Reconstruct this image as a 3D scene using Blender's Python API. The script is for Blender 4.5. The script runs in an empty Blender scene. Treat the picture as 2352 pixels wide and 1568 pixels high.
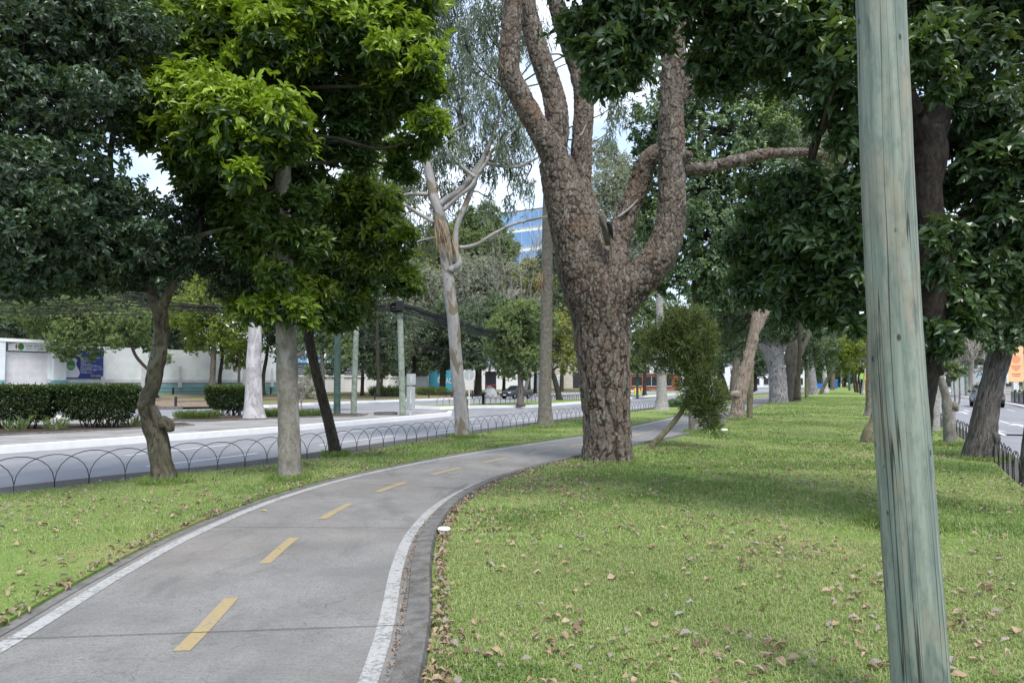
import bpy, math, random
import numpy as np
from mathutils import Matrix, Vector
rng = np.random.default_rng(7)
random.seed(7)
SC = bpy.context.scene
COL = SC.collection
PI = math.pi
# ---------------------------------------------------------------- camera model (photo measured on a 2352 x 1568 grid)
F = 1568.0; HZ = 877.0; CH = 1.75; PITCH = math.radians(2.2)
SH = HZ - 784 - F * math.tan(PITCH)
CP, SP = math.cos(PITCH), math.sin(PITCH)
def ray(px, py):
    u = (px - 1176) / F; v = (784 + SH - py) / F
    return np.array([u, CP - v * SP, SP + v * CP])
def G(px, py, z=0.0):
    d = ray(px, py); t = (z - CH) / d[2]
    return np.array([0, 0, CH]) + t * d
def P(px, py, D):
    d = ray(px, py)
    return np.array([0, 0, CH]) + d * (D / d[1])
# ---------------------------------------------------------------- noise
def _hash(i, j, k, s=0):
    h = (i.astype(np.int64) * 374761393 + j.astype(np.int64) * 668265263 + k.astype(np.int64) * 2147483647 + s * 1274126177) & 0x7fffffff
    h = ((h ^ (h >> 13)) * 1274126177) & 0x7fffffff
    h = ((h ^ (h >> 16)) * 668265263) & 0x7fffffff
    return ((h ^ (h >> 15)) & 0xffffff) / float(0xffffff)
def vnoise(p, s=0):
    p = np.asarray(p, float); f = np.floor(p); t = p - f; t = t * t * (3 - 2 * t)
    i, j, k = f[:, 0], f[:, 1], f[:, 2]
    r = 0
    for a in (0, 1):
        for b in (0, 1):
            for c in (0, 1):
                w = (t[:, 0] if a else 1 - t[:, 0]) * (t[:, 1] if b else 1 - t[:, 1]) * (t[:, 2] if c else 1 - t[:, 2])
                r = r + w * _hash(i + a, j + b, k + c, s)
    return r * 2 - 1
def fbm(p, o=3, s=0):
    r = 0; a = 1.0
    for q in range(o):
        r = r + a * vnoise(np.asarray(p) * (2 ** q), s + q); a *= .5
    return r
def voronoi(p):
    f = np.floor(p); d1 = np.full(len(p), 9.); d2 = np.full(len(p), 9.); cid = np.zeros(len(p))
    for a in (-1, 0, 1):
        for b in (-1, 0, 1):
            for c in (-1, 0, 1):
                ci, cj, ck = f[:, 0] + a, f[:, 1] + b, f[:, 2] + c
                q = np.stack([ci + .1 + .8 * _hash(ci, cj, ck, 1), cj + .1 + .8 * _hash(ci, cj, ck, 2), ck + .1 + .8 * _hash(ci, cj, ck, 3)], 1)
                d = np.linalg.norm(q - p, axis=1)
                n = d < d1
                d2 = np.where(n, d1, np.minimum(d2, d)); cid = np.where(n, _hash(ci, cj, ck, 4), cid); d1 = np.where(n, d, d1)
    return d1, d2, cid
# ---------------------------------------------------------------- mesh helpers
class MB:
    """collects vertices, faces and per-vertex attributes for ONE mesh object"""
    def __init__(s): s.v = []; s.t = []; s.q = []; s.n = 0; s.tc = []; s.at = {}; s.ng = []
    def add(s, V, tris=None, quads=None, tc=None, **at):
        V = np.asarray(V, float).reshape(-1, 3)
        if tris is not None and len(tris): s.t.append(np.asarray(tris, np.int64).reshape(-1, 3) + s.n)
        if quads is not None and len(quads): s.q.append(np.asarray(quads, np.int64).reshape(-1, 4) + s.n)
        s.tc.append(np.asarray(tc, float).reshape(-1, 3) if tc is not None else V.copy())
        for k, a in at.items(): s.at.setdefault(k, []).append((s.n, np.asarray(a, float).ravel()))
        s.v.append(V); s.n += len(V)
        return s
    def ngon(s, V):
        V = np.asarray(V, float); s.ng.append(list(range(s.n, s.n + len(V))))
        s.tc.append(V.copy()); s.v.append(V); s.n += len(V); return s
    def box(s, c, d, rz=0.0, taper=1.0):
        x, y, z = d[0] / 2, d[1] / 2, d[2] / 2
        V = np.array([[-x, -y, -z], [x, -y, -z], [x, y, -z], [-x, y, -z], [-x * taper, -y * taper, z], [x * taper, -y * taper, z], [x * taper, y * taper, z], [-x * taper, y * taper, z]])
        if rz:
            c_, s_ = math.cos(rz), math.sin(rz); V = V @ np.array([[c_, s_, 0], [-s_, c_, 0], [0, 0, 1]])
        s.add(V + np.asarray(c, float), quads=[[0, 3, 2, 1], [4, 5, 6, 7], [0, 1, 5, 4], [1, 2, 6, 5], [2, 3, 7, 6], [3, 0, 4, 7]])
        return s
    def prism(s, pts, z0, z1):
        """vertical prism from a ccw outline"""
        pts = np.asarray(pts, float); n = len(pts)
        V = np.vstack([np.c_[pts[:, :2], np.full(n, z0)], np.c_[pts[:, :2], np.full(n, z1)]])
        b = s.n
        s.add(V, quads=[[i, (i + 1) % n, (i + 1) % n + n, i + n] for i in range(n)])
        s.ng.append([b + n + i for i in range(n)]); s.ng.append([b + n - 1 - i for i in range(n)])
        return s
    def arrays(s): return np.vstack(s.v)
    def build(s, name, mat, parent=None, smooth=False):
        me = bpy.data.meshes.new(name)
        V = np.vstack(s.v)
        T = np.vstack(s.t) if s.t else np.zeros((0, 3), np.int64); Q = np.vstack(s.q) if s.q else np.zeros((0, 4), np.int64)
        ng = s.ng
        loops = np.concatenate([T.ravel(), Q.ravel()] + [np.array(g) for g in ng]).astype(np.int32)
        sizes = np.concatenate([np.full(len(T), 3), np.full(len(Q), 4), np.array([len(g) for g in ng], int)]).astype(np.int32)
        starts = np.concatenate([[0], np.cumsum(sizes)[:-1]]).astype(np.int32)
        me.vertices.add(len(V)); me.vertices.foreach_set('co', V.astype(np.float32).ravel())
        me.loops.add(len(loops)); me.loops.foreach_set('vertex_index', loops)
        me.polygons.add(len(sizes)); me.polygons.foreach_set('loop_start', starts)
        try: me.polygons.foreach_set('loop_total', sizes)
        except Exception: pass
        me.update(calc_edges=True); me.validate()
        me.polygons.foreach_set('use_smooth', np.full(len(me.polygons), bool(smooth)))
        a = me.attributes.new('tc', 'FLOAT_VECTOR', 'POINT'); a.data.foreach_set('vector', np.vstack(s.tc).astype(np.float32).ravel())
        for k, parts in s.at.items():
            arr = np.zeros(len(V), np.float32)
            for st, x in parts: arr[st:st + len(x)] = x
            a = me.attributes.new(k, 'FLOAT', 'POINT'); a.data.foreach_set('value', arr)
        for m_ in (mat if isinstance(mat, (list, tuple)) else [mat]):
            if m_: me.materials.append(m_)
        if 'mi' in s.at:
            mi = np.zeros(len(V), np.int32)
            for st, x in s.at['mi']: mi[st:st + len(x)] = x
            lv = np.zeros(len(me.loops), np.int32); me.loops.foreach_get('vertex_index', lv); ls = np.zeros(len(me.polygons), np.int32); me.polygons.foreach_get('loop_start', ls)
            me.polygons.foreach_set('material_index', mi[lv[ls]])
        o = bpy.data.objects.new(name, me); COL.objects.link(o)
        if parent: o.parent = parent; o.matrix_parent_inverse = parent.matrix_basis.inverted() if not getattr(s, 'local', False) else Matrix()
        return o
def L():
    """a builder whose coordinates are local to its parent"""
    m = MB(); m.local = True; return m
def tag(o, label=None, cat=None, group=None, kind=None):
    if label: o['label'] = label
    if cat: o['category'] = cat
    if group: o['group'] = group
    if kind: o['kind'] = kind
    return o
def empty(name, loc, label, cat, group=None, rz=0.0, M=None):
    o = bpy.data.objects.new(name, None); COL.objects.link(o)
    if M is not None: o.matrix_basis = M
    else: o.location = loc; o.rotation_euler = (0, 0, rz); o.matrix_basis = Matrix.Translation(Vector(loc)) @ Matrix.Rotation(rz, 4, 'Z')
    o.empty_display_size = .2
    return tag(o, label, cat, group)
def spline(pts, n):
    """Catmull-Rom through rows of pts (any columns)"""
    p = np.asarray(pts, float)
    if len(p) == 2:
        t = np.linspace(0, 1, n)[:, None]; return p[0] * (1 - t) + p[1] * t
    q = np.vstack([2 * p[0] - p[1], p, 2 * p[-1] - p[-2]])
    L_ = np.concatenate([[0], np.cumsum(np.maximum(np.linalg.norm(np.diff(p[:, :3], axis=0), axis=1), 1e-6))])
    s = np.linspace(0, L_[-1], n); i = np.clip(np.searchsorted(L_, s, side='right') - 1, 0, len(p) - 2)
    t = ((s - L_[i]) / (L_[i + 1] - L_[i]))[:, None]
    a, b, c, d = q[i], q[i + 1], q[i + 2], q[i + 3]
    return .5 * ((2 * b) + (-a + c) * t + (2 * a - 5 * b + 4 * c - d) * t ** 2 + (-a + 3 * b - 3 * c + d) * t ** 3)
def tube(mb, pts, rad, sides=10, step=None, noise=0.0, nf=3.0, seed=0, cap=True, lobes=0.0):
    pts = np.asarray(pts, float); rad = np.asarray(rad, float)
    pr = np.c_[pts, rad]
    ln = np.sum(np.linalg.norm(np.diff(pts, axis=0), axis=1))
    n = max(len(pts), int(ln / step) + 2) if step else len(pts)
    pr = spline(pr, n) if n > 2 or len(pts) > 2 else pr
    C = pr[:, :3]; R = np.maximum(pr[:, 3], 1e-4); n = len(C)
    T = np.gradient(C, axis=0); T /= np.linalg.norm(T, axis=1)[:, None] + 1e-9
    u = np.cross(T[0], [0.03, 1, 0.02]); u /= np.linalg.norm(u) + 1e-9
    U = [u]
    for i in range(1, n):
        u = u - T[i] * np.dot(u, T[i]); u /= np.linalg.norm(u) + 1e-9; U.append(u)
    U = np.array(U); W = np.cross(T, U)
    a = np.linspace(0, 2 * PI, sides, endpoint=False)
    ca, sa = np.cos(a), np.sin(a)
    s = np.concatenate([[0], np.cumsum(np.linalg.norm(np.diff(C, axis=0), axis=1))])
    dirs = U[:, None, :] * ca[None, :, None] + W[:, None, :] * sa[None, :, None]
    tc = np.stack([R[:, None] * ca[None], R[:, None] * sa[None], np.repeat(s[:, None], sides, 1)], 2)
    rr = np.repeat(R[:, None], sides, 1)
    if lobes: rr = rr * (1 + lobes * np.sin(a * 5 + seed)[None] * np.exp(-s / (R[0] * 3))[:, None])
    if noise:
        nz = fbm((tc.reshape(-1, 3) + seed * 7.3) * nf, 3, seed).reshape(n, sides)
        rr = rr * (1 + noise * nz)
    V = C[:, None, :] + dirs * rr[:, :, None]
    i = np.arange(n - 1)[:, None]; j = np.arange(sides)[None]
    q = np.stack([i * sides + j, i * sides + (j + 1) % sides, (i + 1) * sides + (j + 1) % sides, (i + 1) * sides + j], 2).reshape(-1, 4)
    V = V.reshape(-1, 3); tcf = tc.reshape(-1, 3)
    tr = []
    if cap:
        V = np.vstack([V, C[-1] + T[-1] * R[-1] * .25, C[0]]); tcf = np.vstack([tcf, [0, 0, s[-1]], [0, 0, 0]])
        top = n * sides; b = (n - 1) * sides
        tr = [[b + k, b + (k + 1) % sides, top] for k in range(sides)] + [[(k + 1) % sides, k, top + 1] for k in range(sides)]
    mb.add(V, tr, q, tcf)
    return C
def lathe(mb, c, prof, sides=16):
    """profile rows (radius, z) round a vertical axis at c"""
    prof = np.asarray(prof, float); a = np.linspace(0, 2 * PI, sides, endpoint=False); n = len(prof)
    V = np.stack([prof[:, 0:1] * np.cos(a), prof[:, 0:1] * np.sin(a), np.repeat(prof[:, 1:2], sides, 1)], 2).reshape(-1, 3) + np.asarray(c, float)
    i = np.arange(n - 1)[:, None]; j = np.arange(sides)[None]
    q = np.stack([i * sides + j, i * sides + (j + 1) % sides, (i + 1) * sides + (j + 1) % sides, (i + 1) * sides + j], 2).reshape(-1, 4)
    mb.add(V, None, q)
# ---------------------------------------------------------------- materials
MATS = {}
class NT:
    def __init__(s, name):
        s.m = bpy.data.materials.new(name); s.m.use_nodes = True; s.t = s.m.node_tree; s.t.nodes.clear()
        s.out = s.n('ShaderNodeOutputMaterial'); MATS[name] = s.m
    def n(s, ty, ins=None, **kw):
        x = s.t.nodes.new(ty)
        for k, v in kw.items(): setattr(x, k, v)
        for k, v in (ins or {}).items():
            if isinstance(v, bpy.types.NodeSocket): s.t.links.new(v, x.inputs[k])
            else: x.inputs[k].default_value = v
        return x
    def attr(s, name): return s.n('ShaderNodeAttribute', attribute_name=name)
    def pos(s): return s.n('ShaderNodeNewGeometry').outputs['Position']
    def tc(s): return s.attr('tc').outputs['Vector']
    def scale(s, v, sc): return s.n('ShaderNodeVectorMath', {0: v, 1: sc}, operation='MULTIPLY').outputs[0]
    def noise(s, v, sc, det=4, rough=.55, dist=0.0): return s.n('ShaderNodeTexNoise', {'Vector': v, 'Scale': sc, 'Detail': det, 'Roughness': rough, 'Distortion': dist}).outputs['Fac']
    def ramp(s, f, lo, hi, a=0.0, b=1.0):
        return s.n('ShaderNodeMapRange', {'Value': f, 'From Min': lo, 'From Max': hi, 'To Min': a, 'To Max': b}, interpolation_type='SMOOTHSTEP').outputs[0]
    def mix(s, f, a, b):
        x = s.n('ShaderNodeMix', data_type='RGBA')
        for idx, v in ((0, f), (6, a), (7, b)):
            if isinstance(v, bpy.types.NodeSocket): s.t.links.new(v, x.inputs[idx])
            else: x.inputs[idx].default_value = (*v, 1) if isinstance(v, (tuple, list)) and len(v) == 3 else v
        return x.outputs[2]
    def math(s, op, a, b=0.0):
        return s.n('ShaderNodeMath', {0: a, 1: b}, operation=op).outputs[0]
    def bump(s, h, st=.5, d=.01): return s.n('ShaderNodeBump', {'Height': h, 'Strength': st, 'Distance': d}).outputs[0]
    def bsdf(s, col, rough=.8, spec=.3, metal=0.0, normal=None, **k):
        ins = {'Roughness': rough, 'Specular IOR Level': spec, 'Metallic': metal}
        ins['Base Color'] = (*col, 1) if isinstance(col, tuple) else col
        if normal is not None: ins['Normal'] = normal
        ins.update(k)
        return s.n('ShaderNodeBsdfPrincipled', ins)
    def end(s, b):
        s.t.links.new(b.outputs[0], s.out.inputs[0]); return s.m
def plain(name, col, rough=.6, spec=.4, metal=0.0, var=.12, sc=6.0):
    t = NT(name); n = t.noise(t.pos(), sc, 5)
    c = t.mix(t.ramp(n, .3, .7), tuple(x * (1 - var) for x in col), tuple(min(1, x * (1 + var)) for x in col))
    return t.end(t.bsdf(c, rough, spec, metal, t.bump(n, .1, .005)))
def leafmat(name, dark, light, new=(.3, .5, .05), rough=.42, spec=.5, tr=.28, trc=None):
    t = NT(name)
    c = t.mix(t.attr('rnd').outputs['Fac'], dark, light)
    c = t.mix(t.attr('age').outputs['Fac'], c, new)
    b = t.bsdf(c, rough, spec)
    tcol = t.mix(.35, c, trc or (.30, .42, .04))
    d = t.n('ShaderNodeBsdfTranslucent', {'Color': tcol})
    m = t.n('ShaderNodeMixShader', {0: tr, 1: b.outputs[0], 2: d.outputs[0]})
    return t.end(m)
def barkmat(name, c1, c2, crack=None, sc=18.0, zs=.35, rough=.9, bump=.6, blotch=None, bsc=4.0, moss=None):
    t = NT(name); v = t.scale(t.tc(), (1, 1, zs))
    n = t.noise(v, sc, 6, .65, .4); n2 = t.noise(t.tc(), 2.3, 3)
    c = t.mix(t.ramp(n, .3, .7), c1, c2)
    if blotch:
        vv = t.scale(t.tc(), (1, 1, .45))
        c = t.mix(t.ramp(t.noise(vv, bsc, 3, .5, .6), .5, .56), c, blotch)
    if crack: c = t.mix(t.ramp(t.noise(v, sc * .8, 4, .6, 1.2), .55, .66), c, crack)
    if moss: c = t.mix(t.ramp(n2, .5, .75), c, moss)
    c = t.mix(t.ramp(n2, .35, .65, 0, .22), c, tuple(x * .5 for x in c1))
    return t.end(t.bsdf(c, rough, .15, 0, t.bump(n, bump, .03)))
def ringbark(name, c1, c2):
    t = NT(name); w = t.n('ShaderNodeTexWave', {'Vector': t.tc(), 'Scale': 3.2, 'Distortion': 4.0, 'Detail': 3.0, 'Detail Scale': 2.0}, bands_direction='Z').outputs['Fac']
    n = t.noise(t.tc(), 9, 5)
    c = t.mix(t.ramp(n, .3, .7), c1, c2); c = t.mix(t.ramp(w, .0, .3, .22, 0), c, tuple(x * .45 for x in c1))
    return t.end(t.bsdf(c, .9, .15, 0, t.bump(w, .2, .02)))
def ground_mats():
    # grey brushed concrete of the cycle path
    t = NT('path_concrete'); p = t.pos()
    n1 = t.noise(p, 1.1, 5, .6); n2 = t.noise(p, 60, 3, .6); n3 = t.noise(t.scale(p, (2, 40, 1)), 3.0, 3)
    n4 = t.noise(p, .33, 3, .5)
    c = t.mix(t.ramp(n1, .3, .7), (.168, .162, .153), (.248, .240, .228))
    c = t.mix(t.ramp(n2, .42, .62, 0, .45), c, (.10, .10, .10))
    c = t.mix(t.ramp(n3, .4, .7, 0, .35), c, (.27, .265, .26))
    c = t.mix(t.ramp(n4, .45, .7, 0, .35), c, (.24, .21, .17))
    cr_ = t.noise(p, .9, 6, .62, .8); c = t.mix(t.ramp(t.math('ABSOLUTE', t.math('SUBTRACT', cr_, .5)), .0, .004, .55, 0), c, (.07, .07, .068))
    st_ = t.noise(t.scale(p, (1, .35, 1)), .8, 5, .7, 1.5); c = t.mix(t.ramp(st_, .52, .68, 0, .5), c, (.11, .108, .105))
    sp = t.n('ShaderNodeTexVoronoi', {'Vector': p, 'Scale': 9.0}).outputs['Distance']
    c = t.mix(t.ramp(sp, .02, .05, .5, 0), c, (.09, .085, .08))
    t.end(t.bsdf(c, .85, .25, 0, t.bump(n2, .35, .004)))
    # worn paint
    def paint(name, col, under, lo=.36, hi=.52):
        t = NT(name); p = t.pos()
        w = t.noise(p, 26, 6, .7); w2 = t.noise(p, 3.0, 3)
        f = t.ramp(t.math('ADD', w, t.math('MULTIPLY', w2, .35)), lo + .14, hi + .14)
        c = t.mix(f, under, col)
        c = t.mix(t.ramp(w2, .4, .7, 0, .25), c, tuple(x * .75 for x in col))
        t.end(t.bsdf(c, .75, .3, 0, t.bump(w, .2, .003)))
    paint('white_line_paint', (.40, .40, .39), (.20, .20, .195), .38, .60)
    paint('yellow_dash_paint', (.36, .28, .14), (.23, .21, .175), .32, .60)
    paint('road_white_paint', (.62, .62, .62), (.26, .26, .27), .34, .5)
    paint('road_yellow_paint', (.45, .33, .10), (.24, .23, .2), .34, .5)
    paint('white_kerb_paint', (.78, .78, .78), (.42, .41, .39), .18, .34)
    paint('yellow_kerb_paint', (.62, .40, .03), (.30, .25, .12), .22, .4)
    # kerbs
    t = NT('kerb_concrete'); p = t.pos(); n = t.noise(p, 7, 6, .65); n2 = t.noise(p, 90, 2)
    c = t.mix(t.ramp(n, .3, .7), (.085, .08, .074), (.175, .17, .16)); c = t.mix(t.ramp(n2, .5, .7, 0, .4), c, (.24, .235, .22))
    t.end(t.bsdf(c, .9, .2, 0, t.bump(n2, .5, .006)))
    t = NT('kerb_light'); p = t.pos(); n = t.noise(p, 7, 6, .65); c = t.mix(t.ramp(n, .3, .7), (.12, .118, .11), (.20, .195, .185)); t.end(t.bsdf(c, .9, .2, 0, t.bump(n, .4, .006)))
    # roads
    t = NT('road_asphalt'); p = t.pos(); n = t.noise(p, .5, 4, .6); n2 = t.noise(p, 45, 3); n3 = t.noise(t.n('ShaderNodeVectorRotate', {'Vector': p, 'Angle': .45}, rotation_type='Z_AXIS').outputs[0], .35, 3)
    st = t.noise(t.n('ShaderNodeMapping', {'Vector': p, 'Rotation': (0, 0, .455), 'Scale': (1.3, .03, 1)}).outputs[0], 1.0, 3)
    c = t.mix(t.ramp(n, .3, .7), (.22, .22, .232), (.285, .285, .295)); c = t.mix(t.ramp(n2, .4, .65, 0, .35), c, (.16, .16, .17))
    c = t.mix(t.ramp(st, .42, .62, 0, .4), c, (.17, .17, .18))
    t.end(t.bsdf(c, .75, .35, 0, t.bump(n2, .3, .005)))
    t = NT('pavement_concrete'); p = t.pos(); n = t.noise(p, .7, 6, .65); n2 = t.noise(p, 30, 3)
    c = t.mix(t.ramp(n, .3, .7), (.20, .19, .18), (.33, .32, .305)); c = t.mix(t.ramp(n2, .45, .65, 0, .3), c, (.14, .135, .13))
    t.end(t.bsdf(c, .9, .2, 0, t.bump(n2, .3, .006)))
    t = NT('brick_paving'); p = t.pos()
    m = t.n('ShaderNodeMapping', {'Vector': p, 'Rotation': (0, 0, .455)}).outputs[0]
    b = t.n('ShaderNodeTexBrick', {'Vector': m, 'Color1': (.13, .12, .11, 1), 'Color2': (.09, .085, .08, 1), 'Mortar': (.045, .042, .04, 1), 'Scale': 4.0, 'Mortar Size': .03})
    c = t.mix(t.ramp(t.noise(p, 2, 4), .35, .7, 0, .5), b.outputs[0], (.07, .075, .05))
    t.end(t.bsdf(c, .9, .2, 0, t.bump(b.outputs['Fac'], .4, .01)))
    # soils and lawns
    t = NT('lawn_soil'); p = t.pos(); n = t.noise(p, .45, 4, .6, .5); n2 = t.noise(p, 38, 4, .7); n3 = t.noise(p, 3.0, 4, .6)
    c = t.mix(t.ramp(n2, .3, .7), (.11, .185, .037), (.235, .31, .095))
    c = t.mix(t.ramp(t.math('ADD', n, t.math('MULTIPLY', n3, .3)), .62, .82, 0, .6), c, (.31, .29, .13)); c = t.mix(t.ramp(t.noise(p, 1.7, 5, .65, .6), .60, .70, 0, .8), c, (.17, .135, .085))
    t.end(t.bsdf(c, .95, .1, 0, t.bump(n2, .8, .03)))
    t = NT('bare_soil'); p = t.pos(); n = t.noise(p, 1.5, 5, .6); n2 = t.noise(p, 22, 4, .7)
    c = t.mix(t.ramp(n, .3, .7), (.20, .155, .115), (.30, .24, .18)); c = t.mix(t.ramp(n2, .4, .65, 0, .6), c, (.11, .08, .055))
    t.end(t.bsdf(c, .95, .1, 0, t.bump(n2, .6, .03)))
    t = NT('dark_soil'); p = t.pos(); n2 = t.noise(p, 16, 5, .7)
    c = t.mix(t.ramp(n2, .35, .65), (.035, .027, .02), (.09, .07, .052)); t.end(t.bsdf(c, .95, .1, 0, t.bump(n2, .6, .03)))
    t = NT('dry_ground'); p = t.pos(); n = t.noise(p, .25, 5, .6); n2 = t.noise(p, 9, 4, .7)
    c = t.mix(t.ramp(n, .4, .6), (.23, .18, .13), (.17, .19, .07)); c = t.mix(t.ramp(n2, .4, .7, 0, .5), c, (.11, .09, .055))
    t.end(t.bsdf(c, .95, .1, 0, t.bump(n2, .5, .03)))
    t = NT('grass_blades')
    c = t.mix(t.attr('rnd').outputs['Fac'], (.115, .215, .042), (.30, .40, .125)); c = t.mix(t.attr('age').outputs['Fac'], c, (.47, .44, .24))
    b = t.bsdf(c, .5, .3); d = t.n('ShaderNodeBsdfTranslucent', {'Color': t.mix(.3, c, (.35, .45, .06))})
    t.end(t.n('ShaderNodeMixShader', {0: .3, 1: b.outputs[0], 2: d.outputs[0]}))
    t = NT('dry_leaf')
    r = t.attr('rnd').outputs['Fac']; a = t.attr('age').outputs['Fac']
    c = t.mix(r, (.17, .115, .07), (.42, .32, .22)); c = t.mix(a, c, (.30, .26, .225))
    c = t.mix(t.ramp(t.noise(t.pos(), 40, 4), .4, .7, 0, .3), c, (.15, .08, .04))
    b = t.bsdf(c, .75, .25); d = t.n('ShaderNodeBsdfTranslucent', {'Color': c})
    t.end(t.n('ShaderNodeMixShader', {0: .12, 1: b.outputs[0], 2: d.outputs[0]}))
    for nm, c1, c2 in (('tan_leaf', (.34, .24, .145), (.48, .37, .24)), ('grey_leaf', (.28, .24, .20), (.40, .36, .31)), ('brown_leaf', (.17, .11, .065), (.28, .185, .11)), ('yellow_leaf', (.50, .38, .06), (.62, .52, .13))):
        t = NT(nm); oi = t.n('ShaderNodeObjectInfo').outputs['Random']
        c = t.mix(oi, c1, c2); c = t.mix(t.ramp(t.noise(t.pos(), 45, 4), .42, .7, 0, .4), c, tuple(x * .5 for x in c1))
        b = t.bsdf(c, .7, .3); d = t.n('ShaderNodeBsdfTranslucent', {'Color': c}); t.end(t.n('ShaderNodeMixShader', {0: .15, 1: b.outputs[0], 2: d.outputs[0]}))
ground_mats()
# barks
barkmat('smooth_grey_bark', (.15, .14, .12), (.25, .235, .20), None, 14, .8, .9, .5, (.30, .285, .255), 3.0, (.15, .135, .09))
barkmat('crooked_bark', (.055, .048, .036), (.135, .12, .085), (.03, .026, .02), 12, .4, .9, .8, (.15, .15, .115), 3.0)
barkmat('dark_bark', (.028, .025, .02), (.075, .066, .05), (.015, .013, .01), 22, .3, .9, .7)
barkmat('grooved_bark', (.045, .042, .038), (.15, .14, .125), (.02, .018, .016), 26, .16, .9, 1.0)
barkmat('gum_bark', (.30, .285, .29), (.45, .43, .435), None, 9, .4, .8, .25, (.52, .50, .51), 2.4)
barkmat('patchy_gum_bark', (.30, .285, .27), (.40, .39, .385), None, 12, .35, .85, .3, (.21, .175, .125), 3.0)
barkmat('paper_bark', (.20, .155, .125), (.36, .30, .25), (.06, .045, .035), 20, .2, .95, 1.0)
barkmat('far_pine_bark', (.16, .15, .155), (.36, .34, .35), (.045, .038, .034), 9, .5, .95, 1.0)
barkmat('ribbed_bark', (.10, .085, .072), (.20, .175, .15), (.045, .036, .03), 16, .1, .95, 1.0)
barkmat('mossy_bark', (.12, .11, .07), (.22, .20, .13), (.05, .045, .03), 14, .4, .95, .6, None, 4, (.10, .11, .03))
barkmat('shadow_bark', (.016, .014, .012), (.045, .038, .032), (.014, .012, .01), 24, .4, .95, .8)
barkmat('branch_bark', (.045, .04, .032), (.10, .09, .072), None, 18, .4)
barkmat('pale_twig', (.25, .23, .20), (.38, .35, .31), None, 18, .4)
barkmat('straw', (.30, .22, .13), (.46, .36, .23), (.18, .12, .07), 30, .1)
ringbark('palm_bark', (.13, .12, .10), (.21, .195, .165))
ringbark('pale_palm_bark', (.24, .23, .21), (.36, .35, .325))
t = NT('pine_bark'); pl = t.attr('plate').outputs['Fac']; ed = t.attr('edge').outputs['Fac']
n = t.noise(t.scale(t.pos(), (1, 1, .6)), 38, 6, .7); n2 = t.noise(t.pos(), 1.6, 4, .6, .6); nf_ = t.noise(t.scale(t.pos(), (1, 1, .3)), 11, 4, .6)
c = t.mix(pl, (.115, .090, .070), (.275, .235, .192))
c = t.mix(t.ramp(n, .38, .62, 0, .75), c, (.085, .068, .058))
c = t.mix(t.ramp(nf_, .5, .66, 0, .6), c, (.33, .31, .275))
c = t.mix(t.ramp(n2, .52, .68, 0, .5), c, (.20, .125, .085))
c = t.mix(t.ramp(t.math('ADD', ed, t.math('MULTIPLY', t.math('SUBTRACT', n, .5), .12)), .0, .12, .85, 0), c, (.028, .023, .019))
t.end(t.bsdf(c, .95, .12, 0, t.bump(n, 1.0, .04)))
# foliage
leafmat('dark_leaf', (.014, .032, .016), (.056, .094, .052), (.07, .14, .05), .38, .5, .18)
leafmat('new_growth_leaf', (.016, .044, .010), (.05, .105, .020), (.32, .46, .028), .36, .5, .36)
leafmat('magnolia_leaf', (.014, .038, .014), (.050, .100, .034), (.10, .17, .03), .34, .5, .24)
leafmat('gum_leaf', (.13, .175, .125), (.26, .31, .24), (.30, .32, .20), .6, .3, .30)
leafmat('ivy_leaf', (.04, .085, .036), (.12, .19, .085), (.16, .24, .05), .42, .5, .2)
leafmat('cypress_leaf', (.06, .095, .032), (.18, .215, .085), (.24, .25, .10), .7, .2, .3)
leafmat('olive_leaf', (.19, .205, .15), (.37, .385, .29), (.27, .28, .15), .6, .3, .25)
leafmat('mid_green_leaf', (.07, .115, .045), (.22, .28, .125), (.22, .30, .06), .5, .4, .28)
leafmat('lime_leaf', (.12, .18, .025), (.26, .33, .06), (.36, .38, .08), .5, .3, .35)
leafmat('hedge_leaf', (.012, .028, .009), (.045, .078, .022), (.10, .15, .03), .45, .4, .15)
leafmat('far_leaf', (.050, .082, .048), (.155, .205, .125), (.24, .29, .14), .6, .3, .22)
leafmat('yellow_tree_leaf', (.16, .19, .06), (.32, .33, .12), (.45, .40, .10), .5, .3, .35)
leafmat('fringe_leaf', (.06, .11, .035), (.20, .27, .10), (.32, .38, .14), .5, .3, .3)
# hard materials
plain('white_wall', (.66, .70, .71), .85, .2, 0, .08, 1.2); plain('teal_paint', (.18, .31, .32), .8, .2, 0, .12, 1.5)
plain('grey_band', (.52, .52, .53), .85, .2, 0, .10, 2); plain('roller_door', (.62, .61, .63), .6, .3, 0, .05, 2); plain('plain_white', (.78, .78, .77), .7, .3, 0, .06)
plain('banner_blue', (.022, .045, .21), .5, .4, 0, .1, 2); plain('banner_white', (.62, .63, .70), .5, .4, 0, .04); plain('logo_green', (.05, .20, .05), .5)
plain('letter_white', (.75, .77, .82), .5, .3, 0, .02); plain('letter_teal', (.05, .17, .24), .5, .3, 0, .02); plain('letter_yellow', (.75, .55, .08), .5, .3, 0, .02); plain('letter_red', (.5, .03, .03), .5, .3, 0, .02)
plain('cyan_gate', (.05, .38, .52), .5, .4, 0, .06); plain('black_panel', (.012, .013, .016), .25, .5, 0, .1); plain('dark_slat', (.02, .022, .024), .5, .4, 0, .1)
plain('dark_iron', (.022, .024, .024), .5, .5, .3, .2, 20); plain('sign_back', (.40, .43, .43), .45, .5, .3, .08, 3); plain('green_steel', (.045, .085, .07), .6, .4, 0, .25, 4)
plain('cable_black', (.012, .012, .013), .6, .3); plain('cable_sheen', (.10, .10, .11), .5, .4)
plain('car_grey', (.085, .09, .10), .28, .6, .5, .05); plain('car_silver', (.20, .23, .28), .3, .6, .5, .05); plain('car_white', (.7, .7, .7), .3, .6, 0, .03)
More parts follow.
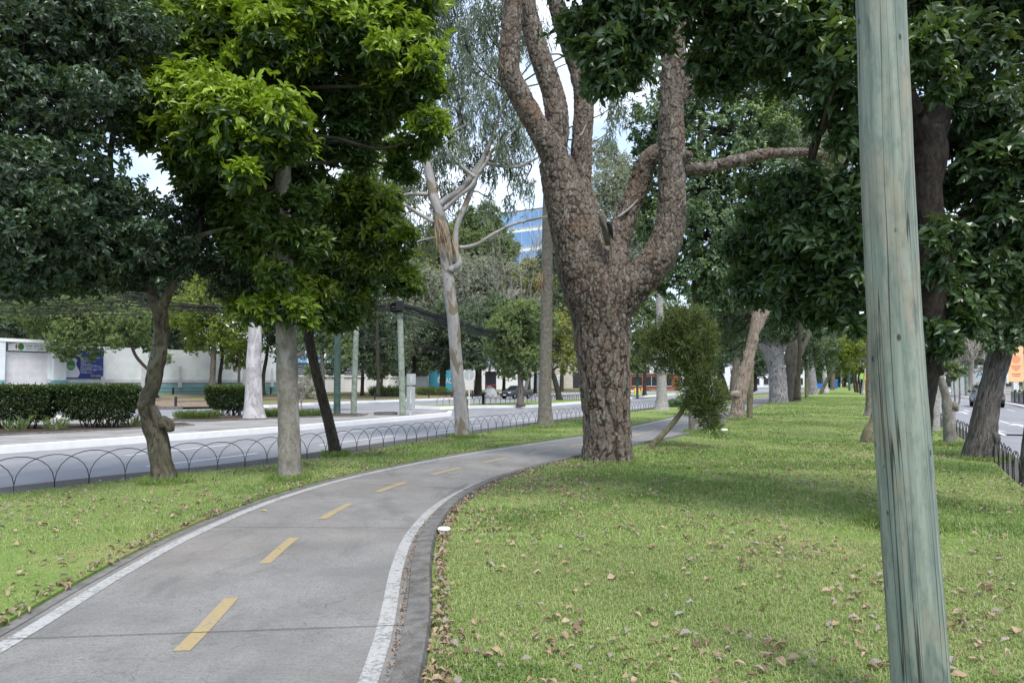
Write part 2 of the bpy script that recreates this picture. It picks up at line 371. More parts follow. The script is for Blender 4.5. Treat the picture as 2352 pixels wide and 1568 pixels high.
plain('tyre_rubber', (.012, .012, .012), .85, .2); plain('rim_metal', (.35, .35, .36), .35, .5, .8, .1); plain('car_plastic', (.018, .018, .02), .6, .3)
plain('lamp_clear', (.7, .72, .75), .15, .6); plain('lamp_red', (.45, .02, .015), .25, .6)
plain('sign_yellow', (.72, .45, .02), .5, .4, 0, .05); plain('sign_black', (.015, .015, .015), .5, .3); plain('billboard_orange', (.80, .45, .23), .5, .3, 0, .06, .4)
plain('pale_metal', (.55, .57, .57), .6, .3, 0, .08); plain('blue_paint', (.03, .14, .45), .5, .4); plain('brick_red', (.32, .12, .07), .9, .1, 0, .2, 5)
plain('lime_banner', (.30, .55, .08), .6, .3); plain('skin', (.35, .2, .14), .6, .3); plain('cloth_blue', (.10, .28, .42), .8, .1); plain('cloth_white', (.6, .6, .6), .8, .1); plain('cloth_dark', (.02, .022, .035), .8, .1); plain('hair', (.02, .015, .012), .7, .2)
plain('roof_grey', (.20, .20, .20), .8, .2); plain('cream_wall', (.55, .50, .40), .85, .2, 0, .1, 1); plain('window_dark', (.03, .035, .04), .1, .6)
t = NT('blue_glass'); t.end(t.bsdf(t.mix(t.ramp(t.noise(t.pos(), .12, 3), .35, .65), (.13, .27, .50), (.22, .37, .58)), .12, .6))
t = NT('car_glass'); t.end(t.bsdf((.02, .025, .03), .05, .7))
# weathered green treated wood of the big pole: tc runs along the shaft
t = NT('treated_wood'); v = t.tc()
g = t.noise(t.scale(v, (26, 26, 1.1)), 1.0, 5, .65, .3); g2 = t.noise(t.scale(v, (70, 70, 1.6)), 1.0, 4, .6); big = t.noise(t.scale(v, (5, 5, 1.3)), 1.0, 4, .6, .8)
big2 = t.noise(t.scale(v, (4.0, 4.0, .8)), 1.7, 4, .6, .6)
c = t.mix(t.ramp(g, .35, .65), (.150, .188, .162), (.255, .290, .245))
c = t.mix(t.ramp(big, .44, .64, 0, .7), c, (.26, .225, .165)); mot = t.noise(t.scale(v, (14, 14, 5)), 1.6, 6, .7); c = t.mix(t.ramp(mot, .45, .68, 0, .45), c, (.10, .125, .105))
c = t.mix(t.ramp(big2, .54, .70, 0, .6), c, (.045, .075, .078))
c = t.mix(t.ramp(g2, .62, .78, 0, .22), c, (.08, .088, .075))
cr = t.noise(t.scale(v, (17, 17, .22)), 1.0, 2, .4, .2)
line = t.math('ABSOLUTE', t.math('SUBTRACT', cr, .52)); c = t.mix(t.ramp(line, .0, .012, .9, 0), c, (.018, .02, .017))
kn = t.n('ShaderNodeTexVoronoi', {'Vector': t.scale(v, (1, 1, .55)), 'Scale': 7.5}).outputs['Distance']
c = t.mix(t.ramp(kn, .05, .10, .85, 0), c, (.03, .03, .025))
t.end(t.bsdf(c, .85, .2, 0, t.bump(g, .35, .012)))
M = MATS
# ---------------------------------------------------------------- foliage generators
def unit(a): return a / (np.linalg.norm(a, axis=-1, keepdims=True) + 1e-9)
def leaf_mesh(mb, pos, d, nrm, ln, wd, rnd, age, curl=.15, fold=.25, simple=False):
    n = len(pos); d = unit(d); s = unit(np.cross(d, nrm)); up = np.cross(s, d)
    ln = np.broadcast_to(ln, (n,))[:, None]; wd = np.broadcast_to(wd, (n,))[:, None]
    b = pos; m = pos + d * ln * .5 + up * ln * curl * .35; tip = pos + d * ln - up * ln * curl
    l = pos + d * ln * .48 + s * wd * .5 + up * (wd * fold + ln * curl * .3); r = pos + d * ln * .48 - s * wd * .5 + up * (wd * fold + ln * curl * .3)
    if simple:
        V = np.stack([b, l, tip, r], 1).reshape(-1, 3); o = np.arange(n)[:, None] * 4
        q = np.concatenate([o + [[0, 2, 1]], o + [[0, 3, 2]]]); k = 4
    else:
        f = lambda t, w_, h_, sg: pos + d * ln * t + s * wd * w_ * sg + up * (wd * fold + ln * curl * h_)
        V = np.stack([b, f(.28, .42, .25, 1), f(.28, .42, .25, -1), f(.66, .44, .12, 1), f(.66, .44, .12, -1), tip, m], 1).reshape(-1, 3); o = np.arange(n)[:, None] * 7
        q = np.concatenate([o + [[0, 6, 1]], o + [[0, 2, 6]], o + [[1, 6, 3]], o + [[2, 4, 6]], o + [[3, 6, 5]], o + [[6, 4, 5]]]); k = 7
    mb.add(V, q, None, None, rnd=np.repeat(rnd, k), age=np.repeat(age, k))
def rosettes(mb, c, r, ntw, per, ln, wd, upb=.45, droop=.2, new=.0, newlim=.25, flat=1.0, shell=.5, seed=0, curl=.15, simple=False, lo=-1.0):
    """leaf clusters on twig tips over an ellipsoid"""
    g = np.random.default_rng(seed)
    d = unit(g.normal(size=(ntw, 3))); d[:, 2] = np.where(d[:, 2] < lo, -d[:, 2], d[:, 2])
    rad = (shell + (1 - shell) * g.random(ntw) ** .6) * (1 + .40 * fbm(d * 2.2 + seed * 3.7, 2, seed % 50)) * (1 + .22 * np.maximum(g.normal(size=ntw) - .6, 0))
    off = d * rad[:, None] * np.array([r, r, r * flat]); tp = c + off
    ax = unit(d + np.array([0, 0, upb]) + g.normal(size=(ntw, 3)) * .45)
    tw_r = g.random(ntw)
    outer = (rad > .52) & (d[:, 2] > newlim + .25 * g.normal(size=ntw))
    tage = np.where(outer, new * (.55 + .45 * g.random(ntw)), 0.0)
    h = unit(np.cross(ax, g.normal(size=(ntw, 3)))); k = np.cross(ax, h)
    ph = (np.arange(per) / per * 2 * PI)[None] + g.random((ntw, 1)) * 6.28 + g.normal(size=(ntw, per)) * .35
    el = .25 + .45 * g.random((ntw, per))
    radial = h[:, None] * np.cos(ph)[..., None] + k[:, None] * np.sin(ph)[..., None]
    ld = radial * np.cos(el)[..., None] + ax[:, None] * np.sin(el)[..., None]; ld[..., 2] -= droop * (.4 + g.random((ntw, per)))
    nr = ax[:, None] + .4 * g.normal(size=(ntw, per, 3))
    N = ntw * per
    sz_ = .5 + .8 * g.random(N); L_ = ln * sz_; W_ = wd * sz_ * (.8 + .4 * g.random(N))
    base = (tp[:, None] - ax[:, None] * (ln * .6 * g.random((ntw, per))[..., None])).reshape(-1, 3)
    rn = np.clip(np.repeat(tw_r, per) * .55 + .45 * g.random(N), 0, 1)
    leaf_mesh(mb, base, ld.reshape(-1, 3), nr.reshape(-1, 3), L_, W_, rn, np.clip(np.repeat(tage, per) * (.7 + .5 * g.random(N)), 0, 1), curl, .2, simple)
    return tp
def weeping(mb, c, r, nst, per, ln, wd, seed=0, flat=1.0):
    g = np.random.default_rng(seed)
    d = unit(g.normal(size=(nst, 3))); tp = c + d * (g.random((nst, 1)) ** .45) * np.array([r, r, r * flat])
    drop = (np.arange(per) / per)[None] * (.35 + .5 * g.random((nst, 1)))
    sw = g.normal(size=(nst, 1, 3)) * .25
    pos = tp[:, None] + sw * drop[..., None] + g.normal(size=(nst, per, 3)) * .04; pos[..., 2] -= drop
    ld = g.normal(size=(nst, per, 3)) * .45; ld[..., 2] -= 1.0
    N = nst * per; rn = np.clip(np.repeat(g.random(nst), per) * .6 + .4 * g.random(N), 0, 1)
    leaf_mesh(mb, pos.reshape(-1, 3), ld.reshape(-1, 3), g.normal(size=(N, 3)), ln * (.6 + .7 * g.random(N)), wd * (.7 + .6 * g.random(N)), rn, (g.random(N) < .08) * .8, .12, .05, True)
def sprays(mb, c, r, n, ln, wd, seed=0, flat=1.0, upb=.5):
    g = np.random.default_rng(seed)
    d = unit(g.normal(size=(n, 3))); rad = (.3 + .7 * g.random(n) ** .6) * (1 + .45 * fbm(d * 2.5 + seed, 2, seed % 40)) * (1 + .3 * np.maximum(g.normal(size=n) - .5, 0))
    p = c + d * rad[:, None] * np.array([r, r, r * flat])
    ax = unit(d + np.array([0, 0, upb]) + .6 * g.normal(size=(n, 3)))
    rn = np.clip(.5 + .3 * fbm(p * 3, 2, 5) + .3 * g.normal(size=n), 0, 1)
    for k in range(4):
        dd = ax + .55 * g.normal(size=(n, 3))
        leaf_mesh(mb, p + ax * ln * .25 * k, dd, g.normal(size=(n, 3)), ln * (.6 + .6 * g.random(n)), wd, rn, (g.random(n) < .12) * .6, .1, .05, True)
def limb_between(mb, a, b, ra, rb, seed=0, sag=.0, sides=6):
    g = np.random.default_rng(seed); a = np.asarray(a); b = np.asarray(b); L_ = np.linalg.norm(b - a)
    m1 = a + (b - a) * .35 + g.normal(size=3) * L_ * .06 + [0, 0, L_ * .05]; m2 = a + (b - a) * .7 + g.normal(size=3) * L_ * .06
    tube(mb, [a, m1, m2, b], [ra, ra * .75 + rb * .25, ra * .4 + rb * .6, rb], sides, L_ / 7, .08, 4, seed)
def twigs(mb, c, tips, frac, r0, seed):
    g = np.random.default_rng(seed)
    sel = tips[g.random(len(tips)) < frac]
    for q in sel:
        m = c + (q - c) * .5 + g.normal(size=3) * .12 * np.linalg.norm(q - c)
        tube(mb, [c, m, q], [r0, r0 * .6, r0 * .3], 3, None, 0, 1, 0, False)
def trunk_px(mb, path, D, sides=14, step=.12, noise=.06, nf=3, seed=0, lobes=0.0, z0=None, dD=None):
    pts = [P(x, y, D + (dD[i] if dD else 0)) for i, (x, y, w) in enumerate(path)]
    rad = [w / 2 * D / F for _, _, w in path]
    if z0 is not None: pts[0][2] = min(pts[0][2], z0 - .12)
    return tube(mb, pts, rad, sides, step, noise, nf, seed, True, lobes)
TREE_N = [0]
def tree(name, label, cat, base, trunks, blobs, leaf, bark='branch_bark', group=None, trunk_opts=None, kind='rosette', dens=700, per=6, ln=.1, wd=.04, new=0.0, newlim=.25, upb=.45, droop=.2,
         flat=.85, shell=.5, limb=(.05, .015), limbbark='dark_bark', mul=1.0, grow=1.0, sat=2, twig=.10, simple=False, curl=.15, z0=0.0, crownname='crown', lo=-1.0):  # default limb bark is darkened to stand in for shade inside the crown
    """one tree: Empty at its base > trunk, crown (leaves), with the limbs in the trunk mesh. blobs = (px, py, depth, radius px[, new])"""
    TREE_N[0] += 1; sd = TREE_N[0] * 101
    e = empty(name, (base[0], base[1], z0), label, cat, group)
    tm = MB(); to = dict(sides=14, step=.12, noise=.06, nf=3.0, seed=TREE_N[0]); to.update(trunk_opts or {})
    spine = []
    for k, (D, path) in enumerate(trunks):
        o = dict(to)
        if k: o['lobes'] = 0.0
        C = trunk_px(tm, path, D, z0=z0 if k == 0 else None, **o); spine.append(C)
    tips_all = np.vstack(spine) if spine else np.array([[base[0], base[1], z0 + 2]])
    cm = MB(); bm = MB(); gs = np.random.default_rng(sd); blobs = list(blobs); n_main = len(blobs)
    if kind == 'rosette' and sat:
        for b in list(blobs):
            for _ in range(sat):
                a_ = gs.random() * 6.28; q_ = .85 + .35 * gs.random(); blobs.append((b[0] + b[3] * q_ * math.cos(a_), b[1] + b[3] * q_ * math.sin(a_) * .85, b[2] + gs.normal() * b[3] * b[2] / F * .4, b[3] * (.28 + .22 * gs.random()), *b[4:]))
    for k, b in enumerate(blobs):
        c = P(b[0], b[1], b[2]); r = b[3] * b[2] / F * grow; nw = b[4] if len(b) > 4 else new
        if kind == 'rosette':
            nt = max(12, int(mul * dens * (r / .4) ** 2 / per))
            tp = rosettes(cm, c, r, nt, per, ln, wd, upb, droop, nw, newlim, flat, shell, sd + k, curl, simple, lo)
        elif kind == 'weeping':
            nt = max(8, int(dens * (r / .8) ** 2 / per)); weeping(cm, c, r, nt, per, ln, wd, sd + k, flat); tp = c + unit(np.random.default_rng(k).normal(size=(14, 3))) * r * .8
        else:
            nt = max(20, int(dens * (r / .4) ** 2)); sprays(cm, c, r, nt, ln, wd, sd + k, flat, upb); tp = c + unit(np.random.default_rng(k).normal(size=(20, 3))) * r * .7
        if limb and k < n_main:
            src = tips_all
            w = np.linalg.norm((src - c) * [1, 1, .8], axis=1) + np.where(src[:, 2] > c[2] + r * .3, .4, 0) + np.where(src[:, 2] < z0 + 1.6, 3, 0)
            s = src[np.argmin(w)]
            limb_between(bm, s, c + [0, 0, -.1 * r], limb[0], limb[1], sd + k)
        if twig and limb and k < n_main: twigs(bm, c, tp, twig, limb[1], sd + k)
    if bm.n:
        V_ = np.vstack(bm.v); tm.add(V_, np.vstack(bm.t) if bm.t else None, np.vstack(bm.q), np.vstack(bm.tc), mi=np.ones(len(V_)))
    if tm.n: tm.build('trunk', [M[bark], M[limbbark]], e, True)
    if cm.n: cm.build(crownname, M[leaf], e, False)
    return e
#==PART2==
# ================================================================ THE SETTING
ys = np.concatenate([np.arange(-8, 30, .25), np.arange(30, 80, 1.0), np.arange(80, 300, 5.0)])
pc = spline(np.array([(-2.1, -9, 0), (-2.12, -2, 0), (-2.13, 2.5, 0), (-2.2, 4.6, 0), (-2.42, 6.6, 0), (-2.5, 8.3, 0), (-2.36, 10.3, 0), (-1.9, 12.3, 0), (-1.15, 14.2, 0), (-.15, 16.2, 0), (1.0, 18.1, 0), (2.6, 20.6, 0), (4.15, 23.1, 0), (7.0, 29, 0), (9.8, 35, 0), (15.2, 47.7, 0), (22.0, 62, 0), (36.3, 92, 0), (50, 120, 0), (85, 192, 0), (138, 300, 0)]), 2400)[:, :2]
tn = unit(np.gradient(pc, axis=0)); nm = np.c_[tn[:, 1], -tn[:, 0]]
arc = np.concatenate([[0], np.cumsum(np.linalg.norm(np.diff(pc, axis=0), axis=1))])
def off(w): return pc + nm * w
HW = 1.30
def xy_of(poly):
    o = np.argsort(poly[:, 1]); return lambda y: np.interp(y, poly[o, 1], poly[o, 0])
x_pl = xy_of(off(-HW - .16)); x_pr = xy_of(off(HW + .35))
fl = spline(np.array([(-16.5, -9, 0), (-11.6, 3, 0), (-8.0, 10.4, 0), (-6.75, 12.55, 0), (-5.5, 14.1, 0), (-4.04, 16.9, 0), (-1.85, 21.9, 0), (1.36, 28.6, 0), (6.4, 38.9, 0), (11.3, 48.6, 0), (20.4, 67.2, 0), (60, 148, 0), (135, 301, 0)]), 3000)
fr = spline(np.array([(-1.5, -8, 0), (4.2, 3.4, 0), (8.6, 11.6, 0), (10.31, 14.6, 0), (13.35, 20.1, 0), (16.1, 25.5, 0), (20.2, 33.2, 0), (55, 99, 0), (161, 300, 0)]), 3000)
x_fl, x_fr = xy_of(fl), xy_of(fr)
def ribbon(mb, a, b, za, zb):
    n = len(a); V = np.vstack([np.c_[a[:, :2], np.broadcast_to(za, n)], np.c_[b[:, :2], np.broadcast_to(zb, n)]])
    i = np.arange(n - 1); mb.add(V, None, np.stack([i, i + n, i + 1 + n, i + 1], 1))
def structure(mb, name, mat, smooth=False):
    o = mb.build(name, mat, None, smooth); o['kind'] = 'structure'; return o
def lawn_z(x, y):
    p = np.c_[x, y, np.zeros_like(x)]
    return .012 * fbm(p * .8, 2, 3) + .035 * vnoise(p * .16, 9)
def sheet(name, xa, xb, mat, ncol, edge=0.0):
    u = np.linspace(0, 1, ncol); Y = np.repeat(ys[:, None], ncol, 1); X = xa(ys)[:, None] * (1 - u) + xb(ys)[:, None] * u
    Z = lawn_z(X.ravel(), Y.ravel()).reshape(X.shape) * np.minimum(1, np.minimum(u, 1 - u) * 12)[None]
    n = len(ys); i = np.arange(n - 1)[:, None]; j = np.arange(ncol - 1)[None]
    q = np.stack([i * ncol + j, i * ncol + j + 1, (i + 1) * ncol + j + 1, (i + 1) * ncol + j], 2).reshape(-1, 4)
    m = MB(); m.add(np.stack([X, Y, Z], 2).reshape(-1, 3), None, q)
    for k in (0, -1): e_ = np.c_[X[:, k], Y[:, k]]; ribbon(m, e_, e_, -.2, Z[:, k])
    return structure(m, name, mat, True)
sheet('lawn', x_fl, x_pl, M['lawn_soil'], 12); sheet('lawn', x_pr, x_fr, M['lawn_soil'], 40)
# far ground to the horizon, then the carriageways on it
m = MB(); m.add([[-900, -60, -.34], [900, -60, -.34], [900, 1500, -.34], [-900, 1500, -.34]], None, [[0, 1, 2, 3]]); structure(m, 'ground', M['dry_ground'])
RZ = -.18
def stn(poly, w):
    t_ = unit(np.gradient(poly[:, :2], axis=0)); return poly[:, :2] + np.c_[t_[:, 1], -t_[:, 0]] * w
# left side: brick strip, yellow line, road
m = MB(); ribbon(m, stn(fl, -1.25), stn(fl, .02), -.05, -.02); ribbon(m, stn(fl, -1.25), stn(fl, -1.25), RZ - .1, -.05); structure(m, 'brick_strip', M['brick_paving'])
m = MB(); a = stn(fl, -.6); far = a + np.array([-70, 20.]) ; ribbon(m, far, a, RZ, RZ); structure(m, 'road', M['road_asphalt'])
m = MB(); ribbon(m, stn(fl, -1.5), stn(fl, -1.38), RZ + .004, RZ + .004); structure(m, 'road_edge_line', M['road_yellow_paint'])
def dashes(mb, poly, w0, width, ln, gap, z, a0=0, a1=1e9, slope=0.0):
    A = np.concatenate([[0], np.cumsum(np.linalg.norm(np.diff(poly[:, :2], axis=0), axis=1))])
    s = a0
    while s + ln < min(A[-1], a1):
        k = np.linspace(s, s + ln, 5)
        L1 = stn(poly, w0 - width / 2); L2 = stn(poly, w0 + width / 2)
        a_ = np.c_[np.interp(k, A, L1[:, 0]), np.interp(k, A, L1[:, 1])]; b_ = np.c_[np.interp(k, A, L2[:, 0]), np.interp(k, A, L2[:, 1])]
        ribbon(mb, a_, b_, z, z); s += ln + gap
m = MB(); dashes(m, fl, -3.3, .12, 4.0, 2.6, RZ + .004, 12); dashes(m, fl, -6.0, .12, 4.0, 5.0, RZ + .004, 9); structure(m, 'lane_marking', M['road_white_paint'])
# right side
m = MB(); ribbon(m, stn(fr, -.02), stn(fr, .62), -.015, -.03); ribbon(m, stn(fr, .62), stn(fr, .62), -.03, RZ - .1); structure(m, 'brick_strip', M['brick_paving'])
m = MB(); a = stn(fr, .6); ribbon(m, a, a + np.array([90, -30.]), RZ, RZ); structure(m, 'road', M['road_asphalt'])
m = MB(); ribbon(m, stn(fr, .74), stn(fr, .86), RZ + .004, RZ + .004); structure(m, 'road_edge_line', M['road_yellow_paint'])
m = MB(); dashes(m, fr, 3.2, .12, 3.0, 4.5, RZ + .004, 10); dashes(m, fr, 5.9, .12, 3.0, 4.5, RZ + .004, 12)
def arrow(mb, c, d, s=1.0, z=RZ + .005):
    d = np.array(d) / np.linalg.norm(d); n_ = np.array([d[1], -d[0]])
    f = lambda u, v: [c[0] + d[0] * u * s + n_[0] * v * s, c[1] + d[1] * u * s + n_[1] * v * s, z]
    mb.add([f(-2, -.08), f(-2, .08), f(.6, .08), f(.6, -.08)], None, [[0, 1, 2, 3]]); mb.add([f(.6, -.45), f(.6, .45), f(2, 0)], [[0, 1, 2]])
for q in ((2290, 992), (2345, 978), (2215, 948)): arrow(m, G(*q, RZ), (.47, .883), .9)
structure(m, 'lane_marking', M['road_white_paint'])
# cycle path: slab, lines, joints
PZ = -.04
sel = slice(0, None, 3)
m = MB(); ribbon(m, off(-HW - .17)[sel], off(HW + .26)[sel], PZ, PZ); path = structure(m, 'path', M['path_concrete'])
def part(mb, name, mat, parent): return mb.build(name, mat, parent)
m = MB(); ribbon(m, off(-HW + .0)[sel], off(-HW + .125)[sel], PZ + .004, PZ + .004); part(m, 'edge_line', M['white_line_paint'], path)
m = MB(); ribbon(m, off(HW - .05)[sel], off(HW + .07)[sel], PZ + .004, PZ + .004); part(m, 'edge_line', M['white_line_paint'], path)
m = MB(); s0 = np.interp(4.62, pc[:, 1], arc)
for k in range(-2, 70):
    a_ = s0 + k * 2.2; kk = np.linspace(a_, a_ + 1.12, 6)
    def at(w): q = off(w); return np.c_[np.interp(kk, arc, q[:, 0]), np.interp(kk, arc, q[:, 1])]
    ribbon(m, at(-.06), at(.055), PZ + .004, PZ + .004)
part(m, 'centre_dashes', M['yellow_dash_paint'], path)
m = MB()
for k in range(-2, 40):
    a_ = np.interp(4.95, pc[:, 1], arc) + k * 1.72
    i = np.searchsorted(arc, a_); c, t_, n_ = pc[i], tn[i], nm[i]
    q = [c + n_ * -HW, c + n_ * (HW + .25)]; w = .0035
    V = [[*(q[0] - t_ * w), PZ + .0075], [*(q[1] - t_ * w), PZ + .0075], [*(q[1] + t_ * w), PZ + .0075], [*(q[0] + t_ * w), PZ + .0075]]
    if k % 2 == 0: m.add(V, None, [[0, 1, 2, 3]])
part(m, 'joint', M['dark_soil'], path)
m = MB()
for (px, py) in ((1566, 958), (1602, 953)):
    c = G(px, py, PZ); arrow(m, c, (.44, .9), .42, PZ + .005)
    for w in (-.25, .25):
        a = np.linspace(0, 2 * PI, 15); o = np.c_[c[0] + .75 + w * .5 + .17 * np.cos(a), c[1] + w * 1.6 + .17 * np.sin(a) * 1.8]; i_ = (o - o.mean(0)) * .7 + o.mean(0); ribbon(m, o, i_, PZ + .005, PZ + .005)
part(m, 'lane_symbol', M['white_line_paint'], path)
# gutter debris strip beside the kerb, low concrete kerbs
def kerb_prof(mb, poly_in, poly_top1, poly_top2, poly_out, z0, z1, z2, zo):
    ribbon(mb, poly_in, poly_top1, z0, z1); ribbon(mb, poly_top1, poly_top2, z1, z2); ribbon(mb, poly_top2, poly_out, z2, zo)
m = MB(); kerb_prof(m, off(HW + .145)[sel], off(HW + .16)[sel], off(HW + .325)[sel], off(HW + .365)[sel], PZ - .02, .045, .06, -.06); structure(m, 'kerb', M['kerb_concrete'])
m = MB(); ribbon(m, off(-HW - .17)[sel], off(-HW - .07)[sel], PZ + .012, PZ + .006); structure(m, 'kerb', M['kerb_light'])
# white kerbed island between the road and the service lane
def raised(name, near, back, z, kw, kmat, topmat, n=40):
    near = spline(np.c_[np.array(near, float), np.zeros(len(near))], n)[:, :2]; back = spline(np.c_[np.array(back, float), np.zeros(len(back))], n)[:, :2]
    ring = np.vstack([near, back[::-1]]); ring = np.vstack([ring, ring[:1]])
    c = ring.mean(0); t_ = unit(np.gradient(ring, axis=0)); nn = np.c_[-t_[:, 1], t_[:, 0]]
    ins = ring + nn * kw
    m = MB(); ribbon(m, ring, ring, RZ - .12, z); ribbon(m, ring, ins, z, z + .004); structure(m, 'kerb', kmat)
    m = MB(); k = len(near); rel = ins[:k]; bk = ins[k:2 * k][::-1]
    NC = 8; u = np.linspace(0, 1, NC)
    V = (rel[:, None] * (1 - u)[None, :, None] + bk[:, None] * u[None, :, None]); Z = np.full(V.shape[:2], z)
    i = np.arange(k - 1)[:, None]; j = np.arange(NC - 1)[None]
    q = np.stack([i * NC + j, i * NC + j + 1, (i + 1) * NC + j + 1, (i + 1) * NC + j], 2).reshape(-1, 4)
    m.add(np.c_[V.reshape(-1, 2), Z.ravel()], None, q); return structure(m, name, topmat)
IZ = .02
raised('traffic_island', [(-24, 3), (-17.3, 13), (-13.75, 18.5), (-11.6, 21.9), (-9.07, 26.1), (-6.3, 32.2), (-3.44, 38.8)], [(-44, 20), (-34, 27), (-27, 31), (-17, 34), (-12.5, 37.4), (-8.9, 40.3), (-3.6, 41.2)], IZ, .26, M['white_kerb_paint'], M['pavement_concrete'])
raised('traffic_island', [(-7.6, 50.0), (-6.0, 47.9), (-4.2, 49), (-1.3, 51.3), (1.5, 51.6), (4.2, 57), (12.1, 73), (20, 94), (60, 176)], [(-7.5, 50.6), (-6, 52.2), (-2.5, 56), (2, 63), (5.5, 69), (9, 77), (16, 93), (25, 113), (63, 190)], IZ, .2, M['white_kerb_paint'], M['lawn_soil'])
# rising ground in front of the walls, with its white kerb
kn = spline(np.array([(-25.5, 50.6, 0), (-18.6, 51.3, 0), (-17.5, 56, 0), (-12.9, 64.4, 0), (-6.5, 75.6, 0), (-1.5, 89, 0), (10, 112, 0), (40, 175, 0)]), 80)[:, :2]
wb = spline(np.array([(-33.6, 60, 0), (-32.3, 62, 0), (-29.5, 69.5, 0), (-26.7, 77, 0), (-12.2, 101.5, 0), (3.9, 128.8, 0), (16, 150, 0), (50, 208, 0)]), 80)[:, :2]
t_ = unit(np.gradient(kn, axis=0)); kin = kn + np.c_[-t_[:, 1], t_[:, 0]] * .2
m = MB(); ribbon(m, kn, kn, RZ - .1, .02); ribbon(m, kn, kin, .02, .024); structure(m, 'kerb', M['white_kerb_paint'])
NC = 12; u = np.linspace(0, 1, NC); WZ = .60
V = kin[:, None] * (1 - u)[None, :, None] + wb[:, None] * u[None, :, None]; ZZ = .021 + (WZ + .0) * np.clip((u - .12) / .8, 0, 1) ** 1.3
i = np.arange(79)[:, None]; j = np.arange(NC - 1)[None]
q = np.stack([i * NC + j, i * NC + j + 1, (i + 1) * NC + j + 1, (i + 1) * NC + j], 2).reshape(-1, 4)
m = MB(); m.add(np.c_[V.reshape(-1, 2), np.tile(ZZ, 80)], None, q); structure(m, 'verge', M['dry_ground'])
# soil corner and driveway up to the garage
def sheet4(name, pts, mat, n=14, kind='structure'):
    p = [np.array(q, float) for q in pts]; u = np.linspace(0, 1, n)
    A = p[0][None] * (1 - u)[:, None] + p[1][None] * u[:, None]; B = p[3][None] * (1 - u)[:, None] + p[2][None] * u[:, None]
    V = A[:, None] * (1 - u)[None, :, None] + B[:, None] * u[None, :, None]
    i = np.arange(n - 1)[:, None]; j = np.arange(n - 1)[None]
    q = np.stack([i * n + j, (i + 1) * n + j, (i + 1) * n + j + 1, i * n + j + 1], 2).reshape(-1, 4)
    m = MB(); m.add(V.reshape(-1, 3), None, q); return structure(m, name, mat)
sheet4('soil_bank', [(-24.2, 48.0, -.02), (-18.9, 51.2, -.02), (-33.0, 62.0, .62), (-35.2, 58, .60)], M['bare_soil'])
m = MB(); kk = np.array([(-27.5, 50.5), (-24.6, 47.7), (-23.2, 48.2)]); ribbon(m, kk, kk + [.02, .18], .04, .05); ribbon(m, kk, kk, RZ - .1, .04); structure(m, 'kerb', M['kerb_concrete'])
sheet4('driveway', [(-42, 40, RZ + .006), (-26.5, 48.5, RZ + .006), (-35.6, 57.5, .60), (-43, 46, .60)], M['pavement_concrete'])
m = MB(); kk = np.array([(-38, 33.2), (-27, 36), (-24.3, 36.2)]); ribbon(m, kk, kk, RZ - .1, -.02); ribbon(m, kk, kk + [0, .3], -.02, -.02); structure(m, 'kerb', M['yellow_kerb_paint'])
m = MB(); kk = np.array([(-24.25, 36.2), (-22.5, 36.6), (-21.5, 37.4)]); ribbon(m, kk, kk, RZ - .1, -.02); ribbon(m, kk, kk + [0, .3], -.02, -.02); structure(m, 'kerb', M['white_kerb_paint'])
# planting beds on the island
def bed(name, outline, z, mat, kmat, kw=.16):
    o = np.array(outline, float); c = o.mean(0); t_ = unit(c - o)
    ring = np.vstack([o, o[:1]]); ins = ring + np.vstack([t_, t_[:1]]) * kw
    m = MB(); ribbon(m, ring, ring, IZ - .05, z); ribbon(m, ring, ins, z, z + .01); ribbon(m, ins, ins, z + .01, z - .06); structure(m, 'kerb', kmat)
    m = MB(); m.ngon(np.c_[ins[:-1], np.full(len(o), z - .02)]); structure(m, name, mat)
bed('planting_bed', [(-23, 17), (-16.6, 22.0), (-13.9, 25.2), (-12.7, 27.4), (-13.6, 28.6), (-16.5, 28.2), (-24, 25.5)], .06, M['dark_soil'], M['kerb_concrete'])
bed('planting_bed', [(-14.9, 29.9), (-13.4, 29.8), (-11.9, 31.4), (-10.3, 33.1), (-7.7, 34.6), (-7.6, 36.2), (-10.5, 37.0), (-15.3, 33.8), (-15.6, 31.0)], .07, M['dark_soil'], M['kerb_concrete'])
a = np.linspace(0, 2 * PI, 18, endpoint=False); c = G(886, 952, IZ)
bed('planting_bed', np.c_[c[0] + .62 * np.cos(a), c[1] + .62 * np.sin(a)], .16, M['dark_soil'], M['kerb_concrete'], .12)
# right far side
rk = np.array([(37.2 - .53 * 60, 49.6 - 60.), (37.2, 49.6), (41.5, 57), (51.0, 75.7), (59.6, 91.7), (120, 206)])
m = MB(); ribbon(m, rk, rk, RZ - .1, -.03); ribbon(m, rk, rk + [.2, -.1], -.03, -.026); structure(m, 'kerb', M['white_kerb_paint'])
m = MB(); ribbon(m, rk + [.2, -.1], rk + [60, -25], -.03, -.03); structure(m, 'pavement', M['pavement_concrete'])
